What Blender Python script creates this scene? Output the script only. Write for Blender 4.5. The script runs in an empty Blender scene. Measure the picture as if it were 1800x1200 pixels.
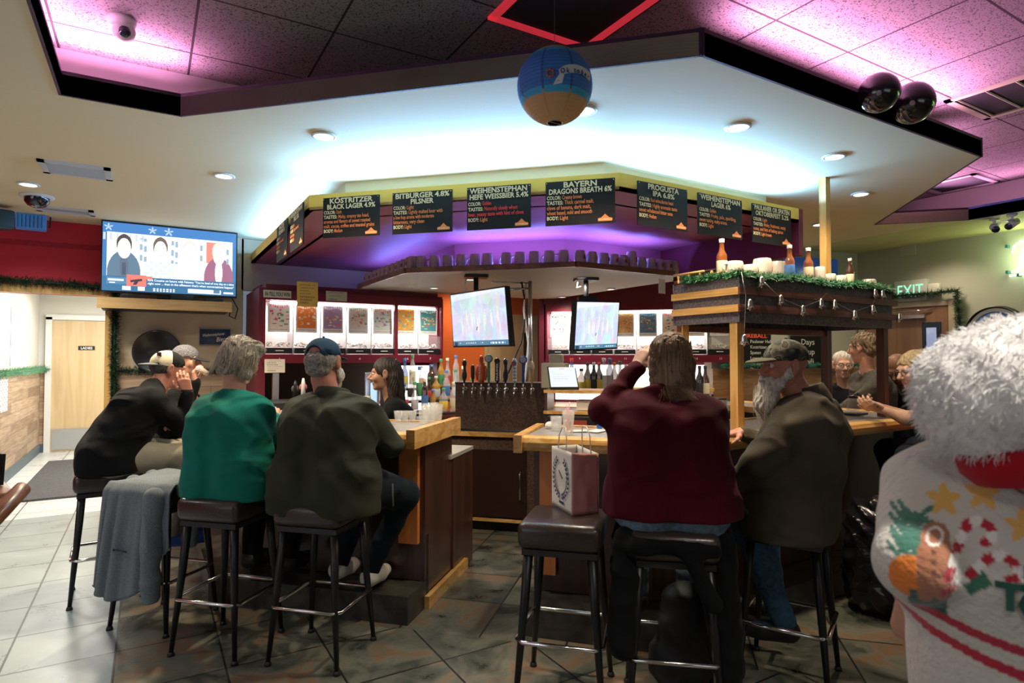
import bpy, bmesh, math, random
import numpy as np
from mathutils import Vector, Matrix, Euler, noise as mnoise
S = bpy.context.scene
COL = S.collection
PI = math.pi
rnd = random.Random(7)
# ---------------------------------------------------------------- camera, world, exposure
FPX, EYE, YAW = 1073.0, 1.47, math.radians(30.8)
PITCH = math.atan(28 / FPX)
cam = bpy.data.objects.new('camera', bpy.data.cameras.new('camera'))
COL.objects.link(cam); S.camera = cam
cam.location = (0, 0, EYE)
cam.rotation_euler = (PI/2 + PITCH, 0, -YAW)
cam.data.sensor_width = 36.0; cam.data.lens = FPX / 1800 * 36
cam.data.clip_start = 0.05
cam.data.dof.use_dof = True; cam.data.dof.focus_distance = 4.2; cam.data.dof.aperture_fstop = 4.0
W = bpy.data.worlds.new('world'); S.world = W; W.use_nodes = True
W.node_tree.nodes['Background'].inputs[0].default_value = (.5, .6, .8, 1)
W.node_tree.nodes['Background'].inputs[1].default_value = 0.25
S.view_settings.view_transform = 'Standard'; S.view_settings.look = 'None'
S.view_settings.gamma = 1; S.view_settings.exposure = 0.25
S.cycles.max_bounces = 6; S.cycles.diffuse_bounces = 3; S.cycles.glossy_bounces = 3
S.cycles.transmission_bounces = 6; S.cycles.transparent_max_bounces = 10
S.cycles.sample_clamp_indirect = 4.0; S.cycles.caustics_reflective = False; S.cycles.caustics_refractive = False

def light(kind, name, loc, power, color, size=.2, size_y=None, to=None, spot=None, blend=.6, spread=None):
    d = bpy.data.lights.new(name, kind); d.energy = power; d.color = color
    if kind == 'AREA':
        d.size = size
        if size_y: d.shape = 'RECTANGLE'; d.size_y = size_y
        if spread: d.spread = spread
    else: d.shadow_soft_size = size
    if kind == 'SPOT': d.spot_size = spot; d.spot_blend = blend
    o = bpy.data.objects.new(name, d); COL.objects.link(o); o.location = loc
    v = (Vector(to) - Vector(loc)) if to is not None else Vector((0, 0, -1))
    o.rotation_euler = v.to_track_quat('-Z', 'Y').to_euler()
    return o
ZS, ZT = 2.75, 3.12           # soffit and tile ceiling heights
WARM, COOL, MAG, PUR = (1, .80, .55), (.24, .54, 1), (1, .36, .70), (.17, .22, 1)
# recessed downlights of the soffit (the fittings are built further down): x, y, power
DOWN = []
# bright corridor behind the doorway; added side and rear fill, no windows built
light('AREA', 'corridor_light', (-.3, 9.4, 2.38), 105, (1, .97, .9), 1.6, 3.2)
light('AREA', 'daylight_fill', (-3.6, 1.6, 1.5), 22, (.75, .88, 1), 3.2, 1.6, to=(0, 2.6, .3))
light('AREA', 'rear_fill', (1.2, -3.8, 1.7), 12, (.95, .95, 1), 3.5, 1.3, to=(1.2, 3, 1.0))

# ---------------------------------------------------------------- photo geometry helper
_R = Vector((math.cos(YAW), -math.sin(YAW), 0)); _F0 = Vector((math.sin(YAW), math.cos(YAW), 0))
_F = _F0 * math.cos(PITCH) + Vector((0, 0, math.sin(PITCH))); _U = Vector((0, 0, math.cos(PITCH))) - _F0 * math.sin(PITCH)
CAMP = Vector((0, 0, EYE))
def ray(px, py): return _F + _R * ((px - 900) / FPX) - _U * ((py - 600) / FPX)
def hit(px, py, **k):
    r = ray(px, py)
    if 'z' in k: t = (k['z'] - EYE) / r.z
    elif 'X' in k: t = k['X'] / r.x
    elif 'Y' in k: t = k['Y'] / r.y
    elif 'D' in k: t = k['D'] / (r.x + r.y)      # plane X + Y = D
    elif 'd' in k: t = k['d']
    return CAMP + r * t
# ---------------------------------------------------------------- materials
MATS = {}
def nt(name):
    m = bpy.data.materials.new(name); m.use_nodes = True
    n = m.node_tree.nodes; return m, n, m.node_tree.links, n['Principled BSDF']
def M(name, col=(.5, .5, .5), rough=.6, metal=0, emit=0, ecol=None, spec=.5, trans=0, ior=1.45, var=0, vs=8, bump=0, bs=60, coat=0, sheen=0, alpha=1, stretch=None, col2=None, sss=0):
    if name in MATS: return MATS[name]
    m, n, l, b = nt(name); MATS[name] = m
    b.inputs['Base Color'].default_value = (*col, 1); b.inputs['Roughness'].default_value = rough
    b.inputs['Metallic'].default_value = metal; b.inputs['Specular IOR Level'].default_value = spec
    b.inputs['IOR'].default_value = ior
    if alpha < 1: b.inputs['Alpha'].default_value = alpha
    if trans: b.inputs['Transmission Weight'].default_value = trans
    if coat: b.inputs['Coat Weight'].default_value = coat; b.inputs['Coat Roughness'].default_value = .15
    if sheen: b.inputs['Sheen Weight'].default_value = sheen; b.inputs['Sheen Roughness'].default_value = .5
    if sss: b.inputs['Subsurface Weight'].default_value = sss; b.inputs['Subsurface Radius'].default_value = (.02, .008, .004)
    if emit:
        b.inputs['Emission Color'].default_value = (*(ecol or col), 1); b.inputs['Emission Strength'].default_value = emit
    if var or bump:
        tc = n.new('ShaderNodeTexCoord'); mp = n.new('ShaderNodeMapping'); l.new(tc.outputs['Object'], mp.inputs[0])
        if stretch: mp.inputs['Scale'].default_value = stretch
    if var:
        t = n.new('ShaderNodeTexNoise'); t.inputs['Scale'].default_value = vs; t.inputs['Detail'].default_value = 6
        l.new(mp.outputs[0], t.inputs[0])
        r = n.new('ShaderNodeValToRGB'); c2 = col2 or tuple(c * (1 - var) for c in col)
        r.color_ramp.elements[0].color = (*c2, 1); r.color_ramp.elements[1].color = (*[min(1, c * (1 + var * .35)) for c in col], 1)
        r.color_ramp.elements[0].position = .36; r.color_ramp.elements[1].position = .64
        l.new(t.outputs[0], r.inputs[0]); l.new(r.outputs[0], b.inputs['Base Color'])
    if bump:
        t = n.new('ShaderNodeTexNoise'); t.inputs['Scale'].default_value = bs; t.inputs['Detail'].default_value = 4
        l.new(mp.outputs[0], t.inputs[0]); bp = n.new('ShaderNodeBump'); bp.inputs['Strength'].default_value = bump
        bp.inputs['Distance'].default_value = .01
        l.new(t.outputs[0], bp.inputs['Height']); l.new(bp.outputs[0], b.inputs['Normal'])
    return m
def wood(name, c1, c2, axis='x', rough=.35, sc=1, coat=.3):
    if name in MATS: return MATS[name]
    m, n, l, b = nt(name); MATS[name] = m
    tc = n.new('ShaderNodeTexCoord'); mp = n.new('ShaderNodeMapping'); l.new(tc.outputs['Object'], mp.inputs[0])
    s = {'x': (1.2, 14, 22), 'y': (14, 1.2, 22), 'z': (18, 18, 1.2), 'd': (9, 9, 22)}[axis]
    mp.inputs['Scale'].default_value = [q * sc for q in s]
    if axis == 'd': mp.inputs['Rotation'].default_value = (0, 0, PI/4); mp.inputs['Scale'].default_value = (1.2*sc, 14*sc, 22*sc)
    w = n.new('ShaderNodeTexNoise'); w.inputs['Scale'].default_value = 1; w.inputs['Detail'].default_value = 8; w.inputs['Distortion'].default_value = .8
    l.new(mp.outputs[0], w.inputs[0])
    r = n.new('ShaderNodeValToRGB'); r.color_ramp.elements[0].color = (*c2, 1); r.color_ramp.elements[1].color = (*c1, 1)
    r.color_ramp.elements[0].position = .4; r.color_ramp.elements[1].position = .58
    l.new(w.outputs[0], r.inputs[0]); l.new(r.outputs[0], b.inputs['Base Color'])
    b.inputs['Roughness'].default_value = rough; b.inputs['Coat Weight'].default_value = coat; b.inputs['Coat Roughness'].default_value = .2
    return m
def vcmat(name, emit=0, rough=.5):
    """colours read from the mesh's own colour attribute (print or screen picture)"""
    if name in MATS: return MATS[name]
    m, n, l, b = nt(name); MATS[name] = m
    a = n.new('ShaderNodeVertexColor'); a.layer_name = 'Col'
    l.new(a.outputs[0], b.inputs['Base Color']); b.inputs['Roughness'].default_value = rough
    if emit:
        b.inputs['Base Color'].default_value = (0, 0, 0, 1)
        for k in list(b.inputs['Base Color'].links): l.remove(k)
        l.new(a.outputs[0], b.inputs['Emission Color']); b.inputs['Emission Strength'].default_value = emit
    return m
# ---------------------------------------------------------------- mesh builder
MW = {}
def mat44(loc, rz=0, rot=None):
    R = Euler(rot).to_matrix().to_4x4() if rot else Matrix.Rotation(rz, 4, 'Z')
    return Matrix.Translation(Vector(loc)) @ R
def tag(o, label=None, cat=None, group=None, kind=None):
    if label: o['label'] = label
    if cat: o['category'] = cat
    if group: o['group'] = group
    if kind: o['kind'] = kind
    return o
def thing(name, label, cat, loc=(0, 0, 0), rz=0, group=None, rot=None):
    o = bpy.data.objects.new(name, None); COL.objects.link(o); o.empty_display_size = .1
    o.matrix_world = mat44(loc, rz, rot); MW[o.name] = mat44(loc, rz, rot)
    return tag(o, label, cat, group)
def finish(me, name, mat, parent=None, world=False, loc=None, smooth=True):
    o = bpy.data.objects.new(name, me); COL.objects.link(o)
    if mat is not None:
        for m in (mat if isinstance(mat, (list, tuple)) else [mat]): me.materials.append(m)
    if parent is not None:
        if world:
            inv = MW[parent.name].inverted() if parent.name in MW else Matrix()
            me.transform(inv)
        o.parent = parent; MW[o.name] = MW.get(parent.name, Matrix())
    elif loc is not None:
        me.transform(Matrix.Translation(-Vector(loc))); o.location = loc; MW[o.name] = Matrix.Translation(Vector(loc))
    else: MW[o.name] = Matrix()
    return o
class MB:
    def __init__(s): s.bm = bmesh.new(); s.mi = 0
    def _add(s, vs, fs, smooth=False):
        bv = [s.bm.verts.new(v) for v in vs]
        for f in fs:
            try: q = s.bm.faces.new([bv[i] for i in f]); q.material_index = s.mi; q.smooth = smooth
            except ValueError: pass
        return bv
    def box(s, c, d, rz=0, rot=None, bev=0):
        R = Euler(rot).to_matrix() if rot else Matrix.Rotation(rz, 3, 'Z')
        x, y, z = [q / 2 for q in d]; c = Vector(c)
        if bev:
            b = bmesh.new(); bmesh.ops.create_cube(b, size=1)
            for v in b.verts: v.co = Vector((v.co.x * d[0], v.co.y * d[1], v.co.z * d[2]))
            bmesh.ops.bevel(b, geom=b.edges[:] , offset=bev, segments=3, affect='EDGES', profile=.5)
            b.verts.index_update()
            s._add([c + R @ v.co for v in b.verts], [[v.index for v in f.verts] for f in b.faces], True); b.free(); return s
        P = [c + R @ Vector((a * x, b_ * y, e * z)) for a in (-1, 1) for b_ in (-1, 1) for e in (-1, 1)]
        s._add(P, [(0, 1, 3, 2), (4, 6, 7, 5), (0, 4, 5, 1), (2, 3, 7, 6), (0, 2, 6, 4), (1, 5, 7, 3)]); return s
    def prism(s, poly, z0, z1):
        n = len(poly)
        P = [Vector((p[0], p[1], z0)) for p in poly] + [Vector((p[0], p[1], z1)) for p in poly]
        s._add(P, [list(range(n))[::-1], list(range(n, 2*n))] + [(i, (i+1) % n, n + (i+1) % n, n + i) for i in range(n)]); return s
    def quad(s, a, b, c, d): s._add([Vector(q) for q in (a, b, c, d)], [(0, 1, 2, 3)]); return s
    def slab(s, a, b, c, d, t):
        """panel from four corners with thickness t along its back normal"""
        a, b, c, d = [Vector(q) for q in (a, b, c, d)]; n = (b - a).cross(d - a).normalized() * t
        s._add([a, b, c, d, a - n, b - n, c - n, d - n], [(0, 1, 2, 3), (7, 6, 5, 4), (0, 4, 5, 1), (1, 5, 6, 2), (2, 6, 7, 3), (3, 7, 4, 0)]); return s
    def tube(s, pts, r, n=8, cap=True):
        pts = [Vector(p) for p in pts]; rr = r if isinstance(r, (list, tuple)) else [r] * len(pts)
        rings = []; up = None
        for i, p in enumerate(pts):
            t = (pts[min(i+1, len(pts)-1)] - pts[max(i-1, 0)])
            if t.length < 1e-9: t = Vector((0, 0, 1))
            t.normalize()
            if up is None: up = t.orthogonal().normalized()
            else:
                up = up - t * up.dot(t)
                up = up.normalized() if up.length > 1e-6 else t.orthogonal().normalized()
            w = t.cross(up)
            rings.append([p + (up * math.cos(2*PI*k/n) + w * math.sin(2*PI*k/n)) * rr[i] for k in range(n)])
        V = [v for q in rings for v in q]; Fc = []
        for i in range(len(pts) - 1):
            for k in range(n): Fc.append((i*n+k, i*n+(k+1) % n, (i+1)*n+(k+1) % n, (i+1)*n+k))
        if cap: Fc += [tuple(range(n))[::-1], tuple(range((len(pts)-1)*n, len(pts)*n))]
        s._add(V, Fc, True); return s
    def lathe(s, prof, c=(0, 0, 0), n=20, axis=None, caps=False):
        """prof: (radius, height) pairs"""
        R = Vector(axis).to_track_quat('Z', 'Y').to_matrix() if axis is not None else Matrix.Identity(3); c = Vector(c)
        V = [c + R @ Vector((r * math.cos(2*PI*k/n), r * math.sin(2*PI*k/n), z)) for r, z in prof for k in range(n)]
        Fc = [(i*n+k, i*n+(k+1) % n, (i+1)*n+(k+1) % n, (i+1)*n+k) for i in range(len(prof)-1) for k in range(n)]
        if caps: Fc += [tuple(range(n))[::-1], tuple(range((len(prof)-1)*n, len(prof)*n))]
        s._add(V, Fc, True); return s
    def ball(s, c, r, n=12, sc=(1, 1, 1), m=None):
        c = Vector(c); m = m or max(6, n // 2 + 1); P = []
        for j in range(m + 1):
            a = PI * j / m
            for k in range(n): P.append(c + Vector((r*sc[0]*math.sin(a)*math.cos(2*PI*k/n), r*sc[1]*math.sin(a)*math.sin(2*PI*k/n), -r*sc[2]*math.cos(a))))
        s._add(P, [(j*n+k, j*n+(k+1) % n, (j+1)*n+(k+1) % n, (j+1)*n+k) for j in range(m) for k in range(n)], True); return s
    def build(s, name, mat, parent=None, world=False, loc=None, smooth_angle=None):
        bmesh.ops.remove_doubles(s.bm, verts=s.bm.verts, dist=1e-6)
        me = bpy.data.meshes.new(name); s.bm.to_mesh(me); s.bm.free()
        return finish(me, name, mat, parent, world, loc)
def struct(name, mb, mat): return tag(mb.build(name, mat), kind='structure')
def lerp(a, b, t): return a + (b - a) * t
def lettering(body, mat, parent, origin, xdir, ydir, size, width=None, align='LEFT', bold=.0, depth=.0006, name='lettering', sx=1, shear=0):
    """real lettering as mesh; origin, xdir, ydir in world space"""
    cu = bpy.data.curves.new('t', 'FONT'); cu.body = body; cu.size = size; cu.align_x = align; cu.offset = bold * size
    cu.extrude = depth / 2; cu.resolution_u = 2; cu.shear = shear; cu.space_line = .95
    to = bpy.data.objects.new('t', cu); COL.objects.link(to)
    bpy.context.view_layer.update()
    me = bpy.data.meshes.new_from_object(to.evaluated_get(bpy.context.evaluated_depsgraph_get()))
    bpy.data.objects.remove(to); bpy.data.curves.remove(cu)
    xs = [v.co.x for v in me.vertices]
    if xs and width:
        sx = sx * width / max(1e-6, (max(xs) - min(xs)))
    x = Vector(xdir).normalized(); y = Vector(ydir).normalized(); z = x.cross(y)
    m = Matrix((( *x, 0), (*y, 0), (*z, 0), (0, 0, 0, 1))).transposed()
    me.transform(Matrix.Translation(Vector(origin)) @ m @ Matrix.Diagonal((sx, 1, 1, 1)))
    me.name = name
    return finish(me, name, mat, parent, True)
def painted(name, mat, parent, a, b, d, nx, ny, fn, thick=0):
    """print on a flat surface: corner a, edge a->b (u), edge a->d (v); fn(U, V) gives rgb arrays"""
    a, b, d = Vector(a), Vector(b), Vector(d)
    U, V = np.meshgrid((np.arange(nx) + .5) / nx, (np.arange(ny) + .5) / ny)
    rgb = fn(U, V); ub = (b - a); vb = (d - a); n = ub.cross(vb).normalized() * thick
    vs = [tuple(a + ub * (i / nx) + vb * (j / ny)) for j in range(ny + 1) for i in range(nx + 1)]
    fs = [(j*(nx+1)+i, j*(nx+1)+i+1, (j+1)*(nx+1)+i+1, (j+1)*(nx+1)+i) for j in range(ny) for i in range(nx)]
    me = bpy.data.meshes.new(name)
    if thick:
        k = len(vs); vs += [tuple(q - n) for q in (a, b, b + vb, d)]
        c0, c1, c2, c3 = 0, nx, (ny+1)*(nx+1)-1, ny*(nx+1)
        fs += [(k+3, k+2, k+1, k)]
    me.from_pydata(vs, [], fs)
    ca = me.color_attributes.new('Col', 'FLOAT_COLOR', 'CORNER')
    flat = np.ones((len(me.loops), 4), dtype=np.float32); flat[:, :3] = .8
    flat[:nx*ny*4, :3] = np.repeat(rgb.reshape(-1, 3), 4, axis=0)
    ca.data.foreach_set('color', flat.ravel())
    return finish(me, name, mat, parent, True)
def rgbfill(U, c): return np.ones(U.shape + (3,)) * np.array(c, dtype=float)
def dup(root, loc=None, rz=None, label=None, group=None, M44=None):
    r = root.copy(); COL.objects.link(r)
    m = M44 if M44 is not None else mat44(loc, rz or 0)
    r.matrix_world = m; MW[r.name] = m
    if label: r['label'] = label
    if group: r['group'] = group
    for ch in list(root.children):
        c = ch.copy(); COL.objects.link(c); c.parent = r
        for g in list(ch.children):
            d = g.copy(); COL.objects.link(d); d.parent = c
    return r
# ---------------------------------------------------------------- smooth implicit bodies
def sdf(prims, res=.01, k=.03, wr=0, wf=1.0, clip=None, sub=None, seed=0, strand=0):
    """prims: ('c',a,b,r0,r1[,k]) tapered limb or ('e',c,(rx,ry,rz)[,rot[,k]]) ellipsoid -> verts, quads"""
    lo = np.full(3, 1e9); hi = -lo
    for p in prims:
        if p[0] == 'c':
            A, B = np.array(p[1], float), np.array(p[2], float); r = max(p[3], p[4])
            lo = np.minimum(lo, np.minimum(A, B) - r); hi = np.maximum(hi, np.maximum(A, B) + r)
        else:
            C = np.array(p[1], float); r = max(p[2]); lo = np.minimum(lo, C - r); hi = np.maximum(hi, C + r)
    pad = 3 * res + k * .35 + abs(wr); lo -= pad; hi += pad
    n = np.ceil((hi - lo) / res).astype(int) + 1
    ax = [lo[i] + res * np.arange(n[i]) for i in range(3)]
    G = np.full(n, 1.0, dtype=np.float32)
    def doprim(p, G, op):
        kk = k
        if p[0] == 'c':
            A, B = np.array(p[1], float), np.array(p[2], float); r = max(p[3], p[4]); l0 = np.minimum(A, B) - r; h0 = np.maximum(A, B) + r
            if len(p) > 5: kk = p[5]
        else:
            C = np.array(p[1], float); r = max(p[2]); l0 = C - r; h0 = C + r
            if len(p) > 4: kk = p[4]
        m = kk + 3 * res + abs(wr)
        i0 = np.maximum(0, ((l0 - m - lo) / res).astype(int)); i1 = np.minimum(n, ((h0 + m - lo) / res).astype(int) + 2)
        sl = tuple(slice(a, b) for a, b in zip(i0, i1))
        X, Y, Z = np.meshgrid(*[ax[i][sl[i]] for i in range(3)], indexing='ij', sparse=True)
        if p[0] == 'c':
            ba = B - A; L = max(1e-9, ba @ ba)
            h = np.clip(((X-A[0])*ba[0] + (Y-A[1])*ba[1] + (Z-A[2])*ba[2]) / L, 0, 1)
            d = np.sqrt((X-A[0]-h*ba[0])**2 + (Y-A[1]-h*ba[1])**2 + (Z-A[2]-h*ba[2])**2) - (p[3] + (p[4]-p[3])*h)
        else:
            x, y, z = X-C[0], Y-C[1], Z-C[2]; R3 = p[2]
            if len(p) > 3 and p[3] is not None:
                Q = np.array(Euler(p[3]).to_matrix() if not isinstance(p[3], Matrix) else p[3]).T
                x, y, z = Q[0,0]*x+Q[0,1]*y+Q[0,2]*z, Q[1,0]*x+Q[1,1]*y+Q[1,2]*z, Q[2,0]*x+Q[2,1]*y+Q[2,2]*z
            k0 = np.sqrt((x/R3[0])**2 + (y/R3[1])**2 + (z/R3[2])**2); k1 = np.sqrt((x/R3[0]**2)**2 + (y/R3[1]**2)**2 + (z/R3[2]**2)**2)
            d = k0 * (k0 - 1) / np.maximum(k1, 1e-6)
        g = G[sl]
        if op == 'u':
            h = np.maximum(kk - np.abs(g - d), 0) / kk; G[sl] = np.minimum(g, d) - h*h*kk*.25
        else:
            kk = min(kk, .01); h = np.maximum(kk - np.abs(g + d), 0) / kk; G[sl] = np.maximum(g, -d) + h*h*kk*.25
    for p in prims: doprim(p, G, 'u')
    for p in (sub or []): doprim(p, G, 's')
    if wr or clip or strand: X, Y, Z = np.meshgrid(*ax, indexing='ij', sparse=True)
    if wr:
        q = seed * 1.7; f = wf
        w = np.sin(31*f*Z + 9*f*X + 2.2*np.sin(13*f*X + 7*f*Y + q) + q) * np.sin(11*f*Y + 17*f*X + 1.5*np.sin(19*f*Z + q))
        w = w + .6*np.sin(47*f*(Z*.6+X) + 3*np.sin(9*f*Y+q*2+5*f*Z)) * np.sin(14*f*Z + 9*f*Y + q)
        ridge = 1 - np.abs(np.sin(12*f*Z + 15*f*X*np.cos(q) + 12*f*Y*np.sin(q) + 2.4*np.sin(7*f*X + 9*f*Z + q) + 1.6*np.sin(10*f*Y)))**.6
        G -= (wr * (.55*w + 1.1*ridge - .4)).astype(np.float32)
    if strand:
        q = seed * 2.1
        a = np.arctan2(Y, X + 1e-6)
        G -= (strand * (np.sin(34*a + 5*np.sin(9*Z*3+q) + q) + .7*np.sin(71*a + 3*np.sin(31*Z+q)) + .8*np.sin(60*Z+9*a+q))).astype(np.float32)
    if clip:
        for (pt, nn) in clip:                                    # keep the side the normal points away from
            pt = np.array(pt, float); nn = np.array(nn, float); nn /= np.linalg.norm(nn)
            G = np.maximum(G, ((X-pt[0])*nn[0] + (Y-pt[1])*nn[1] + (Z-pt[2])*nn[2]).astype(np.float32))
    # surface nets
    Sg = G < 0
    cn = [slice(0, -1), slice(1, None)]
    cnt = np.zeros(n - 1, np.float32); ac = np.zeros(tuple(n - 1) + (3,), np.float32)
    offs = [(i, j, l) for i in (0, 1) for j in (0, 1) for l in (0, 1)]
    for axis in range(3):
        for o in offs:
            if o[axis]: continue
            o2 = list(o); o2[axis] = 1
            a = G[cn[o[0]], cn[o[1]], cn[o[2]]]; b = G[cn[o2[0]], cn[o2[1]], cn[o2[2]]]
            cr = (a < 0) != (b < 0)
            t = np.where(cr, a / np.where(np.abs(a - b) < 1e-9, 1, a - b), 0)
            for c in range(3): ac[..., c] += np.where(cr, (t if c == axis else o[c]), 0)
            cnt += cr
    act = cnt > 0; idx = -np.ones(n - 1, np.int64); N = int(act.sum()); idx[act] = np.arange(N)
    cell = np.argwhere(act); V = (cell + ac[act] / cnt[act][:, None]) * res + lo
    Q = []
    for axis in range(3):
        s0 = [slice(1, -1)] * 3; s0[axis] = slice(0, -1); s1 = list(s0); s1[axis] = slice(1, None)
        a = Sg[tuple(s0)]; b = Sg[tuple(s1)]; w = np.argwhere(a != b)
        if not len(w): continue
        base = w.copy(); 
        for c in range(3):
            if c != axis: base[:, c] += 1
        flip = a[tuple(w.T)]
        u, v = [(1, 2), (2, 0), (0, 1)][axis]
        def at(du, dv):
            q = base.copy(); q[:, u] -= du; q[:, v] -= dv; return idx[tuple(q.T)]
        quad = np.stack([at(1, 1), at(0, 1), at(0, 0), at(1, 0)], 1)
        quad[~flip] = quad[~flip][:, ::-1]
        Q.append(quad)
    Q = np.concatenate(Q); Q = Q[(Q >= 0).all(1)]
    return V, Q
def sdfmesh(parts, name, mats, parent=None, world=False, loc=None, colfn=None):
    """parts: list of (verts, quads, material index)"""
    VV, QQ, MI = [], [], []; off = 0
    for v, q, mi in parts:
        VV.append(v); QQ.append(q + off); off += len(v); MI.append(np.full(len(q), mi))
    V = np.concatenate(VV); Q = np.concatenate(QQ); MI = np.concatenate(MI)
    me = bpy.data.meshes.new(name); me.vertices.add(len(V)); me.vertices.foreach_set('co', V.astype(np.float32).ravel())
    me.loops.add(len(Q) * 4); me.loops.foreach_set('vertex_index', Q.astype(np.int32).ravel())
    me.polygons.add(len(Q)); me.polygons.foreach_set('loop_start', np.arange(len(Q), dtype=np.int32) * 4)
    me.polygons.foreach_set('material_index', MI.astype(np.int32)); me.polygons.foreach_set('use_smooth', np.ones(len(Q), bool))
    me.update(); me.validate()
    if colfn is not None:
        ca = me.color_attributes.new('Col', 'FLOAT_COLOR', 'POINT'); c = np.ones((len(V), 4), np.float32); c[:, :3] = colfn(V)
        ca.data.foreach_set('color', c.ravel())
    return finish(me, name, mats, parent, world, loc)
# ================================================================ ROOM SHELL
def floor_mat():
    m, n, l, b = nt('floor_tiles')
    g = n.new('ShaderNodeNewGeometry')
    def math_(op, a, bb=None):
        q = n.new('ShaderNodeMath'); q.operation = op
        for i, v in enumerate((a, bb)):
            if v is None: continue
            if isinstance(v, (int, float)): q.inputs[i].default_value = v
            else: l.new(v, q.inputs[i])
        return q.outputs[0]
    sp = n.new('ShaderNodeSeparateXYZ'); l.new(g.outputs['Position'], sp.inputs[0]); X, Y = sp.outputs[0], sp.outputs[1]
    def bricks(off, rot, size, mort):
        mp = n.new('ShaderNodeMapping'); mp.vector_type = 'POINT'; l.new(g.outputs['Position'], mp.inputs[0])
        mp.inputs['Rotation'].default_value = (0, 0, rot); mp.inputs['Location'].default_value = (off[0], off[1], 0)
        t = n.new('ShaderNodeTexBrick'); t.offset = 0; t.squash = 1; l.new(mp.outputs[0], t.inputs[0])
        t.inputs['Scale'].default_value = 1; t.inputs['Mortar Size'].default_value = mort; t.inputs['Mortar Smooth'].default_value = .1
        t.inputs['Brick Width'].default_value = size; t.inputs['Row Height'].default_value = size
        t.inputs['Color1'].default_value = (.25, .25, .25, 1); t.inputs['Color2'].default_value = (.75, .75, .75, 1); t.inputs['Mortar'].default_value = (0, 0, 0, 1)
        return t.outputs['Color'], t.outputs['Fac']
    A = bricks((.12, -.01), 0, .457, .0055); D = bricks((.05, .1), PI/4, .457, .0055)
    diag = math_('GREATER_THAN', math_('ADD', X, Y), 4.39)
    left = math_('LESS_THAN', X, -.12); hall = math_('GREATER_THAN', Y, 7.1)
    def mix(f, a, c):
        q = n.new('ShaderNodeMix'); q.data_type = 'RGBA'; l.new(f, q.inputs[0]) if not isinstance(f, (int, float)) else None
        for i, v in ((6, a), (7, c)):
            if isinstance(v, tuple): q.inputs[i].default_value = v
            else: l.new(v, q.inputs[i])
        return q.outputs[2]
    # diagonal tiles only behind the bar line and right of the pale field
    dz = math_('MULTIPLY', diag, math_('SUBTRACT', 1, left))
    tv = mix(dz, A[0], D[0]); mf = math_('ADD', math_('MULTIPLY', dz, D[1]), math_('MULTIPLY', math_('SUBTRACT', 1, dz), A[1]))
    nz = n.new('ShaderNodeTexNoise'); nz.inputs['Scale'].default_value = 3.2; nz.inputs['Detail'].default_value = 9; nz.inputs['Roughness'].default_value = .65; nz.inputs['Distortion'].default_value = .6
    vv = n.new('ShaderNodeVectorMath'); vv.operation = 'ADD'; l.new(g.outputs['Position'], vv.inputs[0])
    sc = n.new('ShaderNodeVectorMath'); sc.operation = 'SCALE'; l.new(tv, sc.inputs[0]); sc.inputs[3].default_value = 17; l.new(sc.outputs[0], vv.inputs[1])
    l.new(vv.outputs[0], nz.inputs[0])
    r = n.new('ShaderNodeValToRGB'); e = r.color_ramp.elements
    e[0].position = .33; e[0].color = (.018, .023, .019, 1); e[1].position = .70; e[1].color = (.30, .28, .21, 1)
    for p_, c_ in ((.40, (.055, .062, .05, 1)), (.48, (.11, .115, .09, 1)), (.54, (.155, .155, .12, 1)), (.60, (.19, .11, .06, 1)), (.66, (.12, .13, .105, 1))):
        q = r.color_ramp.elements.new(p_); q.color = c_
    l.new(nz.outputs[0], r.inputs[0])
    r2 = n.new('ShaderNodeValToRGB'); e = r2.color_ramp.elements
    e[0].position = .3; e[0].color = (.23, .29, .31, 1); e[1].position = .7; e[1].color = (.36, .42, .43, 1); l.new(nz.outputs[0], r2.inputs[0])
    r3 = n.new('ShaderNodeValToRGB'); r3.color_ramp.elements[0].color = (.62, .64, .62, 1); r3.color_ramp.elements[1].color = (.72, .74, .72, 1); l.new(nz.outputs[0], r3.inputs[0])
    c = mix(left, r.outputs[0], r2.outputs[0]); c = mix(hall, c, r3.outputs[0])
    seam = math_('LESS_THAN', math_('ABSOLUTE', math_('ADD', X, .12)), .006)
    mort = mix(left, (.02, .02, .018, 1), (.07, .075, .075, 1))
    c = mix(mf, c, mort); l.new(c, b.inputs['Base Color'])
    rg = math_('ADD', math_('MULTIPLY', nz.outputs[0], .3), .16); l.new(rg, b.inputs['Roughness'])
    bp = n.new('ShaderNodeBump'); bp.inputs['Strength'].default_value = .35; bp.inputs['Distance'].default_value = .004
    l.new(math_('SUBTRACT', nz.outputs[0], math_('MULTIPLY', mf, .8)), bp.inputs['Height']); l.new(bp.outputs[0], b.inputs['Normal'])
    return m
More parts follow.
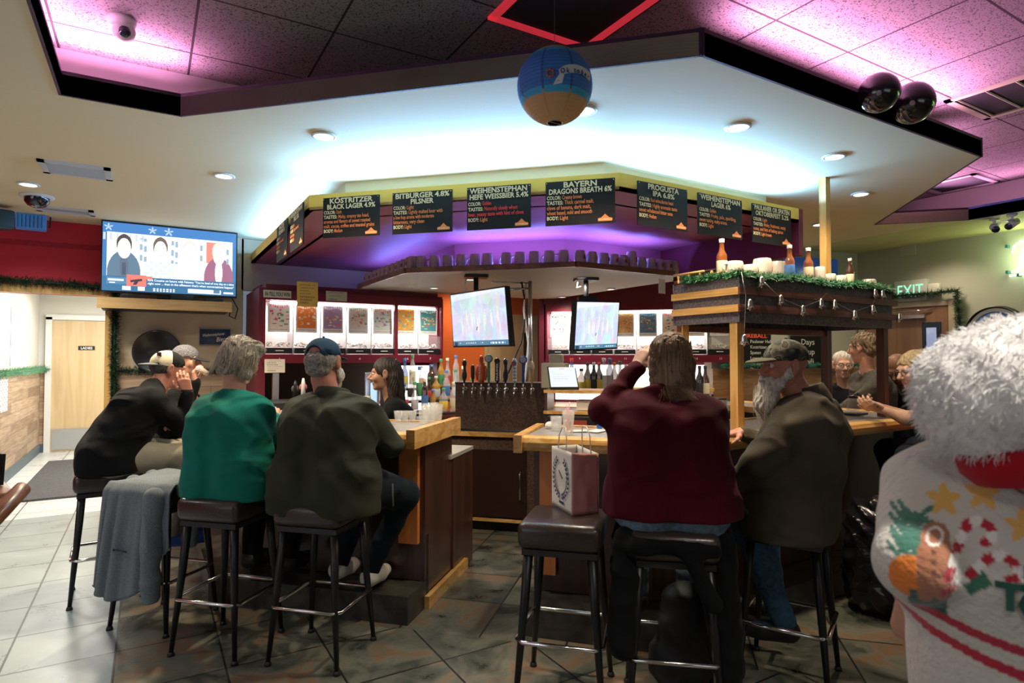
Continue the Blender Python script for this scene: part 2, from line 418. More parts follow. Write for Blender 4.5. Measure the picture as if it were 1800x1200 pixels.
def tile_ceiling_mat():
    m, n, l, b = nt('ceiling_tiles')
    g = n.new('ShaderNodeNewGeometry'); mp = n.new('ShaderNodeMapping'); l.new(g.outputs['Position'], mp.inputs[0]); mp.inputs['Location'].default_value = (-.18, -3.70, 0)
    t = n.new('ShaderNodeTexBrick'); t.offset = 0; l.new(mp.outputs[0], t.inputs[0]); t.inputs['Scale'].default_value = 1
    t.inputs['Brick Width'].default_value = .61; t.inputs['Row Height'].default_value = .61; t.inputs['Mortar Size'].default_value = .006; t.inputs['Mortar Smooth'].default_value = 0
    nz = n.new('ShaderNodeTexNoise'); nz.inputs['Scale'].default_value = 120; nz.inputs['Detail'].default_value = 2; l.new(g.outputs['Position'], nz.inputs[0])
    r = n.new('ShaderNodeValToRGB'); r.color_ramp.elements[0].position = .37; r.color_ramp.elements[0].color = (.05, .045, .05, 1); r.color_ramp.elements[1].position = .44; r.color_ramp.elements[1].color = (.26, .25, .26, 1)
    l.new(nz.outputs[0], r.inputs[0]); l.new(r.outputs[0], t.inputs['Color1']); l.new(r.outputs[0], t.inputs['Color2']); t.inputs['Mortar'].default_value = (.02, .015, .02, 1)
    l.new(t.outputs[0], b.inputs['Base Color']); b.inputs['Roughness'].default_value = .9
    return m
def plank_mat(name, axis=0):
    m, n, l, b = nt(name)
    tc = n.new('ShaderNodeTexCoord'); sp = n.new('ShaderNodeSeparateXYZ'); l.new(tc.outputs['Object'], sp.inputs[0])
    cb = n.new('ShaderNodeCombineXYZ'); l.new(sp.outputs[axis], cb.inputs[0]); l.new(sp.outputs[2], cb.inputs[1])
    t = n.new('ShaderNodeTexBrick'); t.offset = .37; l.new(cb.outputs[0], t.inputs[0]); t.inputs['Scale'].default_value = 1; t.inputs['Brick Width'].default_value = .9; t.inputs['Row Height'].default_value = .13
    t.inputs['Mortar Size'].default_value = .002; t.inputs['Color1'].default_value = (.30, .20, .13, 1); t.inputs['Color2'].default_value = (.52, .37, .25, 1); t.inputs['Mortar'].default_value = (.12, .08, .05, 1)
    mp = n.new('ShaderNodeMapping'); l.new(cb.outputs[0], mp.inputs[0]); mp.inputs['Scale'].default_value = (2.5, 34, 1)
    nz = n.new('ShaderNodeTexNoise'); nz.inputs['Scale'].default_value = 1; nz.inputs['Detail'].default_value = 6; l.new(mp.outputs[0], nz.inputs[0])
    mx = n.new('ShaderNodeMix'); mx.data_type = 'RGBA'; mx.blend_type = 'OVERLAY'; mx.inputs[0].default_value = .7; l.new(t.outputs[0], mx.inputs[6]); l.new(nz.outputs[0], mx.inputs[7])
    l.new(mx.outputs[2], b.inputs['Base Color']); b.inputs['Roughness'].default_value = .55
    return m
cream = M('cream_ceiling_paint', (.84, .74, .48), .75, bump=.06, bs=40)
redp = M('red_wall_paint', (.62, .02, .04), .6, bump=.05, bs=40); tanp = M('tan_wall_paint', (.62, .50, .34), .65, bump=.05, bs=40)
mauve = M('mauve_paint', (.34, .085, .13), .5); maroon = M('maroon_paint', (.13, .012, .028), .5, bump=.04, bs=40); light('SPOT', 'downlight_or_fill', (3.4, 6.55, 2.44), 34, WARM, .04, spot=math.radians(150), blend=.9); orange = M('orange_wall_paint', (.90, .19, .04), .6)  # added spot brightening the orange wall, no fitting there
whitep = M('white_wall_paint', (.78, .76, .70), .6); greyp = M('grey_wall_paint', (.52, .53, .47), .65, bump=.05, bs=40)
fascia = M('dark_plum_paint', (.055, .02, .05), .55); blackp = M('black_paint', (.012, .01, .014), .5); bluep = M('blue_paint', (.02, .10, .35), .5)
yellowp = M('mustard_paint', (.85, .54, .10), .6); whitetrim = M('white_trim_paint', (.82, .83, .80), .4)
bulkgrey = M('pale_grey_paint', (.50, .52, .53), .55)
oak = wood('golden_oak', (.76, .46, .16), (.54, .28, .07), 'x'); oaky = wood('golden_oak_y', (.76, .46, .16), (.54, .28, .07), 'y')
oakz = wood('golden_oak_z', (.70, .42, .14), (.48, .25, .06), 'z'); oakd = wood('golden_oak_d', (.76, .46, .16), (.54, .28, .07), 'd', sc=1)
walnut = wood('walnut', (.11, .045, .028), (.05, .02, .014), 'z', .35); walnutx = wood('walnut_x', (.17, .06, .042), (.07, .025, .018), 'x', .35)
birch = wood('birch_door', (.70, .52, .30), (.62, .45, .24), 'z', .45, .6)
fl = MB(); fl.box((2.5, 5, -.05), (13, 18, .1)); struct('floor', fl, floor_mat())
def wallbox(name, x0, x1, y0, y1, z0, z1, mat):
    b = MB(); b.box(((x0+x1)/2, (y0+y1)/2, (z0+z1)/2), (x1-x0, y1-y0, z1-z0)); return struct(name, b, mat)
wallbox('wall_left', -4.1, -4, -4, 7.1, 0, 2.9, redp)
wallbox('wall_front', -4, 9, -4.1, -4, 0, 3.3, tanp)
b = MB(); b.box((-.905, 7.165, 2.41), (1.11, .13, .688)); b.box((-2.73, 7.165, 1.375), (2.54, .13, 2.75)); struct('wall_back', b, redp)
b = MB(); b.box((.26, 7.165, 1.375), (1.22, .13, 2.75)); b.box((2.6, 7.165, 2.47), (3.5, .13, .55)); struct('wall_rear', b, tanp)
# oak casing round the corridor opening
b = MB(); b.box((-.905, 7.08, 2.10), (1.18, .05, .075)); b.box((-.332, 7.08, 1.03), (.055, .06, 2.07)); struct('trim_1', b, oakz)
# corridor
wallbox('wall_corridor_left', -1.56, -1.46, 7.23, 11.9, 0, 2.5, whitep); wallbox('wall_corridor_right', .35, .45, 7.23, 11.9, 0, 2.5, whitep)
b = MB(); b.box((-1.395, 11.95, 1.25), (.19, .1, 2.5)); b.box((.055, 11.95, 1.25), (.87, .1, 2.5)); b.box((-.84, 11.95, 2.275), (.92, .1, .45)); struct('wall_corridor_end', b, whitep)
wallbox('ceiling_corridor', -1.56, .45, 7.1, 12, 2.5, 2.55, whitep)
b = MB(); b.box((-1.445, 9.57, .63), (.03, 4.65, 1.26)); struct('wall_wainscot_left', b, plank_mat('plank_y', 1))
b = MB(); b.box((-1.4, 11.88, .63), (.09, .03, 1.26)); struct('wall_wainscot_end', b, plank_mat('plank_x', 0))
b = MB(); b.box((-1.42, 9.57, .065), (.02, 4.65, .13)); b.box((-1.39, 11.86, .065), (.08, .02, .13)); struct('baseboard_left', b, M('blue_grey_base', (.10, .14, .16), .5))
b = MB()
for (c, d) in (((-1.33, 11.86, 1.05), (.08, .06, 2.1)), ((-.36, 11.86, 1.05), (.08, .06, 2.1)), ((-.845, 11.86, 2.1), (1.05, .06, .08))): b.box(c, d)
struct('trim_2', b, whitetrim)
d1 = tag(MB().box((-.845, 11.89, 1.03), (.89, .045, 2.05)).build('door_1', birch), 'pale birch restroom door at the end of the corridor', 'door', kind='structure')
MB().box((-.845, 11.86, .19), (.86, .008, .32)).build('kick_plate', M('brushed_plate', (.55, .57, .58), .35, .6), d1, world=True)
MB().box((-.845, 11.862, 1.62), (.22, .006, .065)).build('door_sign', M('sign_black', (.01, .01, .01), .4), d1, world=True)
lettering('LADIES', M('white_letters', (.85, .85, .82), .5), d1, (-.845, 11.857, 1.602), (1, 0, 0), (0, 0, 1), .05, align='CENTER', bold=.02)
MB().lathe([(.002, 0), (.03, 0), (.03, .02), (.012, .03), (.012, .05), (.028, .06), (.028, .075), (.002, .08)], (-.50, 11.86, 1.0), axis=(0, -1, 0)).build('door_handle', M('chrome', (.7, .7, .7), .15, 1), d1, world=True)
# right side
tagd = None
b = MB(); b.prism([(5.5, 4.8), (7.48, 4.25), (7.48, 4.4), (5.55, 4.95)], 0, 2.75); struct('wall_rear_right', b, greyp)
b = MB(); b.box((7.54, .1, 1.4), (.12, 8.4, 2.8)); struct('wall_right', b, greyp)
b = MB(); b.prism([(7.44, 3.19), (7.485, 3.19), (7.485, 3.25), (7.44, 3.25)], 0, 2.1); b.box((7.46, 3.7, 2.07), (.045, 1.03, .06)); b.box((7.46, 4.19, 1.03), (.045, .06, 2.06)); struct('trim_3', b, M('beige_trim', (.55, .50, .38), .5))
dr = tag(MB().box((7.465, 3.705, 1.02), (.03, .91, 2.04)).build('door_2', wood('brown_door', (.34, .19, .12), (.26, .14, .085), 'z', .45, .5)), 'brown exit door with a narrow window', 'door', kind='structure')
MB().box((7.445, 3.42, 1.5), (.012, .19, .72)).build('window_frame', M('dark_blue_metal', (.03, .05, .08), .4), dr, world=True)
MB().box((7.437, 3.42, 1.5), (.004, .10, .60)).build('pane', M('door_glass', (.25, .32, .45), .05, emit=.35, ecol=(.45, .55, .9)), dr, world=True)
b = MB(); b.box((7.42, 3.62, 1.93), (.04, .3, .04)); b.tube([(7.40, 3.75, 1.96), (7.38, 3.95, 1.98)], .008); b.tube([(7.38, 3.95, 1.98), (7.43, 3.4, 2.0)], .008)
b.build('door_closer', M('chrome', (.7, .7, .7), .15, 1), dr, world=True)
# ---- soffit with the raised tile field
OP = [(-.38, -4), (-.38, 3.65), (.13, 3.65), (2.0, 1.78), (4.55, 1.78), (6.0, 3.23), (6.55, 2.68), (6.55, -4)]
def hang(name, poly, mat): b = MB(); b.prism(poly, ZS, ZS + .1); return struct(name, b, mat)
hang('ceiling_soffit', [(-4, -4), (-.38, -4), (-.38, 7.1), (-4, 7.1)], cream)
hang('ceiling_soffit_middle', OP[1:-1] + [(6.55, 7.1), (-.38, 7.1)], cream)
hang('ceiling_soffit_right', [(6.55, -4), (7.48, -4), (7.48, 7.1), (6.55, 7.1)], M('lime_lit_ceiling', (.66, .64, .30), .7))  # yellow-green light on the right soffit is put into its colour
for i in range(len(OP) - 1):
    a, c = Vector(OP[i]).to_3d(), Vector(OP[i+1]).to_3d(); t = (c - a).normalized(); nn = Vector((-t.y, t.x, 0)) * .012
    b = MB(); b.prism([tuple((a - t*.01)[:2]), tuple((c + t*.01)[:2]), tuple((c + nn + t*.01)[:2]), tuple((a + nn - t*.01)[:2])][::-1], ZS - .002, ZS + .118)
    struct('trim_%d' % (4 + i), b, bluep if i == 6 else (blackp if i in (1, 5) else fascia))
b = MB()
OB = [(-.75, -4), (-.75, 4.0), (1.3, 4.0), (1.3, 4.9), (6.9, 4.9), (6.9, -4)]
for i in range(len(OB) - 1):
    a, c = Vector(OB[i]).to_3d(), Vector(OB[i+1]).to_3d(); t = (c - a).normalized(); nn = Vector((-t.y, t.x, 0)) * .05
    b.prism([tuple(a[:2]), tuple(c[:2]), tuple((c + nn)[:2]), tuple((a + nn)[:2])][::-1], ZS + .1, ZT)
struct('wall_cove', b, M('cove_white', (.55, .52, .55), .7))
b = MB(); b.box((3, .5, ZT + .02), (8.2, 9.4, .04)); struct('ceiling', b, tile_ceiling_mat())
# cove LED strips lighting the tile ceiling
def cove(a, c, color, power, up=(0, 0, 1), w=.03, spread=None, z=ZS + .14, name='cove_light'):
    a, c = Vector((*a, z)), Vector((*c, z)); L = (c - a).length; mid = (a + c) / 2
    d = bpy.data.lights.new(name, 'AREA'); d.shape = 'RECTANGLE'; d.size = L; d.size_y = w; d.energy = power; d.color = color
    if color is MAG: d.spread = 2.3
    o = bpy.data.objects.new(name, d); COL.objects.link(o); o.location = mid
    x = (c - a).normalized(); zz = -Vector(up).normalized(); zz = (zz - x * zz.dot(x)).normalized(); y = zz.cross(x)
    o.rotation_euler = Matrix((x, y, zz)).transposed().to_euler()
    return o
cove((-.58, 2.5), (-.58, 3.7), MAG, 16, (.25, 0, 1)); cove((-.5, 3.82), (.1, 3.82), MAG, 12, (0, -.3, 1))
cove((2.4, 1.97), (4.4, 1.97), MAG, 28, (0, -.7, 1))
cove((4.8, 2.2), (5.9, 3.3), MAG, 8, (.7, -.7, 1)); cove((6.15, 3.3), (6.7, 2.75), MAG, 10, (-.7, -.7, 1)); cove((6.72, 0), (6.72, 2.6), MAG, 8, (-.7, 0, 1))
cove((6.72, -1), (6.72, .6), (.3, 1, .15), 5, (-.9, 0, .6))
light('POINT', 'green_led', (5.3, .5, 2.6), 1.6, (.35, 1, .1), .05)
# ---- downlights
ringm = M('white_ring', (.85, .85, .82), .4); glow = M('lamp_glow', (1, .97, .9), .3, emit=14, ecol=(1, .93, .78))
def downlight(p, power, r=.052, col=WARM, label='', group=None, spot=130):
    t = thing('recessed_downlight', label, 'ceiling light', p, 0, group)
    MB().lathe([(r, 0), (r * 1.35, -.002), (r * 1.38, -.008), (r * 1.02, -.012), (r * .98, 0)], n=28).build('trim_ring', ringm, t)
    MB().lathe([(.001, -.005), (r, -.005), (r, -.003), (.001, -.003)], n=24).build('lamp', glow, t)
    if power: light('SPOT', 'downlight_or_fill', (p[0], p[1], p[2] - .03), power, col, .04, spot=math.radians(spot), blend=.9)
for (px, py, pw, lb) in (
    (570, 238, 46, 'recessed downlight in front of the leftmost beer board'), (394, 308, 85, 'recessed downlight between the big vent and the news television'),
    (50, 323, 60, 'recessed downlight beside the black ceiling dome'), (1297, 222, 46, 'large recessed downlight above the maroon sweater woman'),
    (1466, 274, 42, 'recessed downlight by the top of the oak pole'), (1513, 340, 30, 'recessed downlight behind the oak pole towards the exit wall'),
    (1025, 193, 46, 'recessed downlight half hidden behind the paper lantern'), (1440, 394, 20, 'farthest recessed downlight, near the rear right wall')):
    downlight(tuple(hit(px, py, z=ZS)), pw*1.7, label=lb)
for p in ((-2.2, 1.5), (-2.2, 4.2), (-.9, 6.2)):  # added lamps over the left area, no fittings built
    light('SPOT', 'downlight_or_fill', (p[0], p[1], ZS - .03), 70, (.85, .93, 1), .05, spot=math.radians(140), blend=.9)
for p in ((-.1, 5.1),): light('SPOT', 'downlight_or_fill', (p[0], p[1], ZS - .03), 85, WARM, .05, spot=math.radians(140), blend=.9)  # added hidden spot that brightens the tan wall
for (p, tgt) in (((1.25, -.35, 3.08), (1.2, .45, 1.1)), ((-.3, -.8, 3.08), (-.2, 1.2, 0))): light('SPOT', 'downlight_or_fill', p, 190 if p[0] > 0 else 40, (1, .93, .82), .05, to=tgt, spot=math.radians(58 if p[0] > 0 else 80), blend=.8)
for p in ((7.0, 1.2), (6.2, 4.3), (7.0, 3.2), (5.2, 3.9)):  # further lamps on the right side, no fittings built
    light('SPOT', 'downlight_or_fill', (p[0], p[1], ZS - .03), 26, WARM, .05, spot=math.radians(140), blend=.9)
# ================================================================ CENTRAL SIGN SOFFIT AND MUG SHELF
BZ0, BZ1 = 2.49, 2.594
BL = [(.945, 7.1), (.945, 4.33), (2.445, 2.83), (4.21, 2.83)]
def strip(poly, t, z0, z1, name, mat, side=1):
    b = MB()
    for i in range(len(poly) - 1):
        a, c = Vector(poly[i]).to_3d(), Vector(poly[i+1]).to_3d(); d = (c - a).normalized(); nn = Vector((-d.y, d.x, 0)) * t * side
        e = d * t * .414
        e0 = e if i > 0 else d * 0; e1 = e if i < len(poly) - 2 else d * 0
        b.prism([tuple(a[:2]), tuple(c[:2]), tuple((c + nn - e1)[:2]), tuple((a + nn + e0)[:2])], z0, z1)
    return struct(name, b, mat)
strip(BL, .03, BZ0, BZ1, 'trim_sign_band', yellowp)
IN = [(2.37, 7.1), (2.37, 4.99), (3.08, 4.28), (4.21, 4.28)]
b = MB(); b.prism(BL + IN[::-1], BZ0, BZ0 + .02); struct('ceiling_sign_soffit', b, mauve)
b = MB(); b.box((4.235, 3.56, 2.417), (.05, 1.46, .354)); struct('trim_soffit_end', b, maroon)
strip(IN, .04, 2.2, BZ0, 'wall_shelf_back', mauve, 1)
IB = [(1.225, 7.1), (1.225, 4.44), (2.56, 3.11), (4.21, 3.11)]
strip(IB, .03, BZ0, ZS, 'wall_upper_box', M('cove_cream', (.66, .66, .5), .7), 1)
mid = lambda a, c, t: (a[0] + (c[0] - a[0]) * t, a[1] + (c[1] - a[1]) * t)
for (a, c, pw, up_) in (((1.06, 4.5), (1.06, 6.9), 20, (-.8, 0, 1)), ((1.10, 4.30), (2.40, 3.00), 72, (-.6, -.6, 1)), ((2.6, 2.94), (4.1, 2.94), 54, (0, -.8, 1))):
    cove(a, c, COOL, pw, up_, z=2.60, name='cove_light_blue')
SH = [(1.86, 6.2), (1.86, 4.86), (2.88, 3.84), (3.93, 3.84)]
SHI = [(4.19, 4.1), (4.19, 6.06), (4.05, 6.2)]
b = MB(); b.prism(SH + SHI, 2.178, 2.205); struct('ceiling_bulkhead', b, bulkgrey)
strip(SH, .02, 2.178, 2.222, 'trim_shelf_edge', wood('walnut_edge', (.22, .10, .05), (.12, .05, .03), 'd', .35), -1)
for (a, c, pw) in (((2.18, 5.1), (2.18, 6.6), 3), ((2.26, 4.78), (2.96, 4.08), 7), ((3.1, 4.02), (3.85, 4.02), 5)):
    cove(a, c, PUR, pw * 3.2, (-.25, -.25, 1), z=2.23, name='cove_light_purple')
for (px, py, lb) in ((826, 490, 'small downlight under the mug shelf left of the large hanging screen'), (763, 505, 'small downlight nearest the lottery case under the mug shelf'),
                     (1021, 487, 'small downlight under the corner of the mug shelf'), (988, 521, 'small downlight just behind the screens under the mug shelf'), (1074, 507, 'small downlight right of the smaller hanging screen mount')):
    downlight(tuple(hit(px, py, z=2.178)), 36, r=.035, label=lb, spot=150, col=(1, .93, .82))
# back wall block behind the bar
b = MB(); b.box((1.85, 6.64, 2.145), (1.78, .88, .06)); b.box((1.85, 6.80, 1.95), (1.78, .5, .5)); b.box((.93, 6.65, 1.07), (.06, .88, 2.14)); b.box((2.77, 6.65, 1.07), (.06, .88, 2.14)); struct('wall_case_surround', b, maroon); wallbox('wall_case_back', .95, 2.75, 7.0, 7.08, 0, 1.9, M('dark_brown_wall', (.10, .065, .045), .6))
b = MB(); b.box((3.9, 7.05, 1.25), (2.4, .1, 2.5)); struct('wall_orange', b, orange)
d3 = tag(MB().box((4.15, 6.98, 1.02), (.82, .04, 2.04)).build('door_3', birch), 'pale wooden door in the orange wall behind the bar', 'door', kind='structure')
b = MB(); b.box((4.35, 6.955, 1.35), (.04, .01, .9)); b.build('louvre_vent', M('vent_dark', (.05, .04, .03), .6), d3, world=True)
# ================================================================ BAR COUNTERS
metal = M('steel', (.55, .55, .56), .25, 1); chrome = M('chrome', (.75, .75, .76), .12, 1); blk = M('black_plastic', (.015, .015, .017), .4)
lam = M('counter_laminate', (.34, .33, .33), .25, var=.15, vs=30); darkpanel = wood('bar_panel', (.075, .03, .02), (.045, .018, .012), 'z', .3, .7)
oakpanel = wood('bar_panel_oak', (.34, .15, .05), (.25, .10, .035), 'z', .4, .6); speck = M('brown_speckled_laminate', (.12, .075, .055), .45, var=.5, vs=60)
ISQ = 1 / math.sqrt(2)
def along(n, s, z): return Vector(((n + s) * ISQ, (n - s) * ISQ, z))     # n: distance from camera side, s: along the diagonal bar
def poly_off(P, t):
    """offset an open polyline to its left by t"""
    out = []
    for i, p in enumerate(P):
        a = Vector(P[max(i-1, 0)]); b_ = Vector(p); c = Vector(P[min(i+1, len(P)-1)])
        d1 = (b_ - a).normalized() if i > 0 else (c - b_).normalized(); d2 = (c - b_).normalized() if i < len(P) - 1 else d1
        n1 = Vector((-d1.y, d1.x)); n2 = Vector((-d2.y, d2.x)); m = (n1 + n2).normalized(); out.append(tuple(b_ + m * (t / max(.3, m.dot(n1)))))
    return out
def bar(name, P, depth, label, topz=1.05, front=oakd):
    t = thing(name, label, 'bar counter', (P[0][0], P[0][1], 0))
    def ribbon(nm, o0, o1, z0, z1, mat):
        A, B_ = poly_off(P, o0), poly_off(P, o1); b = MB()
        for i in range(len(P) - 1): b.prism([A[i], A[i+1], B_[i+1], B_[i]], z0, z1)
        return b.build(nm, mat, t, world=True)
    ribbon('counter_top', .10, depth - .05, topz - .04, topz - .004, lam)
    # rounded arm rail: profile swept along the polyline
    prof = [(.0, -.075), (-.012, -.055), (-.014, -.03), (-.004, -.008), (.016, .004), (.05, .003), (.085, -.004), (.115, -.005), (.115, -.06), (.06, -.075)]
    Ls = [poly_off(P, o) for o, _ in prof]; b = MB(); V = []
    for i in range(len(P)):
        for k, (o, z) in enumerate(prof): V.append(Vector((Ls[k][i][0], Ls[k][i][1], topz + z)))
    m = len(prof); b._add(V, [(i*m+k, i*m+(k+1) % m, (i+1)*m+(k+1) % m, (i+1)*m+k) for i in range(len(P)-1) for k in range(m)] + [tuple(range(m)), tuple(range((len(P)-1)*m, len(P)*m))])
    b.build('arm_rail', front, t, world=True)
    ribbon('back_edge', depth - .05, depth, topz - .045, topz + .004, front)
    ribbon('front_panel', .24, .28, .16, topz - .04, darkpanel)
    ribbon('toe_panel', .26, .30, 0, .42, M('toe_black', (.01, .009, .009), .6))
    ribbon('foot_step', .0, .26, 0, .155, M('step_slate', (.06, .055, .045), .35, var=.6, vs=9))
    return t, ribbon
PL = [(.33, 6.5), (.33, 4.12), tuple(along(3.14, -1.385, 0)[:2])]
tL, rib = bar('bar_counter', PL, .66, 'left wing of the wooden bar where the green and olive jacketed drinkers lean', front=wood('oak_rail', (.76, .46, .16), (.54, .28, .07), 'd', .3))
n0, s0 = 3.14, -1.385
def endpanel(t, s, side, n_a, n_b, mat, nm='end_panel'):
    a, b_ = along(n_a, s, 0), along(n_b, s, 0); dd = Vector((ISQ, -ISQ, 0)) * .025 * side
    b = MB(); b.prism([tuple(a[:2]), tuple(b_[:2]), tuple((b_ + dd)[:2]), tuple((a + dd)[:2])], 0, 1.0); return b.build(nm, mat, t, world=True)
endpanel(tL, s0 - .03, 1, 3.38, 3.86, darkpanel)
# the turned-up oak end rail, mop board and pilaster with orange glow painted in
b = MB(); a, c = along(3.11, s0, 0), along(3.88, s0, 0); dd = Vector((ISQ, -ISQ, 0)) * .05
b.prism([tuple(a[:2]), tuple(c[:2]), tuple((c + dd)[:2]), tuple((a + dd)[:2])], .968, 1.072); b.build('end_rail', oakd, tL, world=True)
b = MB(); a, c = along(3.38, s0, 0), along(4.1, s0, 0); dd = Vector((ISQ, -ISQ, 0)) * .03
b.prism([tuple(a[:2]), tuple(c[:2]), tuple((c + dd)[:2]), tuple((a + dd)[:2])], 0, .07); b.build('mop_board', oakd, tL, world=True)
b = MB(); c = along(3.36, s0 - .09, 0); b.box((c.x, c.y, .68), (.12, .035, .60), -PI/4); b.build('pilaster', wood('orange_glow_oak', (.72, .26, .07), (.62, .2, .05), 'z', .35, .5), tL, world=True)
# lower work shelf behind the end panel
b = MB(); P4 = [along(3.80, s0 - .5, 0), along(3.80, s0 + .01, 0), along(4.28, s0 + .01, 0), along(4.28, s0 - .5, 0)]
b.prism([tuple(q[:2]) for q in P4], .80, .825); b.build('work_shelf', M('steel_shelf', (.6, .6, .58), .3, .3), tL, world=True)
b = MB(); a, c = along(3.86, s0 - .02, 0), along(4.28, s0 - .02, 0); dd = Vector((ISQ, -ISQ, 0)) * .025
b.prism([tuple(a[:2]), tuple(c[:2]), tuple((c + dd)[:2]), tuple((a + dd)[:2])], 0, .80); b.build('lower_panel', darkpanel, tL, world=True)
PR = [tuple(along(3.18, -.745, 0)[:2]), (2.24, 2.22), (4.95, 2.22), (4.95, 4.0)]
tR, rib = bar('bar_counter', PR, .58, 'right wing of the wooden bar running under the small canopy', front=wood('oak_rail_b', (.76, .46, .16), (.54, .28, .07), 'd', .3))
endpanel(tR, -.70, 1, 3.42, 3.74, speck); 
b = MB(); a, c = along(3.15, -.745, 0), along(3.76, -.745, 0); dd = Vector((-ISQ, ISQ, 0)) * .045
b.prism([tuple(a[:2]), tuple((a + dd)[:2]), tuple((c + dd)[:2]), tuple(c[:2])], .965, 1.058); b.build('end_rail', oakd, tR, world=True)
b = MB(); c = along(3.40, -.70 + .05, 0); b.box((c.x, c.y, .62), (.09, .05, .72), -PI/4); b.build('pilaster', MATS['orange_glow_oak'], tR, world=True)  # same oak with the orange glow in its colour
# ---- centre station with the tap tower (faces the gap)
t = thing('back_station', 'speckled centre station with dark doors closing the gap between the two bar wings', 'cabinet', tuple(along(5.12, -1.3, 0)))
def block(mbn, n0_, n1_, s0_, s1_, z0, z1, mat, name, par):
    b = MB(); q = [along(n0_, s0_, 0), along(n0_, s1_, 0), along(n1_, s1_, 0), along(n1_, s0_, 0)]
    b.prism([tuple(v[:2]) for v in q], z0, z1); return b.build(name, mat, par, world=True)
def sx(px, n, py=760):                                   # diagonal coordinate s of a picture column on plane X+Y = n*sqrt2
    v = hit(px, py, D=n / ISQ); return (v.x - v.y) * ISQ
N1 = 5.0
sa, sb = sx(770, N1), sx(990, N1)
block(0, N1, N1 + .6, sa, sb, .08, .80, speck, 'body', t); block(0, N1 + .04, N1 + .5, sa, sb, 0, .08, blk, 'plinth', t)
block(0, N1 - .03, N1 + .6, sa, sb, .80, .84, oakd, 'counter_edge', t)
s1, s2 = sx(806, N1, 850), sx(925, N1, 850)
d = block(0, N1 - .025, N1, s1, s2, .13, .69, M('station_door', (.03, .012, .010), .35), 'door', t)
b = MB(); q = along(N1 - .04, s2 - .04, .40); b.tube([q + Vector((0, 0, -.12)), q + Vector((-.02, -.02, -.1)), q + Vector((-.02, -.02, .1)), q + Vector((0, 0, .12))], .007); b.build('door_handle', chrome, d, world=True)
for z in (.27, .60):
    q = along(N1 - .035, s1 + .02, z); b = MB(); b.lathe([(.001, .012), (.02, .01), (.026, 0), (.001, 0)], q, axis=(-1, -1, 0)); b.tube([q, q + Vector((.05, -.04, .005))], .008); b.build('hinge', chrome, d, world=True)
block(0, N1 - .028, N1 - .005, s1 - .02, s2 + .06, .09, .115, oakd, 'door_sill', t)
tt = thing('tap_tower', 'brown speckled beer tap tower with nine steel faucets', 'beer tower', tuple(along(N1 + .12, 0, .84)))
s3, s4 = sx(799, N1), sx(962, N1); TZ = hit(880, 675, D=N1 / ISQ).z
block(0, N1 + .02, N1 + .30, s3, s4, .86, TZ, speck, 'body', tt); block(0, N1 - .02, N1 + .10, s3, s4, .842, .862, metal, 'drip_tray', tt)
block(0, N1 + .015, N1 + .31, s3 - .005, s4 + .005, TZ, TZ + .012, M('tower_cap', (.05, .03, .025), .4), 'cap', tt)
HND = [('bone', (.03, .015, .01)), ('stick', (.01, .01, .012)), ('knight', (.55, .10, .03)), ('round', (.05, .25, .13)), ('slab', (.02, .02, .02)), ('dragon', (.01, .015, .06)), ('oval', (.25, .45, .65)), ('round', (.03, .08, .35)), ('oval', (.62, .42, .2))]
HL = ['dark carved wood', 'plain black', 'red armoured knight', 'green round-topped white', 'black slab with white vertical lettering', 'dark blue serpent', 'blue and white oval-topped', 'navy blue round badge', 'tan turned wood oval badge']
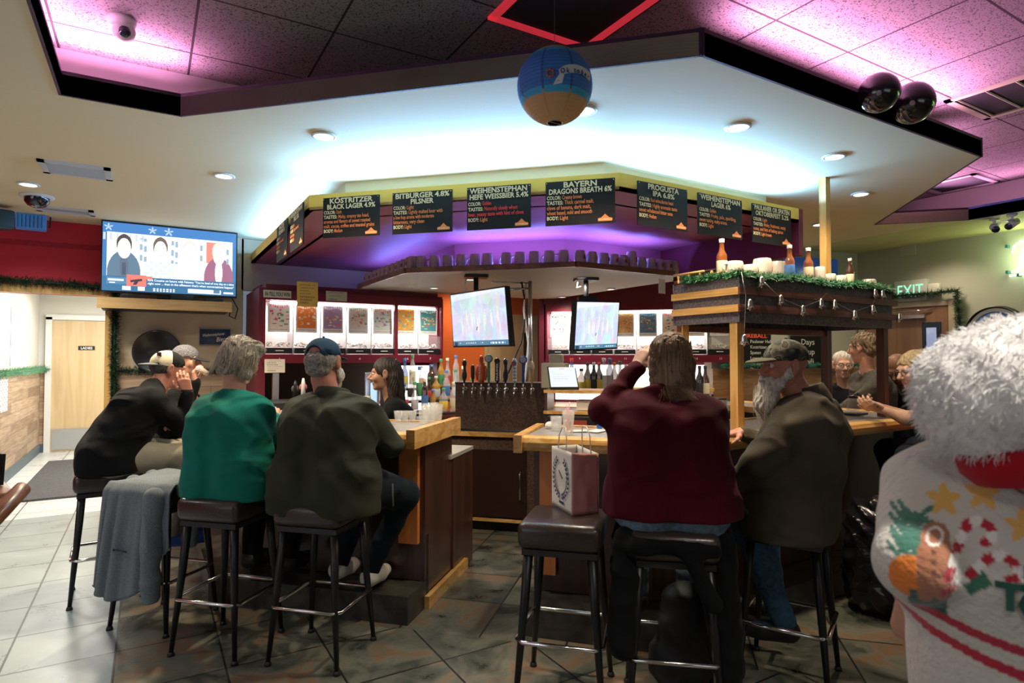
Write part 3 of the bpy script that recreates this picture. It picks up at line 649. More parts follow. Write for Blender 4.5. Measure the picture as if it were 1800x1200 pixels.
for i, px in enumerate((818, 833, 848, 861, 876, 890, 906, 921, 936)):
    s = sx(px, N1, 700); q = along(N1 + .02, s, TZ - .04); fwd = Vector((-ISQ, -ISQ, 0)); zf = 0
    f = MB(); f.lathe([(.001, .012), (.016, .012), (.018, 0)], q, axis=fwd, n=12); f.tube([q, q + fwd * .06], .010); f.ball(q + fwd * .055, .014, 10)
    f.tube([q + fwd * .05, q + fwd * .075 + Vector((0, 0, -.03)), q + fwd * .075 + Vector((0, 0, -.07))], [.010, .008, .006]); f.tube([q + fwd * .05, q + fwd * .05 + Vector((0, 0, .05))], .006)
    fo = f.build('faucet', chrome, tt, world=True)
    base = q + fwd * .05 + Vector((0, 0, .05)); h = MB(); kind, col = HND[i]; tall = (.20, .155, .235, .24, .20, .21, .21, .23, .18)[i]
    m = M('tap_%d' % i, col, .3, coat=.3)
    if kind in ('bone', 'dragon'): h.tube([base + Vector((.004*math.sin(3*u), 0, tall*u)) for u in [k/10 for k in range(11)]], [.007, .012, .02, .024, .022, .016, .012, .014, .02, .022, .008], 12)
    elif kind == 'stick': h.tube([base + Vector((0, 0, tall*u)) for u in (0, .15, .3, .8, .95, 1)], [.006, .010, .016, .019, .015, .004], 12)
    elif kind == 'knight':
        h.tube([base + Vector((0, 0, tall*u)) for u in (0, .12, .2, .5, .7, .75, .8, .92, 1)], [.02, .03, .034, .038, .034, .016, .02, .019, .006], 12)
        for sgn in (-1, 1): h.tube([base + Vector((sgn*.032*ISQ, -sgn*.032*ISQ, tall*.62)), base + Vector((sgn*.045*ISQ, -sgn*.045*ISQ, tall*.35)), base + Vector((sgn*.03*ISQ, -sgn*.03*ISQ, tall*.1))], .013)
    elif kind == 'slab': h.tube([base, base + Vector((0, 0, .02))], .012); h.box(base + Vector((0, 0, tall*.48)), (.042, .022, tall*.8), -PI/4, bev=.004); h.lathe([(.001, .012), (.025, .01), (.027, 0), (.001, -.01)], base + Vector((0, 0, tall*.93)), axis=fwd)
    else:
        h.tube([base + Vector((0, 0, tall*u)) for u in [k/12*.75 for k in range(13)]], [.008, .011] + [.014 + (.003 if (k % 2 and i == 8) else 0) for k in range(11)], 12)
        if kind == 'oval': h.ball(base + Vector((0, 0, tall*.8)), .034, 16, (.75, .45, 1.25))
        else: h.lathe([(.001, .012), (.034, .010), (.036, 0), (.034, -.010), (.001, -.012)], base + Vector((0, 0, tall*.86)), axis=fwd, n=24)
    th = h.build('tap_handle', m, tt, world=True); th['label'] = HL[i] + ' beer tap handle'; MW[th.name] = MW[tt.name]
    if kind in ('round', 'oval'):
        o = MB(); o.lathe([(.001, .0015), (.020 if kind == 'oval' else .025, .0015), (.021 if kind == 'oval' else .026, 0), (.001, -.001)], base + Vector((0, 0, tall*(.86 if kind == 'round' else .8))) + fwd*(.014 if kind == 'round' else .024), axis=fwd, n=24)
        o.build('badge', M('badge_%d' % i, [(.85, .85, .8), (.8, .85, .8), (.5, .15, .15), (.6, .7, .85)][i % 4], .35), th, world=True)
    if kind == 'slab': lettering('PAULANER', M('white_print', (.85, .85, .82), .5), th, base + Vector((0, 0, tall*.12)) + fwd*.0125 + Vector((.006, -.006, 0)), (0, 0, 1), (-ISQ, ISQ, 0), .024, width=tall*.7, bold=.02)
    if kind == 'knight': lettering('MAC & JACK', M('white_print', (.85, .85, .82), .5), th, base + Vector((0, 0, tall*.1)) + fwd*.039, (0, 0, 1), (-ISQ, ISQ, 0), .022, width=tall*.55)
    if i == 6:
        for k in range(5): zf = .02 + k*.028; o = MB(); o.lathe([(.0145, 0), (.0150, .007), (.0145, .014)], base + Vector((0, 0, zf)), n=12); o.build('stripe', M('pale_stripe', (.75, .8, .82), .4), th, world=True)
# ================================================================ PULL-TAB CASES (lit lottery cabinets)
caselight = M('case_white', (.80, .80, .78), .5); pass
def tickets_fn(seed, base, accents):
    r_ = np.random.RandomState(seed)
    def fn(U, V):
        c = rgbfill(U, (.86, .85, .82)); ins = (U > .05) & (U < .95) & (V > .16) & (V < .98); c[ins] = base
        for k in range(26):
            u, v = r_.uniform(.08, .85), r_.uniform(.2, .78); w, h = r_.uniform(.05, .16), r_.uniform(.025, .07)
            c[(U > u) & (U < u + w) & (V > v) & (V < v + h)] = accents[k % len(accents)]
        for k in range(3):
            v = .80 + .0 * k; a = np.abs(V - .88 - .03*np.sin(9*U + seed)) < .035; c[a & ins & (np.sin(60*U) > -.5)] = accents[k % len(accents)]
        c[(np.abs(V - .08) < .015) & (np.sin(90*U) > 0) & (U > .1) & (U < .9)] = (.2, .2, .2)
        return c
    return fn
PALS = [((.85, .80, .72), [(.75, .08, .25), (.1, .45, .25), (.85, .2, .35), (.1, .1, .1)], 'pink and green'), ((.80, .22, .04), [(.9, .85, .75), (.9, .5, .2)], 'orange-red'),
        ((.45, .32, .55), [(.85, .65, .2), (.8, .15, .15), (.8, .8, .7)], 'purple and yellow'), ((.82, .72, .66), [(.75, .25, .12), (.85, .45, .3), (.25, .5, .25)], 'pale coral'),
        ((.72, .76, .70), [(.35, .5, .3), (.2, .3, .6), (.75, .2, .2)], 'pale green wreath'), ((.75, .38, .05), [(.15, .45, .42), (.85, .65, .25), (.7, .15, .05)], 'amber'), ((.10, .38, .42), [(.85, .7, .15), (.75, .2, .1), (.85, .85, .75)], 'teal and gold'),
        ((.70, .78, .80), [(.8, .15, .25), (.3, .5, .7), (.1, .1, .1)], 'pink on light blue'), ((.75, .72, .70), [(.12, .12, .12), (.8, .2, .15)], 'black and red numbered'), ((.80, .72, .45), [(.85, .3, .4), (.2, .5, .4)], 'sunny yellow and pink'),
        ((.85, .5, .2), [(.9, .7, .4), (.8, .3, .1)], 'soft orange'), ((.12, .25, .42), [(.85, .7, .2), (.8, .25, .2), (.3, .6, .6)], 'dark blue and gold')]
printm = vcmat('printed_paper', rough=.5)
def pulltab_case(P0, P1, nrm, z0, z1, ncols, label, firstnum, pal0, split=None, posters=True):
    P0, P1 = Vector((*P0, 0)), Vector((*P1, 0)); ax = (P1 - P0).normalized(); nrm = Vector((*nrm, 0)).normalized(); L = (P1 - P0).length; dp = .30
    t = thing('pull_tab_case', label, 'display case', (P0.x, P0.y, z0))
    at_ = lambda u, w, z: P0 + ax * u - nrm * w + Vector((0, 0, z))   # w = depth into the case
    def bx_(b, u0, u1, w0, w1, za, zb):
        q = [at_(u0, w0, 0), at_(u1, w0, 0), at_(u1, w1, 0), at_(u0, w1, 0)]; b.prism([tuple(v[:2]) for v in q], za, zb)
    b = MB(); bx_(b, 0, L, dp, dp + .02, z0, z1); b.build('back', caselight, t, world=True)
    b = MB(); bx_(b, -.02, L + .02, -.005, dp, z1, z1 + .09); bx_(b, -.02, L + .02, -.005, dp, z0 - .085, z0); bx_(b, -.02, 0, -.005, dp, z0, z1); bx_(b, L, L + .02, -.005, dp, z0, z1)
    if split: bx_(b, split * L - .018, split * L + .018, -.006, .04, z0, z1)
    b.build('frame', M('case_red', (.15, .007, .022), .4), t, world=True)
    w = L / ncols
    for i in range(1, ncols):
        b = MB(); bx_(b, i*w - .003, i*w + .003, .02, dp, z0, z1 - .02); b.build('divider', M('white_plastic', (.8, .8, .8), .4), t, world=True)
    for i in range(ncols):
        b = MB(); bx_(b, i*w + .012, (i+1)*w - .012, .004, .1, z0 + .008, z0 + .062); dr_ = b.build('drawer', M('drawer_black', (.012, .011, .012), .35), t, world=True)
        b = MB(); bx_(b, (i+.36)*w, (i+.64)*w, -.006, .004, z0 + .031, z0 + .039); b.build('pull', M('white_plastic', (.8, .8, .8), .4), dr_, world=True)
        lettering(str(firstnum + i), M('white_print', (.85, .85, .82), .5), t, at_((i + .5)*w - .01, -.008, z0 - .055), ax, (0, 0, 1), .035, name='number')
        # heap of loose tickets lying behind the bin front
        r_ = random.Random(i + firstnum); b = MB()
        for k in range(46):
            q = at_(r_.uniform(i*w + .03, (i+1)*w - .03), r_.uniform(.03, .14), z0 + .075 + r_.uniform(0, .04)); b.mi = k % 3
            b.box(q, (.028, .012, .003), r_.uniform(0, 6), rot=(r_.uniform(-.8, .8), r_.uniform(-.8, .8), r_.uniform(0, 6)))
        tag(b.build('ticket_heap', [M('tick_a', (.45, .6, .5), .6), M('tick_b', (.8, .78, .72), .6), M('tick_c', (.65, .3, .3), .6)], t, world=True), 'loose paper pull tabs', kind='stuff')
        b = MB(); bx_(b, i*w + .01, (i+1)*w - .01, .012, .016, z0 + .065, z0 + .20); b.build('bin_front', M('acrylic_sheet', (.9, .92, .92), .1, alpha=.14), t, world=True)
        if posters and (i + pal0) < 40:
            base, acc, nm = PALS[(i + pal0) % len(PALS)]
            a = at_(i*w + w*.11, .05, z0 + .215); bb = at_((i+1)*w - w*.11, .05, z0 + .215); dd = at_(i*w + w*.11, .05, z0 + .215 + (z1 - z0)*.54)
            p = painted('pull_tab_flyer', printm, None, a, bb, dd, 34, 40, tickets_fn(i + pal0 * 3, base, acc), .004)
            tag(p, nm + ' pull tab flyer hanging in column %d of the %s' % (firstnum + i, 'left lit case' if pal0 == 0 else 'right lit case'), 'flyer', 'pull tab flyers in the lit cases')
    # tube lamp under the case lid
    b = MB(); b.tube([at_(.05, .05, z1 - .02), at_(L - .05, .05, z1 - .02)], .012, 10); b.build('lamp_tube', M('tube_glow', (1, 1, 1), .4, emit=9, ecol=(1, .97, .93)), t, world=True)
    c = at_(L / 2, .12, z1 - .03); lo = light('AREA', 'case_lamp', tuple(c), 15 * L, (1, .96, .92), L * .95, .1, to=tuple(at_(L / 2, .16, z0 + .2)))
    lo.rotation_euler = Matrix((ax, Vector((0, 0, 1)).cross(ax), Vector((0, 0, 1)))).transposed().to_euler()
    return t
C0, C1 = (.95, 6.15), (2.76, 6.15)
pulltab_case(C0, C1, (0, -1), 1.50, 2.02, 7, 'red framed lit pull tab case left of the orange wall, columns one to seven', 1, 0, split=.715)
q0, q1 = (4.13, 6.10), (5.62, 4.61)
pulltab_case(q0, q1, (-1, -1), 1.50, 2.02, 8, 'red framed lit pull tab case behind the hanging screens, right of the orange wall', 8, 7)
# surround of the right case, end post, lower lit back panels
b = MB(); nn = Vector((ISQ, ISQ, 0))
def dwall(w0, w1, z0, z1, u0=-.06, u1=2.16):
    ax = Vector((ISQ, -ISQ, 0)); P0 = Vector((*q0, 0)); q = [P0 + ax*u0 + nn*w0, P0 + ax*u1 + nn*w0, P0 + ax*u1 + nn*w1, P0 + ax*u0 + nn*w1]
    b.prism([tuple(v[:2]) for v in q], z0, z1)
dwall(.33, .40, 0, 2.6); dwall(0, .4, 2.11, 2.6); dwall(0, .4, 0, 2.2, -.1, -.04)
struct('wall_case_right', b, maroon)
b = MB(); dwall(-.02, .06, 0, 2.17, 2.13, 2.20); struct('trim_case_post', b, walnut)
glowp = M('back_panel_glow', (.9, .9, .88), .5, emit=1.6, ecol=(1, .98, .95))
t = thing('lit_bottle_display', 'glowing white panel under the left pull tab case beside the bartender', 'display panel', (2.3, 6.3, 1.0))
MB().box((2.56, 6.45, 1.13), (.36, .03, .50)).build('glow_panel', glowp, t, world=True); b = MB(); b.box((2.56, 6.46, 1.39), (.42, .05, .03)); b.box((2.36, 6.46, 1.13), (.03, .05, .55)); b.build('frame', M('case_red', (.15, .007, .022), .4), t, world=True)
t = thing('lit_bottle_display', 'glowing white panel under the right pull tab case', 'display panel', (4.9, 5.3, 1.0)); b = MB(); dwall(.28, .31, .95, 1.38, .05, 2.05); b.build('glow_panel', glowp, t, world=True)
# back counters
t = thing('back_counter', 'back bar counter under the left lit case', 'counter', (1.9, 5.9, 0)); MB().box((1.46, 5.94, .46), (.94, .36, .88)).build('body', darkpanel, t, world=True); MB().box((1.46, 5.93, .92), (.98, .40, .04)).build('top', oak, t, world=True)
t = thing('back_counter', 'back bar counter with the cash register under the right lit case', 'counter', (4.2, 5.3, 0))
b = MB(); dwall(-.42, .28, 0, .88, .0, 2.1); b.build('body', blk, t, world=True); b = MB(); dwall(-.46, .28, .88, .92, -.02, 2.12); b.build('top', oakd, t, world=True)
b = MB(); dwall(-.2, .28, 1.10, 1.13, .0, 1.9); b.build('riser_shelf', oakd, t, world=True)
# notes and papers taped on and around the left case
def note(px0, py0, px1, py1, Y, col, lb, text=None, tcol=(.05, .05, .05), size=.03, rows=0, nm='paper_note'):
    a = hit(px0, py1, Y=Y); b_ = hit(px1, py1, Y=Y); d_ = hit(px0, py0, Y=Y); b_.z = a.z
    def fn(U, V):
        c = rgbfill(U, col)
        for k in range(rows):
            v = .15 + .72 * k / max(1, rows - 1); c[(np.abs(V - v) < .028) & (U > .12) & (U < .55 + .33 * math.sin(k*2.3)**2) & (np.sin(70*U + k) > -.6)] = tcol
        return c
    p = painted(nm, printm, None, a, b_, d_, 40, 26, fn, .002); tag(p, lb, 'paper note')
    if text: lettering(text, M('black_letters', (.02, .02, .02), .6), p, a + Vector((.012, -.003, (d_.z - a.z)*.22)), (1, 0, 0), (0, 0, 1), size, width=(b_.x - a.x)*.9, bold=.015)
    return p
note(463, 509, 512, 522, 6.13, (.62, .68, .52), 'pale strip reading IN TILL YOU WIN on top of the left case', 'IN TILL YOU WIN', size=.055)
note(522, 494, 559, 538, 6.11, (.78, .60, .12), 'yellow handwritten notice taped over the left case', rows=7, tcol=(.45, .28, .08))
note(573, 511, 610, 528, 6.12, (.50, .60, .36), 'green paper notice taped above the left case', rows=3)
note(465, 631, 501, 655, 6.135, (.80, .78, .70), 'white paper notice hanging under the left case', rows=6, tcol=(.3, .3, .3))
# ================================================================ BEER BOARDS
board = M('chalk_black', (.014, .013, .014), .6, spec=.2, bump=.03, bs=200); chalk = M('chalk_cream', (.88, .78, .50), .8, emit=.0); chalko = M('chalk_orange', (.85, .26, .08), .8); chalkr = M('chalk_red', (.80, .05, .05), .8)
BT = [
 ('KÖSTRITZER|BLACK LAGER 4.9%', [('COLOR:', 'Dark'), ('TASTES:', 'Malty, creamy tan head,'), ('', 'aromas and flavors of sweet roasted'), ('', 'malt, cocoa, coffee and toasted grains'), ('BODY:', 'Medium')], (568, 353, 667, 425), 'D'),
 ('BITBURGER 4.8%|PILSNER', [('COLOR:', 'Light'), ('TASTES:', 'Lightly malted beer with'), ('', 'a low hop aroma with moderate'), ('', 'bitterness, very clean'), ('BODY:', 'Light')], (690, 343, 795, 419), 'D'),
 ('WEIHENSTEPHAN|HEFE WEISSBIER 5.4%', [('COLOR:', 'Golden'), ('TASTES:', 'Naturally cloudy wheat'), ('', 'beer, yeasty taste with hint of clove'), ('BODY:', 'Light')], (821, 333, 933, 410), 'D'),
 ('BAYERN|DRAGONS BREATH 6%', [('COLOR:', 'Creamy brown'), ('TASTES:', 'Thick carmel malt,'), ('', 'clove of banana, dark malt,'), ('', 'wheat based, mild and smooth'), ('BODY:', 'Light')], (959, 325, 1081, 406), 'D'),
 ('PROGUSTA|IPA 6.8%', [('COLOR:', 'Red w/moderate head'), ('TASTES:', 'Highly aromatic taste'), ('', 'sweet w/balanced bitter note'), ('BODY:', 'Medium')], (1121, 325, 1208, 404), 'Y'),
 ('WEIHENSTEPHAN|LAGER 6%', [('COLOR:', 'Golden'), ('TASTES:', 'Fruity, pale, sparkling,'), ('', 'sweet tasting, malty aroma'), ('BODY:', 'Light')], (1227, 347, 1304, 425), 'Y'),
 ('PAULANER OR SPATEN|OKTOBERFEST 5.2%', [('COLOR:', 'Light'), ('TASTES:', 'Malty, fruitiness, nutty'), ('', 'notes, and hint of baking spices'), ('BODY:', 'Light brown')], (1322, 364, 1390, 437), 'Y'),
 ('WEIHENSTEPHAN|PILS 5%', [('COLOR:', 'Light'), ('TASTES:', 'Crisp, clean malt'), ('', 'with soft hops'), ('BODY:', 'Light')], (511, 366, 533, 438), 'X'),
 ('HACKER|PSCHORR 5%', [('COLOR:', 'Golden'), ('TASTES:', 'Smooth sweet malt'), ('', 'and light hops'), ('BODY:', 'Medium')], (487, 392, 505, 455), 'X')]
BLAB = ['a dark black lager with toasted grains', 'a light pilsner with low hop aroma', 'a golden cloudy wheat beer in red writing', 'a creamy brown beer with dragons in its name', 'a red IPA with bitter note', 'a fruity pale sparkling lager', 'an October festival beer with baking spices', 'a crisp pilsner, on the left side face nearer the corner', 'a golden ale, far end of the left side face']
for bi, (ttl, rows, (x0, y0, x1, y1), pl) in enumerate(BT):
    kw = {'D': {'D': 5.275 - .06}, 'Y': {'Y': 2.83 - .04}, 'X': {'X': .945 - .03}}[pl]
    A = hit(x0, y0, **kw); B_ = hit(x1, y0 + 3, **kw); ztop = 2.552; hgt = .272 if pl != 'X' else .29; A.z = B_.z = ztop
    xd = (B_ - A).normalized(); wd = (B_ - A).length; nrm = xd.cross(Vector((0, 0, 1)))
    nmz = ttl.replace('|', ' ').title()
    t = thing('beer_board', 'black chalk beer board describing ' + BLAB[bi], 'menu board', tuple(A), 0, 'black beer boards on the yellow band')
    lo_ = A - Vector((0, 0, hgt)); MB().slab(lo_, lo_ + xd*wd, A + xd*wd, A, .008).build('panel', board, t, world=True)
    b = MB()
    for u in (.02, .98): b.ball(A + xd*wd*u + nrm*.004 - Vector((0, 0, .012)), .004, 8)
    b.build('screw', metal, t, world=True)
    L1, L2 = ttl.split('|'); o = A + nrm * .003; cx = xd * wd / 2; up = Vector((0, 0, 1))
    w1 = wd * min(.90, .070*len(L1) + .06); w2 = wd * min(.92, .052*len(L2) + .02)
    lettering(L1, chalk, t, o + xd*(wd - w1)/2 - up*.040, xd, up, .047, width=w1, bold=.03, name='title')
    lettering(L2, chalk, t, o + xd*(wd - w2)/2 - up*.079, xd, up, .045, width=w2, bold=.03, name='title')
    z = .118 if len(rows) < 5 else .112; ls = .034 if len(rows) == 4 else .0315
    for k, (h_, tx) in enumerate(rows):
        x = wd * .02
        if h_:
            hw = wd * .034 * len(h_); lettering(h_, chalk, t, o + xd*x - up*z, xd, up, .032, width=hw, bold=.025, name='heading'); x += hw + wd*.02
        tw = min(wd*.96 - x, wd * .0235 * len(tx)); lettering(tx, chalkr if (bi == 2 and k < 3) else chalko, t, o + xd*x - up*z, xd, up, .035, width=tw, bold=.010, name='note')
        z += ls
    # small mountain lodge emblem in the corner
    b = MB(); e0 = o + xd*wd*.76 - up*(hgt - .012); ew = wd*.2
    b._add([e0, e0 + xd*ew, e0 + xd*ew + up*.018, e0 + xd*ew*.78 + up*.022, e0 + xd*ew*.5 + up*.044, e0 + xd*ew*.22 + up*.022, e0 + up*.018], [(0, 1, 2, 3, 4, 5, 6)])
    b.build('emblem', chalko, t, world=True)
    lettering('HOFBRAU', chalk, t, e0 + nrm*.001 + up*.006, xd, up, .012, width=ew, bold=.02, name='emblem_text')
# ================================================================ MUGS ON THE SHELF
mugm = M('grey_brown_stoneware', (.44, .37, .35), .3, coat=.4, var=.15, vs=6)
t0 = thing('beer_mug', 'x', 'mug', (0, 0, -9), 0, 'stoneware mugs along the high shelf')
MB().lathe([(.001, .002), (.040, .002), (.045, .01), (.047, .05), (.046, .09), (.040, .112), (.041, .118), (.036, .118), (.035, .10), (.001, .09)], n=18).build('body', mugm, t0)
b = MB(); b.tube([(.044, 0, .095), (.072, 0, .088), (.080, 0, .06), (.070, 0, .032), (.045, 0, .026)], .007, 8); b.build('handle', mugm, t0)
b = MB(); b.box((.0, -.0475, .065), (.022, .004, .03)); b.build('crest', M('mug_crest', (.22, .05, .05), .4), t0)
first = True; cnt = 0
def place_mug(x, y, rz, lb, sc=1.0, z=2.2055):
    global first
    m4 = mat44((x, y, z), rz) @ Matrix.Diagonal((1, 1, sc, 1))
    if first: t0.matrix_world = m4; MW[t0.name] = m4; t0['label'] = lb; first = False
    else: dup(t0, label=lb, M44=m4)
ordn = ['first', 'second', 'third', 'fourth', 'fifth', 'sixth', 'seventh', 'eighth', 'ninth', 'tenth', 'eleventh', 'twelfth']
for i in range(10): place_mug(1.925, 6.08 - i*.128, -PI/2 + .4*math.sin(i), 'grey stoneware mug, %s from the far end of the left shelf run' % ordn[i])
place_mug(1.94, 4.90, -2.2, 'wide dark stoneware mug at the left corner of the shelf', 1.05)
for i, px in enumerate((741, 764, 787, 811, 835, 857, 890, 914, 939, 966, 991)):
    p = hit(px, 458, D=6.72 + .10); place_mug(p.x, p.y, -PI/4 + .5*math.sin(i*2.1) + 2.6, 'grey stoneware mug, %s from the left along the middle shelf run' % ordn[i], 1.02)
for i, px in enumerate((1019, 1040, 1061, 1079, 1095, 1110, 1127, 1144, 1159, 1173, 1184)):
    p = hit(px, 460, Y=3.905); place_mug(p.x, p.y, .5*math.sin(i*1.3) + .3, ('tall grey stoneware stein standing above its neighbours on the right shelf run' if i == 5 else 'grey stoneware mug, %s from the corner along the right shelf run' % ordn[i]), 1.35 if i == 5 else 1.0)
tag(MB().box((3.90, 3.95, 2.10), (.10, .004, .13), rz=.2).build('paper_sign', M('bright_paper', (.85, .82, .85), .6), loc=(3.9, 3.95, 2.1)), 'blank white sign hanging at the right end of the mug shelf', 'sign')
# ================================================================ SCREENS
def tv(name, label, cat, TL, TR, BR, BL_, fn, nx, ny, strength, thick=.045, frame=.012):
    TL, TR, BR, BL_ = [Vector(v) for v in (TL, TR, BR, BL_)]
    t = thing(name, label, cat, tuple((BL_ + BR) / 2)); n = (BR - BL_).cross(TL - BL_).normalized()
    MB().slab(BL_, BR, TR, TL, thick).build('housing', blk, t, world=True)
    ux, uy = (TR - TL).normalized(), (TL - BL_).normalized(); f = frame
    a = BL_ + ux*f + uy*f*1.3 + n*.0015; b_ = BR - ux*f + uy*f*1.3 + n*.0015; d_ = TL + ux*f - uy*f + n*.0015
    painted('screen', vcmat('screen_' + label[:8], emit=strength), t, a, b_, d_, nx, ny, fn)
    return t, a, b_, d_, n
def news(U, V):
    c = rgbfill(U, (.06, .20, .38)); c[..., 2] += .12 * V
    def R(u0, u1, v0, v1, col): c[(U >= u0) & (U < u1) & (V >= v0) & (V < v1)] = col
    def Ecl(u, v, a, b, col): c[((U-u)/a)**2 + ((V-v)/b)**2 < 1] = col
    for (u, v, s) in ((.04, .93, .035), (.35, .93, .035), (.47, .93, .04)):
        ang = np.arctan2(V - v, (U - u)*1.78); rr = np.hypot(V - v, (U - u)*1.78); c[rr < s*2*(.55 + .45*np.cos(5*(ang - PI/2)))*.8] = (.45, .60, .75)
    R(.03, .97, .22, .86, (1.0, 1.0, 1.0)); q = (np.sin(140*U) > .3) & (V > .74) & (V < .85) & (U < .3); c[q] = (.55, .62, .70)
    for i, (u, coat, hair, skin) in enumerate(((.15, (.12, .20, .28), (.08, .07, .07), (1.0, .93, .88)), (.41, (.86, .90, .86), (.16, .12, .10), (1, .95, .92)), (.63, (.95, .93, .90), (.72, .68, .64), (1, .96, .93)), (.86, (.34, .14, .22), (.80, .68, .6), (1.0, .88, .80)))):
        if i == 3: R(.76, .84, .5, .83, (.85, .25, .2))
        Ecl(u, .26, .118, .34, coat); R(u - .13, u + .13, .10, .22, (.06, .20, .38)); Ecl(u, .36, .03, .20, (.12, .16, .22) if i == 0 else (.96, .93, .9))
        Ecl(u, .69, .055, .15, hair); Ecl(u, .63, .047, .15, skin); c[(np.abs(U - u) < .03) & (np.abs(V - .65) < .008)] = np.array(skin)*.75; c[(np.abs(U - u) < .016) & (np.abs(V - .56) < .007)] = np.array(skin)*.65
        if i == 0: R(u - .012, u + .012, .24, .42, (.08, .10, .16))
        if i == 1: c[(((U-u)/.11)**2 + ((V-.26)/.3)**2 < 1) & (np.sin(95*U)*np.sin(60*V) > .45) & (V < .46)] = (.55, .72, .72)
    for k, u in enumerate((.27, .30, .50, .53, .72, .93)): c[(np.abs(U - u) < .01) & (V > .45) & (V < .8) & (np.sin(40*V + k) > -.2)] = (.30, .42, .50)
    R(0, 1, 0, .22, (.05, .16, .30)); R(.03, .17, .10, .20, (.10, .24, .40)); R(.17, .31, .08, .25, (.90, .20, .16)); R(.31, .355, .19, .235, (.9, .2, .16)); R(.04, .15, .15, .175, (.85, .9, .95)); R(.05, .09, .11, .13, (.8, .85, .9))
    R(.14, .20, .02, .075, (.9, .92, .94)); R(.25, .30, .02, .075, (.9, .92, .94)); R(.62, .88, .02, .085, (.92, .94, .96)); R(.82, .87, .03, .08, (.1, .2, .3)); R(.9, .98, .03, .06, (.8, .88, .95))
    w = (U > .36) & (U < .52) & ((np.abs(V - .055) < .012) | (np.abs(V - .025) < .010)) & (np.sin(260*U) > -.3); c[w] = (.8, .85, .9)
    f = (np.abs(V - .165 - .35*(U - .24)) < .018) & (U > .195) & (U < .28) | (np.abs(U - .235 - .3*(V - .13)) < .013) & (V > .10) & (V < .17); c[f] = (.06, .05, .06)
    return np.clip(c, 0, 1)
# news television on its oak shelf
Yt = 6.78
TL, TR = hit(178, 385, Y=Yt), hit(418, 408, Y=Yt + .02); BL0, BR0 = hit(176, 513, Y=Yt), hit(416, 523, Y=Yt + .02)
TL.x = BL0.x = (TL.x + BL0.x) / 2; TR.x = BR0.x = (TR.x + BR0.x) / 2; TL.z = TR.z = min(2.745, (TL.z + TR.z) / 2); BL0.z = BR0.z = (BL0.z + BR0.z) / 2
t, a, b_, d_, n_ = tv('television', 'large wall television showing a four person news panel above the oak shelf', 'television', TL, TR, BR0, BL0, news, 300, 170, 1.15)
w_ = (b_ - a).length; lw = M('screen_letters', (0, 0, 0), .5, emit=1.4, ecol=(.9, .95, 1)); hh = (d_ - a).length
lettering('Kirk Cousins on future with Falcons: "You\'re kind of one day at a time', lw, t, a + Vector((w_*.32, -.003, hh*.165)), (1, 0, 0), (0, 0, 1), .030, width=w_*.66, bold=.01, name='headline')
lettering('right now ... then in the offseason that\'s when conversations happen"', lw, t, a + Vector((w_*.32, -.003, hh*.115)), (1, 0, 0), (0, 0, 1), .030, width=w_*.66, bold=.01, name='headline')
MB().box(((TL.x + TR.x)/2, Yt + .12, 2.06), (.25, .12, .03)).build('stand', blk, t, world=True)
s = thing('wall_shelf', 'oak wall shelf holding up the news television', 'shelf', (.2, 7.0, 1.9)); z1 = hit(300, 530, Y=6.72).z
MB().box((.155, 6.88, z1 + .005), (1.10, .40, .02)).build('board', oak, s, world=True); MB().box((.155, 6.68, z1 - .035), (1.12, .025, .10)).build('fascia', wood('pale_oak', (.70, .45, .20), (.58, .34, .13), 'x'), s, world=True)
MB().box((.155, 6.9, z1 - .08), (1.06, .3, .015)).build('underside', blk, s, world=True)
for i, (x, w, h, lb) in enumerate(((-.12, .22, .035, 'flat black media box on the television shelf'), (.28, .2, .05, 'slim dark receiver under the middle of the television'), (.56, .16, .03, 'small black router at the right end of the television shelf'))):
    tag(MB().box((x, 6.80, z1 + .016 + h/2), (w, .14, h), bev=.004).build('media_box', blk, loc=(x, 6.80, z1 + .016)), lb, 'media box')
b = MB(); b.tube([(.73, 6.9, 2.1), (.79, 6.85, 1.97), (.77, 6.9, 1.87), (.72, 6.95, 1.9), (.74, 7.0, 2.0)], .006); tag(b.build('power_cable', blk), 'coiled black cable at the right end of the television shelf', 'cable')
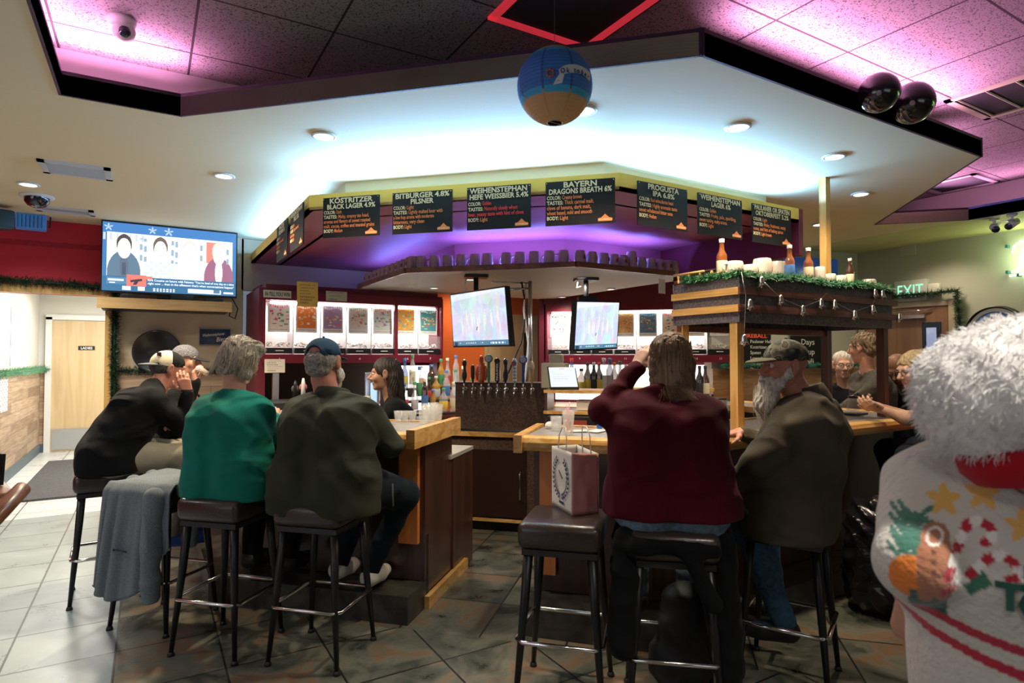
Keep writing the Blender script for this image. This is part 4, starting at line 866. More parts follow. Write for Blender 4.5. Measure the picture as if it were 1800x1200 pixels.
def crowd(seed):
    r_ = np.random.RandomState(seed); B = [(r_.uniform(0, 1), r_.uniform(.12, 1), r_.uniform(.02, .10), r_.uniform(.04, .25), r_.uniform(.45, .9, 3)) for _ in range(150)]
    def fn(U, V):
        c = rgbfill(U, (.62, .76, .92))
        for (u, v, a, b, col) in B:
            m = ((U-u)/a)**2 + ((V-v)/b)**2 < 1; c[m] = c[m]*.60 + np.array([col[0]*.85, col[1]*.95, min(1, col[2]*1.1)])*.40
        for k in range(26):
            pu = .2 + .028*k + .01*math.sin(k*5); pv = .30 + .22*abs(math.sin(k*1.7)); pc = np.array(((.85, .80, .88), (.55, .60, .78), (.80, .62, .70), (.90, .88, .70))[k % 4]); m = (((U-pu)/.014)**2 + ((V-pv)/.12)**2 < 1) | (((U-pu)/.011)**2 + ((V-pv-.15)/.026)**2 < 1); c[m] = c[m]*.4 + pc*.6
        m = np.abs(V - .97 - .12*(U - .5)) < .05; c[m] = c[m]*.6 + .38
        c[V < .085] = (.10, .22, .32); c[(V < .07) & (U < .09) & (U > .02)] = (.03, .05, .08); c[(V > .012) & (V < .07) & (U > .66) & (U < .98)] = (.05, .18, .33)
        c[(np.abs(V - .045) < .012) & (U > .12) & (U < .58) & (np.sin(150*U) > -.1) & (np.sin(23*U) > -.6)] = (.6, .68, .75); c[(np.abs(V - .04) < .014) & (U > .70) & (U < .95) & (np.sin(120*U) > -.5)] = (.75, .85, .92)
        c[((U - .47 - .3*(V - .3))**2 < .00012) & (np.abs(V - .31) < .03)] = (.15, .2, .25); c[(np.abs(U - .05) < .02) & (np.abs(V - .2) < .025)] = (.45, .6, .8)
        return c
    return fn
dL, dR = 5.3, 4.61
t, *_ = tv('hanging_screen', 'larger ceiling-hung screen with a crowd picture above the tap handles', 'television', hit(791, 517, d=5.28), hit(887, 502, d=4.66), hit(896.5, 608.5, d=4.58), hit(797, 610.5, d=5.22), crowd(3), 150, 90, 1.0, .05, .011)
m_ = (hit(791, 517, d=5.3) + hit(887, 502, d=4.61)) / 2 + Vector((.14, .26, 0))
def mount(t, m_, dz=0):
    b = MB(); b.box((m_.x, m_.y, 2.165), (.20, .14, .025), -.4); b.tube([(m_.x, m_.y, 2.16), (m_.x, m_.y, m_.z - .12)], .022); b.box((m_.x - .03, m_.y - .05, m_.z - .14), (.16, .12, .10), -.5); b.build('ceiling_mount', blk, t, world=True)
    b = MB(); b.tube([(m_.x - .09, m_.y, 2.15), (m_.x - .12, m_.y - .02, 2.08), (m_.x - .08, m_.y - .03, m_.z)], .005); b.build('cable', M('white_plastic', (.8, .8, .8), .4), t, world=True)
mount(t, m_)
t, *_ = tv('hanging_screen', 'smaller ceiling-hung screen with a crowd picture in front of the right lit case', 'television', hit(1013, 528, d=5.0), hit(1089, 532, d=5.35), hit(1085, 613, d=5.35), hit(1008, 617, d=5.0), crowd(9), 120, 80, 1.1, .05, .011)
m_ = hit(1030, 505, d=5.45); mount(t, m_)
# steel riser pipe and cables behind the taps
pp = hit(932, 500, d=5.6); b = MB(); b.tube([(pp.x, pp.y, 2.17), (pp.x, pp.y, 1.0)], .018, 10); b.tube([(pp.x, pp.y, 2.10), (pp.x - .3, pp.y + .05, 2.08)], .012); b.tube([(pp.x + .02, pp.y, 2.15), (pp.x - .35, pp.y + .1, 2.15)], .009)
t = thing('beer_line_riser', 'steel riser pipe with beer lines behind the tap handles', 'pipe', (pp.x, pp.y, 1.0)); b.build('pipe', metal, t, world=True)
for i, c in enumerate(((.8, .8, .8), (.02, .02, .02))):
    b = MB(); b.tube([(pp.x - .05*(i + .6), pp.y + .02, 2.16), (pp.x - .07 + .03*i, pp.y, 1.9), (pp.x - .02 - .08*i, pp.y, 1.6), (pp.x - .05 - .2*i, pp.y, 1.3), (pp.x - .09 - .3*i, pp.y, 1.1)], .009); b.build('beer_line', M('hose%d' % i, c, .4), t, world=True)
# tablet till, shelf, cash drawer
v = [hit(962, 644, d=4.62), hit(1012, 647, d=4.62), hit(1018, 682, d=4.5), hit(967, 682, d=4.5)]
def till(U, V):
    c = rgbfill(U, (.80, .86, .92))
    for k in range(5): c[(np.abs(V - .3 - .11*k) < .018) & (U > .1) & (U < .45 + .3*math.sin(k)) & (np.sin(90*U) > -.3)] = (.6, .65, .72)
    c[(np.abs(V - .9) < .03) & (U > .4) & (U < .6)] = (.75, .6, .6); return c
t, *_ = tv('till_screen', 'small tilted touch screen till on the wooden shelf right of the tap tower', 'till', *v, till, 50, 34, .95, .02, .008)
p = (v[2] + v[3]) / 2; st = thing('till_stand', 'oak shelf stand right of the tap tower carrying the till', 'stand', (p.x, p.y, .84))
zt = p.z - .012; dd = Vector((ISQ, -ISQ, 0)); c0 = Vector((p.x, p.y, 0)) + dd * .10 + Vector((.08, .08, 0))
b = MB(); b.box((c0.x, c0.y, zt - .012), (.50, .30, .022), -PI/4); b.build('shelf', oakd, st, world=True)
b = MB(); b.box((c0.x, c0.y, zt - .165), (.50, .32, .022), -PI/4); b.build('shelf', oakd, st, world=True)
b = MB()
for s_ in (-1, 1): q = c0 + dd * .235 * s_; b.box((q.x, q.y, zt/2), (.02, .28, zt), -PI/4)
b.build('side_panel', darkpanel, st, world=True)
q = c0 - Vector((ISQ, ISQ, 0))*.1
cd = thing('cash_drawer', 'black cash drawer with a red lit label beneath the till', 'cash drawer', (q.x, q.y, zt - .30)); MB().box((q.x, q.y, zt - .245), (.42, .30, .12), -PI/4, bev=.004).build('body', blk, cd, world=True)
q2 = q - Vector((ISQ, ISQ, 0))*.152; MB().box((q2.x, q2.y, zt - .225), (.16, .004, .035), -PI/4).build('label_plate', M('red_plate', (.35, .06, .04), .4), cd, world=True)
b = MB(); b.lathe([(.001, .004), (.012, .004), (.014, 0)], q2 - Vector((0, 0, .0)) + Vector((0, 0, zt - .27 - q2.z)), axis=(-1, -1, 0)); b.build('lock', chrome, cd, world=True)
tag(MB().box((c0.x + .05, c0.y - .07, zt - .115), (.2, .15, .07), -PI/4).build('paper_stack', M('paper_white', (.75, .74, .70), .7), loc=(c0.x + .05, c0.y - .07, zt - .15)), 'stack of white papers on the lower shelf under the till', 'paper')
tag(MB().box(tuple(hit(978, 633, d=4.9)), (.10, .10, .10), -.9, bev=.012).build('receipt_printer', M('ivory_plastic', (.55, .54, .42), .5)), 'ivory receipt printer behind the till screen', 'printer')
tag(MB().box((hit(976, 660, d=4.85)), (.2, .12, .2), -.9, bev=.01).build('till_housing', M('ivory_plastic', (.55, .54, .42), .5)), 'ivory till housing standing behind the touch screen', 'till')
# ================================================================ BOTTLES AND GLASSES
def bmat(nm, c, tr=.85): return M('glass_' + nm, c, .05, alpha=1 - tr*.75, spec=.9, coat=1)
BG = {'clear': bmat('clear', (.93, .96, .96), .95), 'amber': bmat('amber', (.42, .13, .02), .55), 'brown': bmat('brown', (.07, .025, .01), .25), 'green': bmat('green', (.05, .22, .08), .6), 'blue': bmat('blue', (.08, .25, .75), .6), 'gold': bmat('gold', (.75, .42, .06), .6), 'dark': bmat('dark', (.02, .015, .015), .1)}
LC = {'white': (.82, .82, .78), 'cream': (.75, .68, .48), 'black': (.03, .03, .03), 'red': (.6, .06, .05), 'blue': (.08, .2, .5), 'yellow': (.8, .6, .1), 'orange': (.85, .3, .05), 'green': (.08, .3, .12), 'silver': (.55, .55, .55)}
BPROF = {'round': (.036, .30, .55, .013), 'tall': (.033, .34, .62, .014), 'squat': (.045, .24, .55, .015), 'beer': (.031, .23, .52, .013), 'steep': (.035, .31, .48, .014)}
protos = {}
def bottle(p, shape, glass, lab, cap, label, group=None, sc=1.0, rz=0, nm='liquor_bottle'):
    key = (shape, glass, lab, cap)
    m4 = mat44(p, rz) @ Matrix.Scale(sc, 4)
    if key in protos: return dup(protos[key], label=label, group=group, M44=m4)
    r, h, sh, nr = BPROF[shape]; t = thing(nm, label, 'bottle', (0, 0, 0), 0, group)
    MB().lathe([(.001, .004), (r*.9, 0), (r, .012), (r, h*sh), (r*.93, h*(sh+.06)), (r*.55, h*(sh+.16)), (nr*1.1, h*(sh+.24)), (nr, h*.93), (nr*1.15, h*.94), (nr*1.1, h*.97), (.001, h*.97)], n=16).build('glass', BG[glass], t)
    MB().lathe([(r*1.012, h*.12), (r*1.02, h*.125), (r*1.02, h*sh*.82), (r*1.012, h*sh*.825)], n=18).build('label', M('lab_' + lab, LC[lab], .5), t)
    MB().lathe([(nr*1.22, h*.90), (nr*1.25, h*.995), (nr*1.0, h), (.001, h)], n=12).build('cap', M('cap_' + cap, LC[cap], .35), t)
    t.matrix_world = m4; MW[t.name] = m4; protos[key] = t; return t
r_ = random.Random(5)
shapes, gl = ['round', 'tall', 'squat', 'steep', 'beer'], ['clear', 'clear', 'clear', 'amber', 'clear', 'gold', 'green', 'blue', 'brown', 'clear']
tiers = thing('bottle_rack', 'stepped bottle rack under the left lit case beside the orange wall', 'rack', (2.4, 5.5, 0))
for k, (y, z) in enumerate(((5.35, .95), (5.5, 1.06), (5.65, 1.17))): MB().box((2.40, y, z - .01), (.80, .15, .02)).build('step', blk, tiers, world=True)
MB().box((2.40, 5.55, .45), (.8, .6, .9)).build('base', blk, tiers, world=True)
k = 0
for row, (y, z) in enumerate(((5.65, 1.17), (5.5, 1.06), (5.35, .95))):
    for i in range(8):
        x = 2.05 + i*.095 + r_.uniform(-.01, .01); g = gl[(k*7 + row) % 10]; lb = list(LC)[(k*5 + row*2) % 9]; cp = list(LC)[(k*3 + 1) % 9]; sh = shapes[(k*3 + row) % 5]
        bottle((x, y + r_.uniform(-.02, .02), z), sh, g, lb, cp, '%s %s glass liquor bottle with %s label, %s from the left on the %s tier' % (sh, g, lb, ordn[i], ['top', 'middle', 'bottom'][row]), 'liquor bottles on the stepped rack', .95, r_.uniform(0, 6)); k += 1
# bottles on the riser right of the till
for i, (px, sh, g, lb, cp) in enumerate(((1022, 'squat', 'gold', 'yellow', 'black'), (1033, 'round', 'brown', 'yellow', 'black'), (1044, 'round', 'dark', 'black', 'silver'), (1053, 'round', 'brown', 'yellow', 'red'), (1062, 'tall', 'clear', 'white', 'white'), (1072, 'tall', 'blue', 'silver', 'blue'), (1080, 'round', 'amber', 'cream', 'orange'), (1090, 'steep', 'green', 'white', 'green'), (1005, 'tall', 'blue', 'blue', 'red'), (992, 'beer', 'clear', 'silver', 'orange'))):
    p = hit(px, 681, z=1.13) if False else hit(px, 681, d=5.75); bottle((p.x, p.y, 1.13), sh, g, lb, cp, '%s glass %s bottle with %s label, %s of the group right of the till' % (g, sh, lb, ordn[i]), 'bottles on the riser shelf right of the till', .98)
for i, (px, g, lb, cp) in enumerate(((1100, 'clear', 'white', 'silver'), (1108, 'clear', 'cream', 'orange'), (1230, 'dark', 'black', 'black'), (1240, 'brown', 'cream', 'black'))):
    p = hit(px, 690, d=5.9 if i < 2 else 5.2); bottle((p.x, p.y, 1.13), 'round', g, lb, cp, '%s glass bottle with %s label near %s' % (g, lb, ['the maroon woman\'s raised arm', 'the maroon woman\'s shoulder, orange capped' if False else 'the raised arm, capped in orange', 'the case post, black capped', 'the case post, brown one'][i]), None, .9)
st = thing('side_shelf', 'dark narrow shelf by the case post right of the maroon woman', 'shelf', (5.0, 4.0, 0)); p = hit(1235, 690, d=5.2)
MB().box((p.x, p.y, .56), (.30, .25, 1.13)).build('body', blk, st, world=True)
# fermentation: dark tap and towers left of the bartender
GL = M('drinking_glass', (.85, .88, .90), .04, alpha=.22, spec=1, coat=1)
def pint(p, label, h=.12, r0=.028, r1=.038, liquid=None, straw=False, nm='drinking_glass', group=None):
    t = thing(nm, label, 'glass', tuple(p), 0, group)
    MB().lathe([(.001, .0), (r0, .0), (r1, h), (r1 - .003, h), (r0 - .002, .012), (.001, .010)], n=22).build('glass', GL, t)
    if liquid:
        rr = lerp(r0, r1, .6) - .004; MB().lathe([(.001, .013), (r0 - .0035, .013), (rr, h*.6), (.001, h*.6)], n=20).build('drink', liquid, t)
    if straw:
        b = MB(); b.tube([(-.012, 0, .015), (.012, .004, h + .045)], .0028, 6); b.tube([(.012, -.01, .015), (-.008, .006, h + .03)], .0028, 6); b.build('straw', M('pink_straw', (.85, .25, .35), .4), t)
    return t
icew = M('ice_water', (.85, .87, .88), .1, alpha=.3, spec=1)
p = hit(999, 764, z=1.048); pint(p, 'tall water glass with a pink straw on the right bar wing', .135, .027, .036, icew, True)
p = hit(978, 757, z=1.048); pint(p, 'short tumbler of ice water beside the glass with the straw', .085, .030, .036, icew)
for i, px in enumerate((700, 712, 725)):
    p = hit(px, 741, z=1.048); pint(p, 'empty stemless tumbler, %s of three by the olive jacket man' % ordn[i], .072, .020, .030, group='empty tumblers lined on the bar')
for i, (px, py) in enumerate(((744, 745), (757, 743), (770, 741), (750, 739), (764, 737))):
    p = hit(px, py, z=1.048); pint(p, 'clear pint glass, %s in the cluster at the bar end' % ordn[i], .115, .024, .034, group='pint glasses at the bar end')
for i, px in enumerate((748, 760)):
    p = hit(px, 802, d=4.05); pint((p.x, p.y, .826), 'glass standing on the low work shelf, %s one' % ['left', 'right'][i], .10, .024, .032)
b = MB(); p = hit(966, 752, z=1.05); b.ball(p + Vector((0, 0, .014)), .028, 12, (1.1, .8, .9)); b.ball(p + Vector((.03, -.02, .010)), .022, 10, (1.2, .7, .7)); tag(b.build('crumpled_napkin', M('napkin_white', (.80, .79, .75), .8, bump=.6, bs=60), loc=tuple(p)), 'crumpled white napkin left of the water glasses', 'napkin')
for (px, py, rz, lb) in ((1050, 757, .4, 'folded white bar tab in front of the maroon sweater woman'), (1015, 757, -.3, 'white paper napkin right of the tall water glass')):
    p = hit(px, py, z=1.052); tag(MB().box(p, (.13, .075, .004), rz).build('paper_napkin', M('paper_white', (.75, .74, .70), .7), loc=tuple(p)), lb, 'paper')
p = hit(1054, 753, z=1.056); b = MB(); b.lathe([(.001, 0), (.016, 0), (.018, .02), (.008, .035), (.006, .045), (.001, .05)], p, n=14); tag(b.build('dropper_bottle', M('blue_cap', (.02, .12, .6), .3), loc=tuple(p)), 'small blue capped bottle on the bar tab', 'bottle')
p = hit(1079, 752, z=1.05); bottle((p.x, p.y, 1.048), 'squat', 'dark', 'black', 'orange', 'small dark bottle with orange cap near the maroon sweater', None, .35, nm='bitters_bottle')
# left side counter things behind green woman: dark beer cooler with black taps
t = thing('beer_cooler', 'dark steel beer cooler behind the grey haired woman', 'cooler', (.95, 5.6, 0)); MB().box((1.25, 5.45, .55), (.95, .5, 1.1)).build('body', blk, t, world=True); p = hit(484, 700, d=5.4); MB().box((p.x, p.y, 1.15), (.05, .05, .36)).build('tower', metal, t, world=True)
for i, (px, h, m_) in enumerate(((519, .13, blk), (533, .15, M('white_plastic', (.8, .8, .8), .4)))):
    p = hit(px, 690, d=5.3); b = MB(); b.tube([(p.x, p.y, 1.1), (p.x, p.y, 1.1 + h), (p.x, p.y, 1.1 + h + .04)], [.022, .016, .008], 12); b.build('tap_handle', m_, t, world=True)
    b = MB(); b.lathe([(.001, .01), (.033, .008), (.034, 0), (.001, -.004)], (p.x, p.y, 1.1 + h*.75), axis=(-.4, -.9, 0)); b.build('badge', M('badge_%d' % (i + 5), [(.08, .08, .08), (.7, .72, .72)][i], .35), t, world=True)
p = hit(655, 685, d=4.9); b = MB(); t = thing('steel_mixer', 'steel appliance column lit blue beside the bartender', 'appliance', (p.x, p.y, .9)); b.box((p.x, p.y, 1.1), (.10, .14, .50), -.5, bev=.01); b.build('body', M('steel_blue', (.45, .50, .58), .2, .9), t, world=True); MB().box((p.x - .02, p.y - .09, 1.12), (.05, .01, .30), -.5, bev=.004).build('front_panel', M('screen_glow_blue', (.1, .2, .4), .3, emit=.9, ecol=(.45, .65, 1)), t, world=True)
MB().box((p.x, p.y + .05, .45), (.5, .3, .88)).build('base', blk, t, world=True)
p = hit(640, 705, d=4.2); tag(MB().box((p.x, p.y, 1.13), (.10, .02, .15), -.9, bev=.003).build('menu_stand', M('menu_cream', (.55, .45, .30), .6), loc=(p.x, p.y, 1.05)), 'cream table menu standing on the bar beside the bartender', 'menu')
# ================================================================ CANOPY OVER THE RIGHT WING
CX0, CX1, CY0, CY1, CZ0, CZ1 = 2.93, 4.56, 2.36, 2.86, 1.675, 1.945
t = thing('bar_canopy', 'small striped wooden canopy with posts standing on the right bar wing', 'canopy', (3.7, 2.6, 1.05))
spk2 = M('grey_speckled_laminate', (.16, .145, .16), .45, var=.5, vs=70)
for (c, d) in ((((CX0+CX1)/2, CY0, 0), (CX1-CX0, .02)), (((CX0+CX1)/2, CY1, 0), (CX1-CX0, .02))): MB().box((c[0], c[1], (CZ0+CZ1)/2), (d[0], d[1], CZ1-CZ0)).build('long_panel', spk2, t, world=True)
for x in (CX0 + .01, CX1 - .01): MB().box((x, (CY0+CY1)/2, (CZ0+CZ1)/2), (.02, CY1-CY0, CZ1-CZ0)).build('side_panel', spk2, t, world=True)
MB().box(((CX0+CX1)/2, (CY0+CY1)/2, CZ1 + .005), (CX1-CX0, CY1-CY0, .03)).build('top_board', walnutx, t, world=True)
for z in (1.755, 1.855):
    MB().box(((CX0+CX1)/2 + .01, CY0 - .02, z), (CX1-CX0 + .06, .022, .042)).build('slat', walnutx, t, world=True); MB().box((CX0 - .014, (CY0+CY1)/2 - .01, z), (.022, CY1-CY0 + .02, .042)).build('slat', oaky, t, world=True)
for (x, y, m_) in ((CX0 + .035, CY0 + .04, oakz), (CX0 + .035, CY1 - .04, oakz), (CX1 - .04, CY0 + .04, walnut), (CX1 - .04, CY1 - .04, walnut)): MB().box((x, y, 1.365), (.055, .055, .63)).build('post', m_, t, world=True)
MB().box((4.14, 2.58, 2.35), (.052, .052, .81)).build('ceiling_pole', oakz, t, world=True)
b = MB(); b.box(((CX0+CX1)/2, CY1 - .04, CZ0 - .02), (CX1-CX0, .03, .04)); b.build('rear_rail', walnutx, t, world=True)
# little gallery rail at the left edge
b = MB(); b.tube([(CX0, CY1, CZ1 + .055), (CX0, CY0 + .25, CZ1 + .055)], .008); b.tube([(CX0 + .08, CY1 + .02, CZ1 + .03), (CX0 + .02, CY0 + .1, CZ1 + .035)], .007)
for k in range(4): y = CY1 - .04 - k*.09; b.lathe([(.006, 0), (.010, .012), (.005, .025), (.009, .04), (.006, .052)], (CX0, y, CZ1), n=10)
b.build('gallery_rail', oaky, t, world=True)
# garland, bells
def garland(pts, name, label, mat, n=900, L=.035, spread=.02, thick=.0016, parent=None, seed=1, cat='garland', wire=True):
    r = random.Random(seed); b = MB(); P = [Vector(p) for p in pts]; seg = [(P[i+1] - P[i]).length for i in range(len(P)-1)]; tot = sum(seg)
    for i in range(n):
        d = r.uniform(0, tot); j = 0
        while j < len(seg) - 1 and d > seg[j]: d -= seg[j]; j += 1
        q = P[j].lerp(P[j+1], min(1, d / seg[j])); v = Vector((r.gauss(0, 1), r.gauss(0, 1), r.gauss(0, 1))).normalized(); tip = q + v * (spread + L * r.uniform(.4, 1)); q = q + v*spread*.3
        w = v.orthogonal().normalized() * thick * 1.6; w2 = v.cross(w).normalized() * thick
        b._add([q - w, q + w, tip + w*.5, tip - w*.5, q + w2, q - w2], [(0, 1, 2, 3), (4, 5, 2)])
    if wire: b.tube(P, .012, 6)
    return tag(b.build(name, mat, loc=tuple(P[0])), label, cat)
pine = M('tinsel_green', (.03, .17, .06), .5, var=.5, vs=40); pined = M('tinsel_dark', (.012, .05, .022), .5, var=.4, vs=40); pinef = M('tinsel_frosted', (.13, .32, .17), .6, var=.5, vs=60)
g0 = [(CX0 - .02, CY1 - .1, CZ1 + .01), (CX0 + .0, CY0 + .05, CZ1 + .012)] + [(lerp(CX0, CX1, u), CY0 - .012, CZ1 + .012 - .008*math.sin(u*14)) for u in [k/9 for k in range(10)]] + [(CX1 + .03, CY0 + .05, CZ1 - .03)]
garland(g0, 'tinsel_garland', 'green tinsel garland along the top edge of the canopy', M('tinsel_bright', (.025, .17, .05), .5, var=.6, vs=60), 5200, .034, .016, seed=3)
yy = 7.025
garland([(-1.3, yy, 2.17), (-.6, yy, 2.155), (-.28, yy, 2.13), (-.28, yy, 1.6), (-.27, yy, 1.0), (-.29, yy, .5)], 'tinsel_garland', 'dark garland framing the corridor doorway', pined, 3600, .04, .028, seed=4)
garland([(-1.39, 7.4, 1.29), (-1.39, 11.7, 1.29), (-1.36, 11.80, 1.29), (-1.31, 11.80, 1.29)], 'tinsel_garland', 'pale green garland on the corridor wainscot', pinef, 2600, .05, .03, seed=5)
garland([(7.39, 4.15, 2.17), (7.39, 3.14, 2.18), (7.39, 3.12, 1.7), (7.39, 3.12, 1.0)], 'tinsel_garland', 'dark garland framing the brown exit door', pined, 2600, .04, .028, seed=6)
garland([(-.25, 7.04, 1.34), (.9, 7.04, 1.33)], 'tinsel_garland', 'dark garland on the wainscot behind the drinking man', pined, 1000, .04, .028, seed=7)
garland([(5.50, 4.66, 1.38), (6.5, 4.38, 1.38), (7.3, 4.15, 1.38)], 'tinsel_garland', 'green garland on the wood wainscot below the drinks blackboards', M('tinsel_teal', (.03, .20, .14), .5, var=.5, vs=40), 1500, .04, .028, seed=8)
b = MB(); b.box((.3, 7.075, .66), (1.18, .035, 1.32)); struct('wall_wainscot_rear', b, plank_mat('plank_dark', 0)); b = MB(); b.prism([(5.45, 4.74), (7.40, 4.2), (7.42, 4.26), (5.5, 4.8)], 0, 1.34); struct('wall_wainscot_right', b, MATS.get('oak_w') or wood('wainscot_oak', (.30, .18, .09), (.22, .12, .055), 'x', .5, 1))
silver = M('silver_bell', (.62, .60, .56), .22, 1)
bells = [(1318, 538), (1338, 498), (1372, 530), (1411, 548), (1443, 536), (1467, 538), (1502, 556), (1534, 546), (1551, 520), (1538, 518), (1581, 560), (1308, 600)]
cord = [(1303, 478), (1311, 520), (1309, 570), (1308, 598), None, (1335, 488), (1372, 523), (1410, 540), (1441, 528), (1453, 515), (1468, 531), (1500, 548), (1530, 538), (1545, 517)]
t = thing('bell_string', 'silver string of little bells draped over the canopy front', 'bell garland', tuple(hit(1303, 478, Y=CY0 - .04)))
b = MB(); cur = []
for q in cord + [None]:
    if q is None: b.tube(cur, .002, 5); cur = []
    else: cur.append(hit(q[0], q[1], Y=CY0 - .042))
b.build('cord', silver, t, world=True)
for (px, py) in bells:
    p = hit(px, py, Y=CY0 - .048); b = MB(); b.lathe([(.002, .042), (.009, .040), (.014, .028), (.017, .004), (.029, -.018), (.025, -.018), (.012, .0)], p, n=14); b.ball(p + Vector((0, 0, -.020)), .007, 8); b.build('bell', silver, t, world=True)
# bottles and mugs on the canopy top
PORC = M('cream_stoneware', (.74, .70, .60), .3, coat=.4); zc = CZ1 + .021
for i, (px, g, lb, cp, sc, lab) in enumerate(((1269, 'amber', 'cream', 'white', 1.05, 'amber beer bottle standing farthest left on the canopy'), (1388, 'amber', 'blue', 'white', .98, 'brown beer bottle with blue label in the middle of the canopy'), (1421, 'amber', 'cream', 'white', .98, 'brown beer bottle with yellowish label left of the oak pole'), (1494, 'brown', 'cream', 'silver', .85, 'dark swing-top bottle right of the oak pole on the canopy'))):
    p = hit(px, 470, Y=CY0 + (.08 if i else .22)); bottle((p.x, p.y, zc), 'beer', g, lb, cp, lab, 'beer bottles on the canopy', sc, nm='beer_bottle')
def stein(p, h, r, rz, label, emb=(.7, .05, .08)):
    t = thing('cream_mug', label, 'mug', tuple(p), rz, 'cream mugs on the canopy')
    MB().lathe([(.001, .001), (r*.86, .001), (r*.98, .008), (r*1.03, h*.3), (r*1.03, h*.75), (r*.93, h*.97), (r*.88, h), (r*.82, h), (r*.86, h*.9), (.001, h*.85)], n=24).build('body', PORC, t)
    b = MB(); b.tube([(r*.95, 0, h*.82), (r*1.5, 0, h*.78), (r*1.65, 0, h*.5), (r*1.4, 0, h*.22), (r*.95, 0, h*.18)], r*.13, 8); b.build('handle', PORC, t)
    b = MB(); b.box((0, -r*1.025, h*.42), (r*.5, .003, h*.25), bev=.001); b.build('emblem', M('emb_%d' % int(emb[0]*100), emb, .4), t)
for (px, h, r, rz, lb, yo) in ((1291, .085, .052, PI, 'short cream mug beside the leftmost bottle on the canopy', .12), (1318, .075, .048, 1.2, 'lowest cream mug between the short and the big one', .12), (1340, .118, .056, .9, 'big cream mug with a small red figure emblem', .10), (1366, .125, .054, 1.6, 'plain tall cream mug touching the blue labelled bottle', .16), (1441, .108, .034, 1.4, 'slim cream stein with a red square emblem by the oak pole', .08), (1459, .062, .036, 1.4, 'small cream mug right behind the foot of the oak pole', .05), (1477, .066, .043, 1.2, 'small cream mug with a round emblem by the swing-top bottle', .08), (1527, .062, .045, 1.4, 'cream mug standing alone near the right end of the canopy', .08)):
    p = hit(px, 470, Y=CY0 + yo); stein((p.x, p.y, zc), h, r, rz - .2, lb, (.70, .05, .08) if 'red' in lb or 'alone' in lb else (.45, .10, .12))
# things on the counter below it
p = hit(1500, 728, z=1.05); t = thing('candle_globe', 'clear glass candle globe on a black tray', 'candle holder', (p.x, p.y, 1.048)); b = MB(); b.lathe([(.001, .01), (.03, .012), (.045, .035), (.042, .075), (.028, .105), (.03, .12)], p, n=20); b.build('globe', GL, t, world=True); b = MB(); b.box(p + Vector((0, 0, .006)), (.16, .13, .012)); b.build('tray', blk, t, world=True); b = MB(); b.lathe([(.001, .12), (.034, .12), (.036, .135), (.001, .14)], p, n=20); b.build('lid', blk, t, world=True)
for (px, lb, g) in ((1268, 'dark bottle of syrup behind the oak post', 'dark'), (1258, 'brown bottle left of the front oak post', 'brown')):
    p = hit(px, 725, z=1.05); bottle((p.x + .25, p.y + .3, 1.048), 'squat', g, 'black', 'black', lb, None, .5)
for i, px in enumerate((1249, 1262, 1274)):
    p = hit(px, 712, d=4.6); pint((p.x, p.y, 1.048), 'upturned clear glass, %s behind the front oak post' % ordn[i], .10, .03, .026, group='upturned glasses behind the oak post')
# ================================================================ WALL AND CEILING FITTINGS
# EXIT sign
Pe = hit(1600, 511, X=7.42); t = thing('exit_sign', 'white exit sign with green letters and an emergency lamp above the brown door', 'exit sign', tuple(Pe))
MB().box((7.45, Pe.y, Pe.z), (.06, .34, .24), bev=.004).build('housing', M('sign_white', (.60, .66, .62), .4), t, world=True)
lettering('EXIT', M('exit_green', (.1, .5, .3), .5, emit=.9, ecol=(.35, 1, .65)), t, (7.417, Pe.y + .145, Pe.z - .062), (0, -1, 0), (0, 0, 1), .19, width=.27, bold=.0)
b = MB(); b.box((7.44, Pe.y - .24, Pe.z + .0), (.07, .12, .12), bev=.015); b.build('lamp_head', M('lamp_plastic', (.65, .66, .60), .3), t, world=True)
b = MB(); pb = hit(1595, 440, X=7.45); tag(MB().box((7.465, pb.y, pb.z), (.03, .16, .12)).build('wall_speaker_box', M('box_cream', (.55, .58, .48), .5)), 'small cream box high on the wall above the exit sign', 'wall box')
# round beer sign
Pp = hit(1752, 583, X=7.44); t = thing('round_sign', 'round lit brewery sign with a blue lettered ring and red centre', 'sign', tuple(Pp)); ax_ = (-1, 0, 0)
MB().lathe([(.001, 0), (.262, 0), (.268, -.06), (.255, .06), (.25, .06), (.24, .03)], Pp, axis=ax_, n=48).build('rim', blk, t, world=True)
def disc(r0, r1, off, mat, nm): MB().lathe([(r0, off), (r1, off), (r1, off - .002), (r0, off - .002)], Pp, axis=ax_, n=48).build(nm, mat, t, world=True)
disc(.001, .245, .030, M('sign_cream', (.62, .58, .48), .4, emit=.1, ecol=(.8, .75, .6)), 'face'); disc(.125, .205, .034, M('sign_blue', (.03, .10, .30), .4), 'ring'); disc(.001, .122, .034, M('sign_red', (.60, .04, .05), .4, emit=.15, ecol=(.8, .1, .1)), 'centre')
b = MB(); b.ball(Pp + Vector((-.036, 0, .005)), .05, 14, (.12, 1.1, .9)); b.ball(Pp + Vector((-.036, .01, .05)), .025, 12, (.15, 1, 1)); b.build('portrait_relief', M('relief_cream', (.70, .55, .42), .5), t, world=True)
for i, ch in enumerate('PAULANER'):
    a = math.radians(118 - i*17 + 0); c = Pp + Vector((-.036, -math.cos(a)*.145, math.sin(a)*.145)); x = Vector((0, -math.sin(a), -math.cos(a))) ; x = Vector((0, -math.sin(a), -math.cos(a)))
    up = Vector((0, -math.cos(a), math.sin(a))); lettering(ch, M('white_print', (.85, .85, .82), .5), t, c - x*.016, x, up, .052, bold=.03, name='letter')
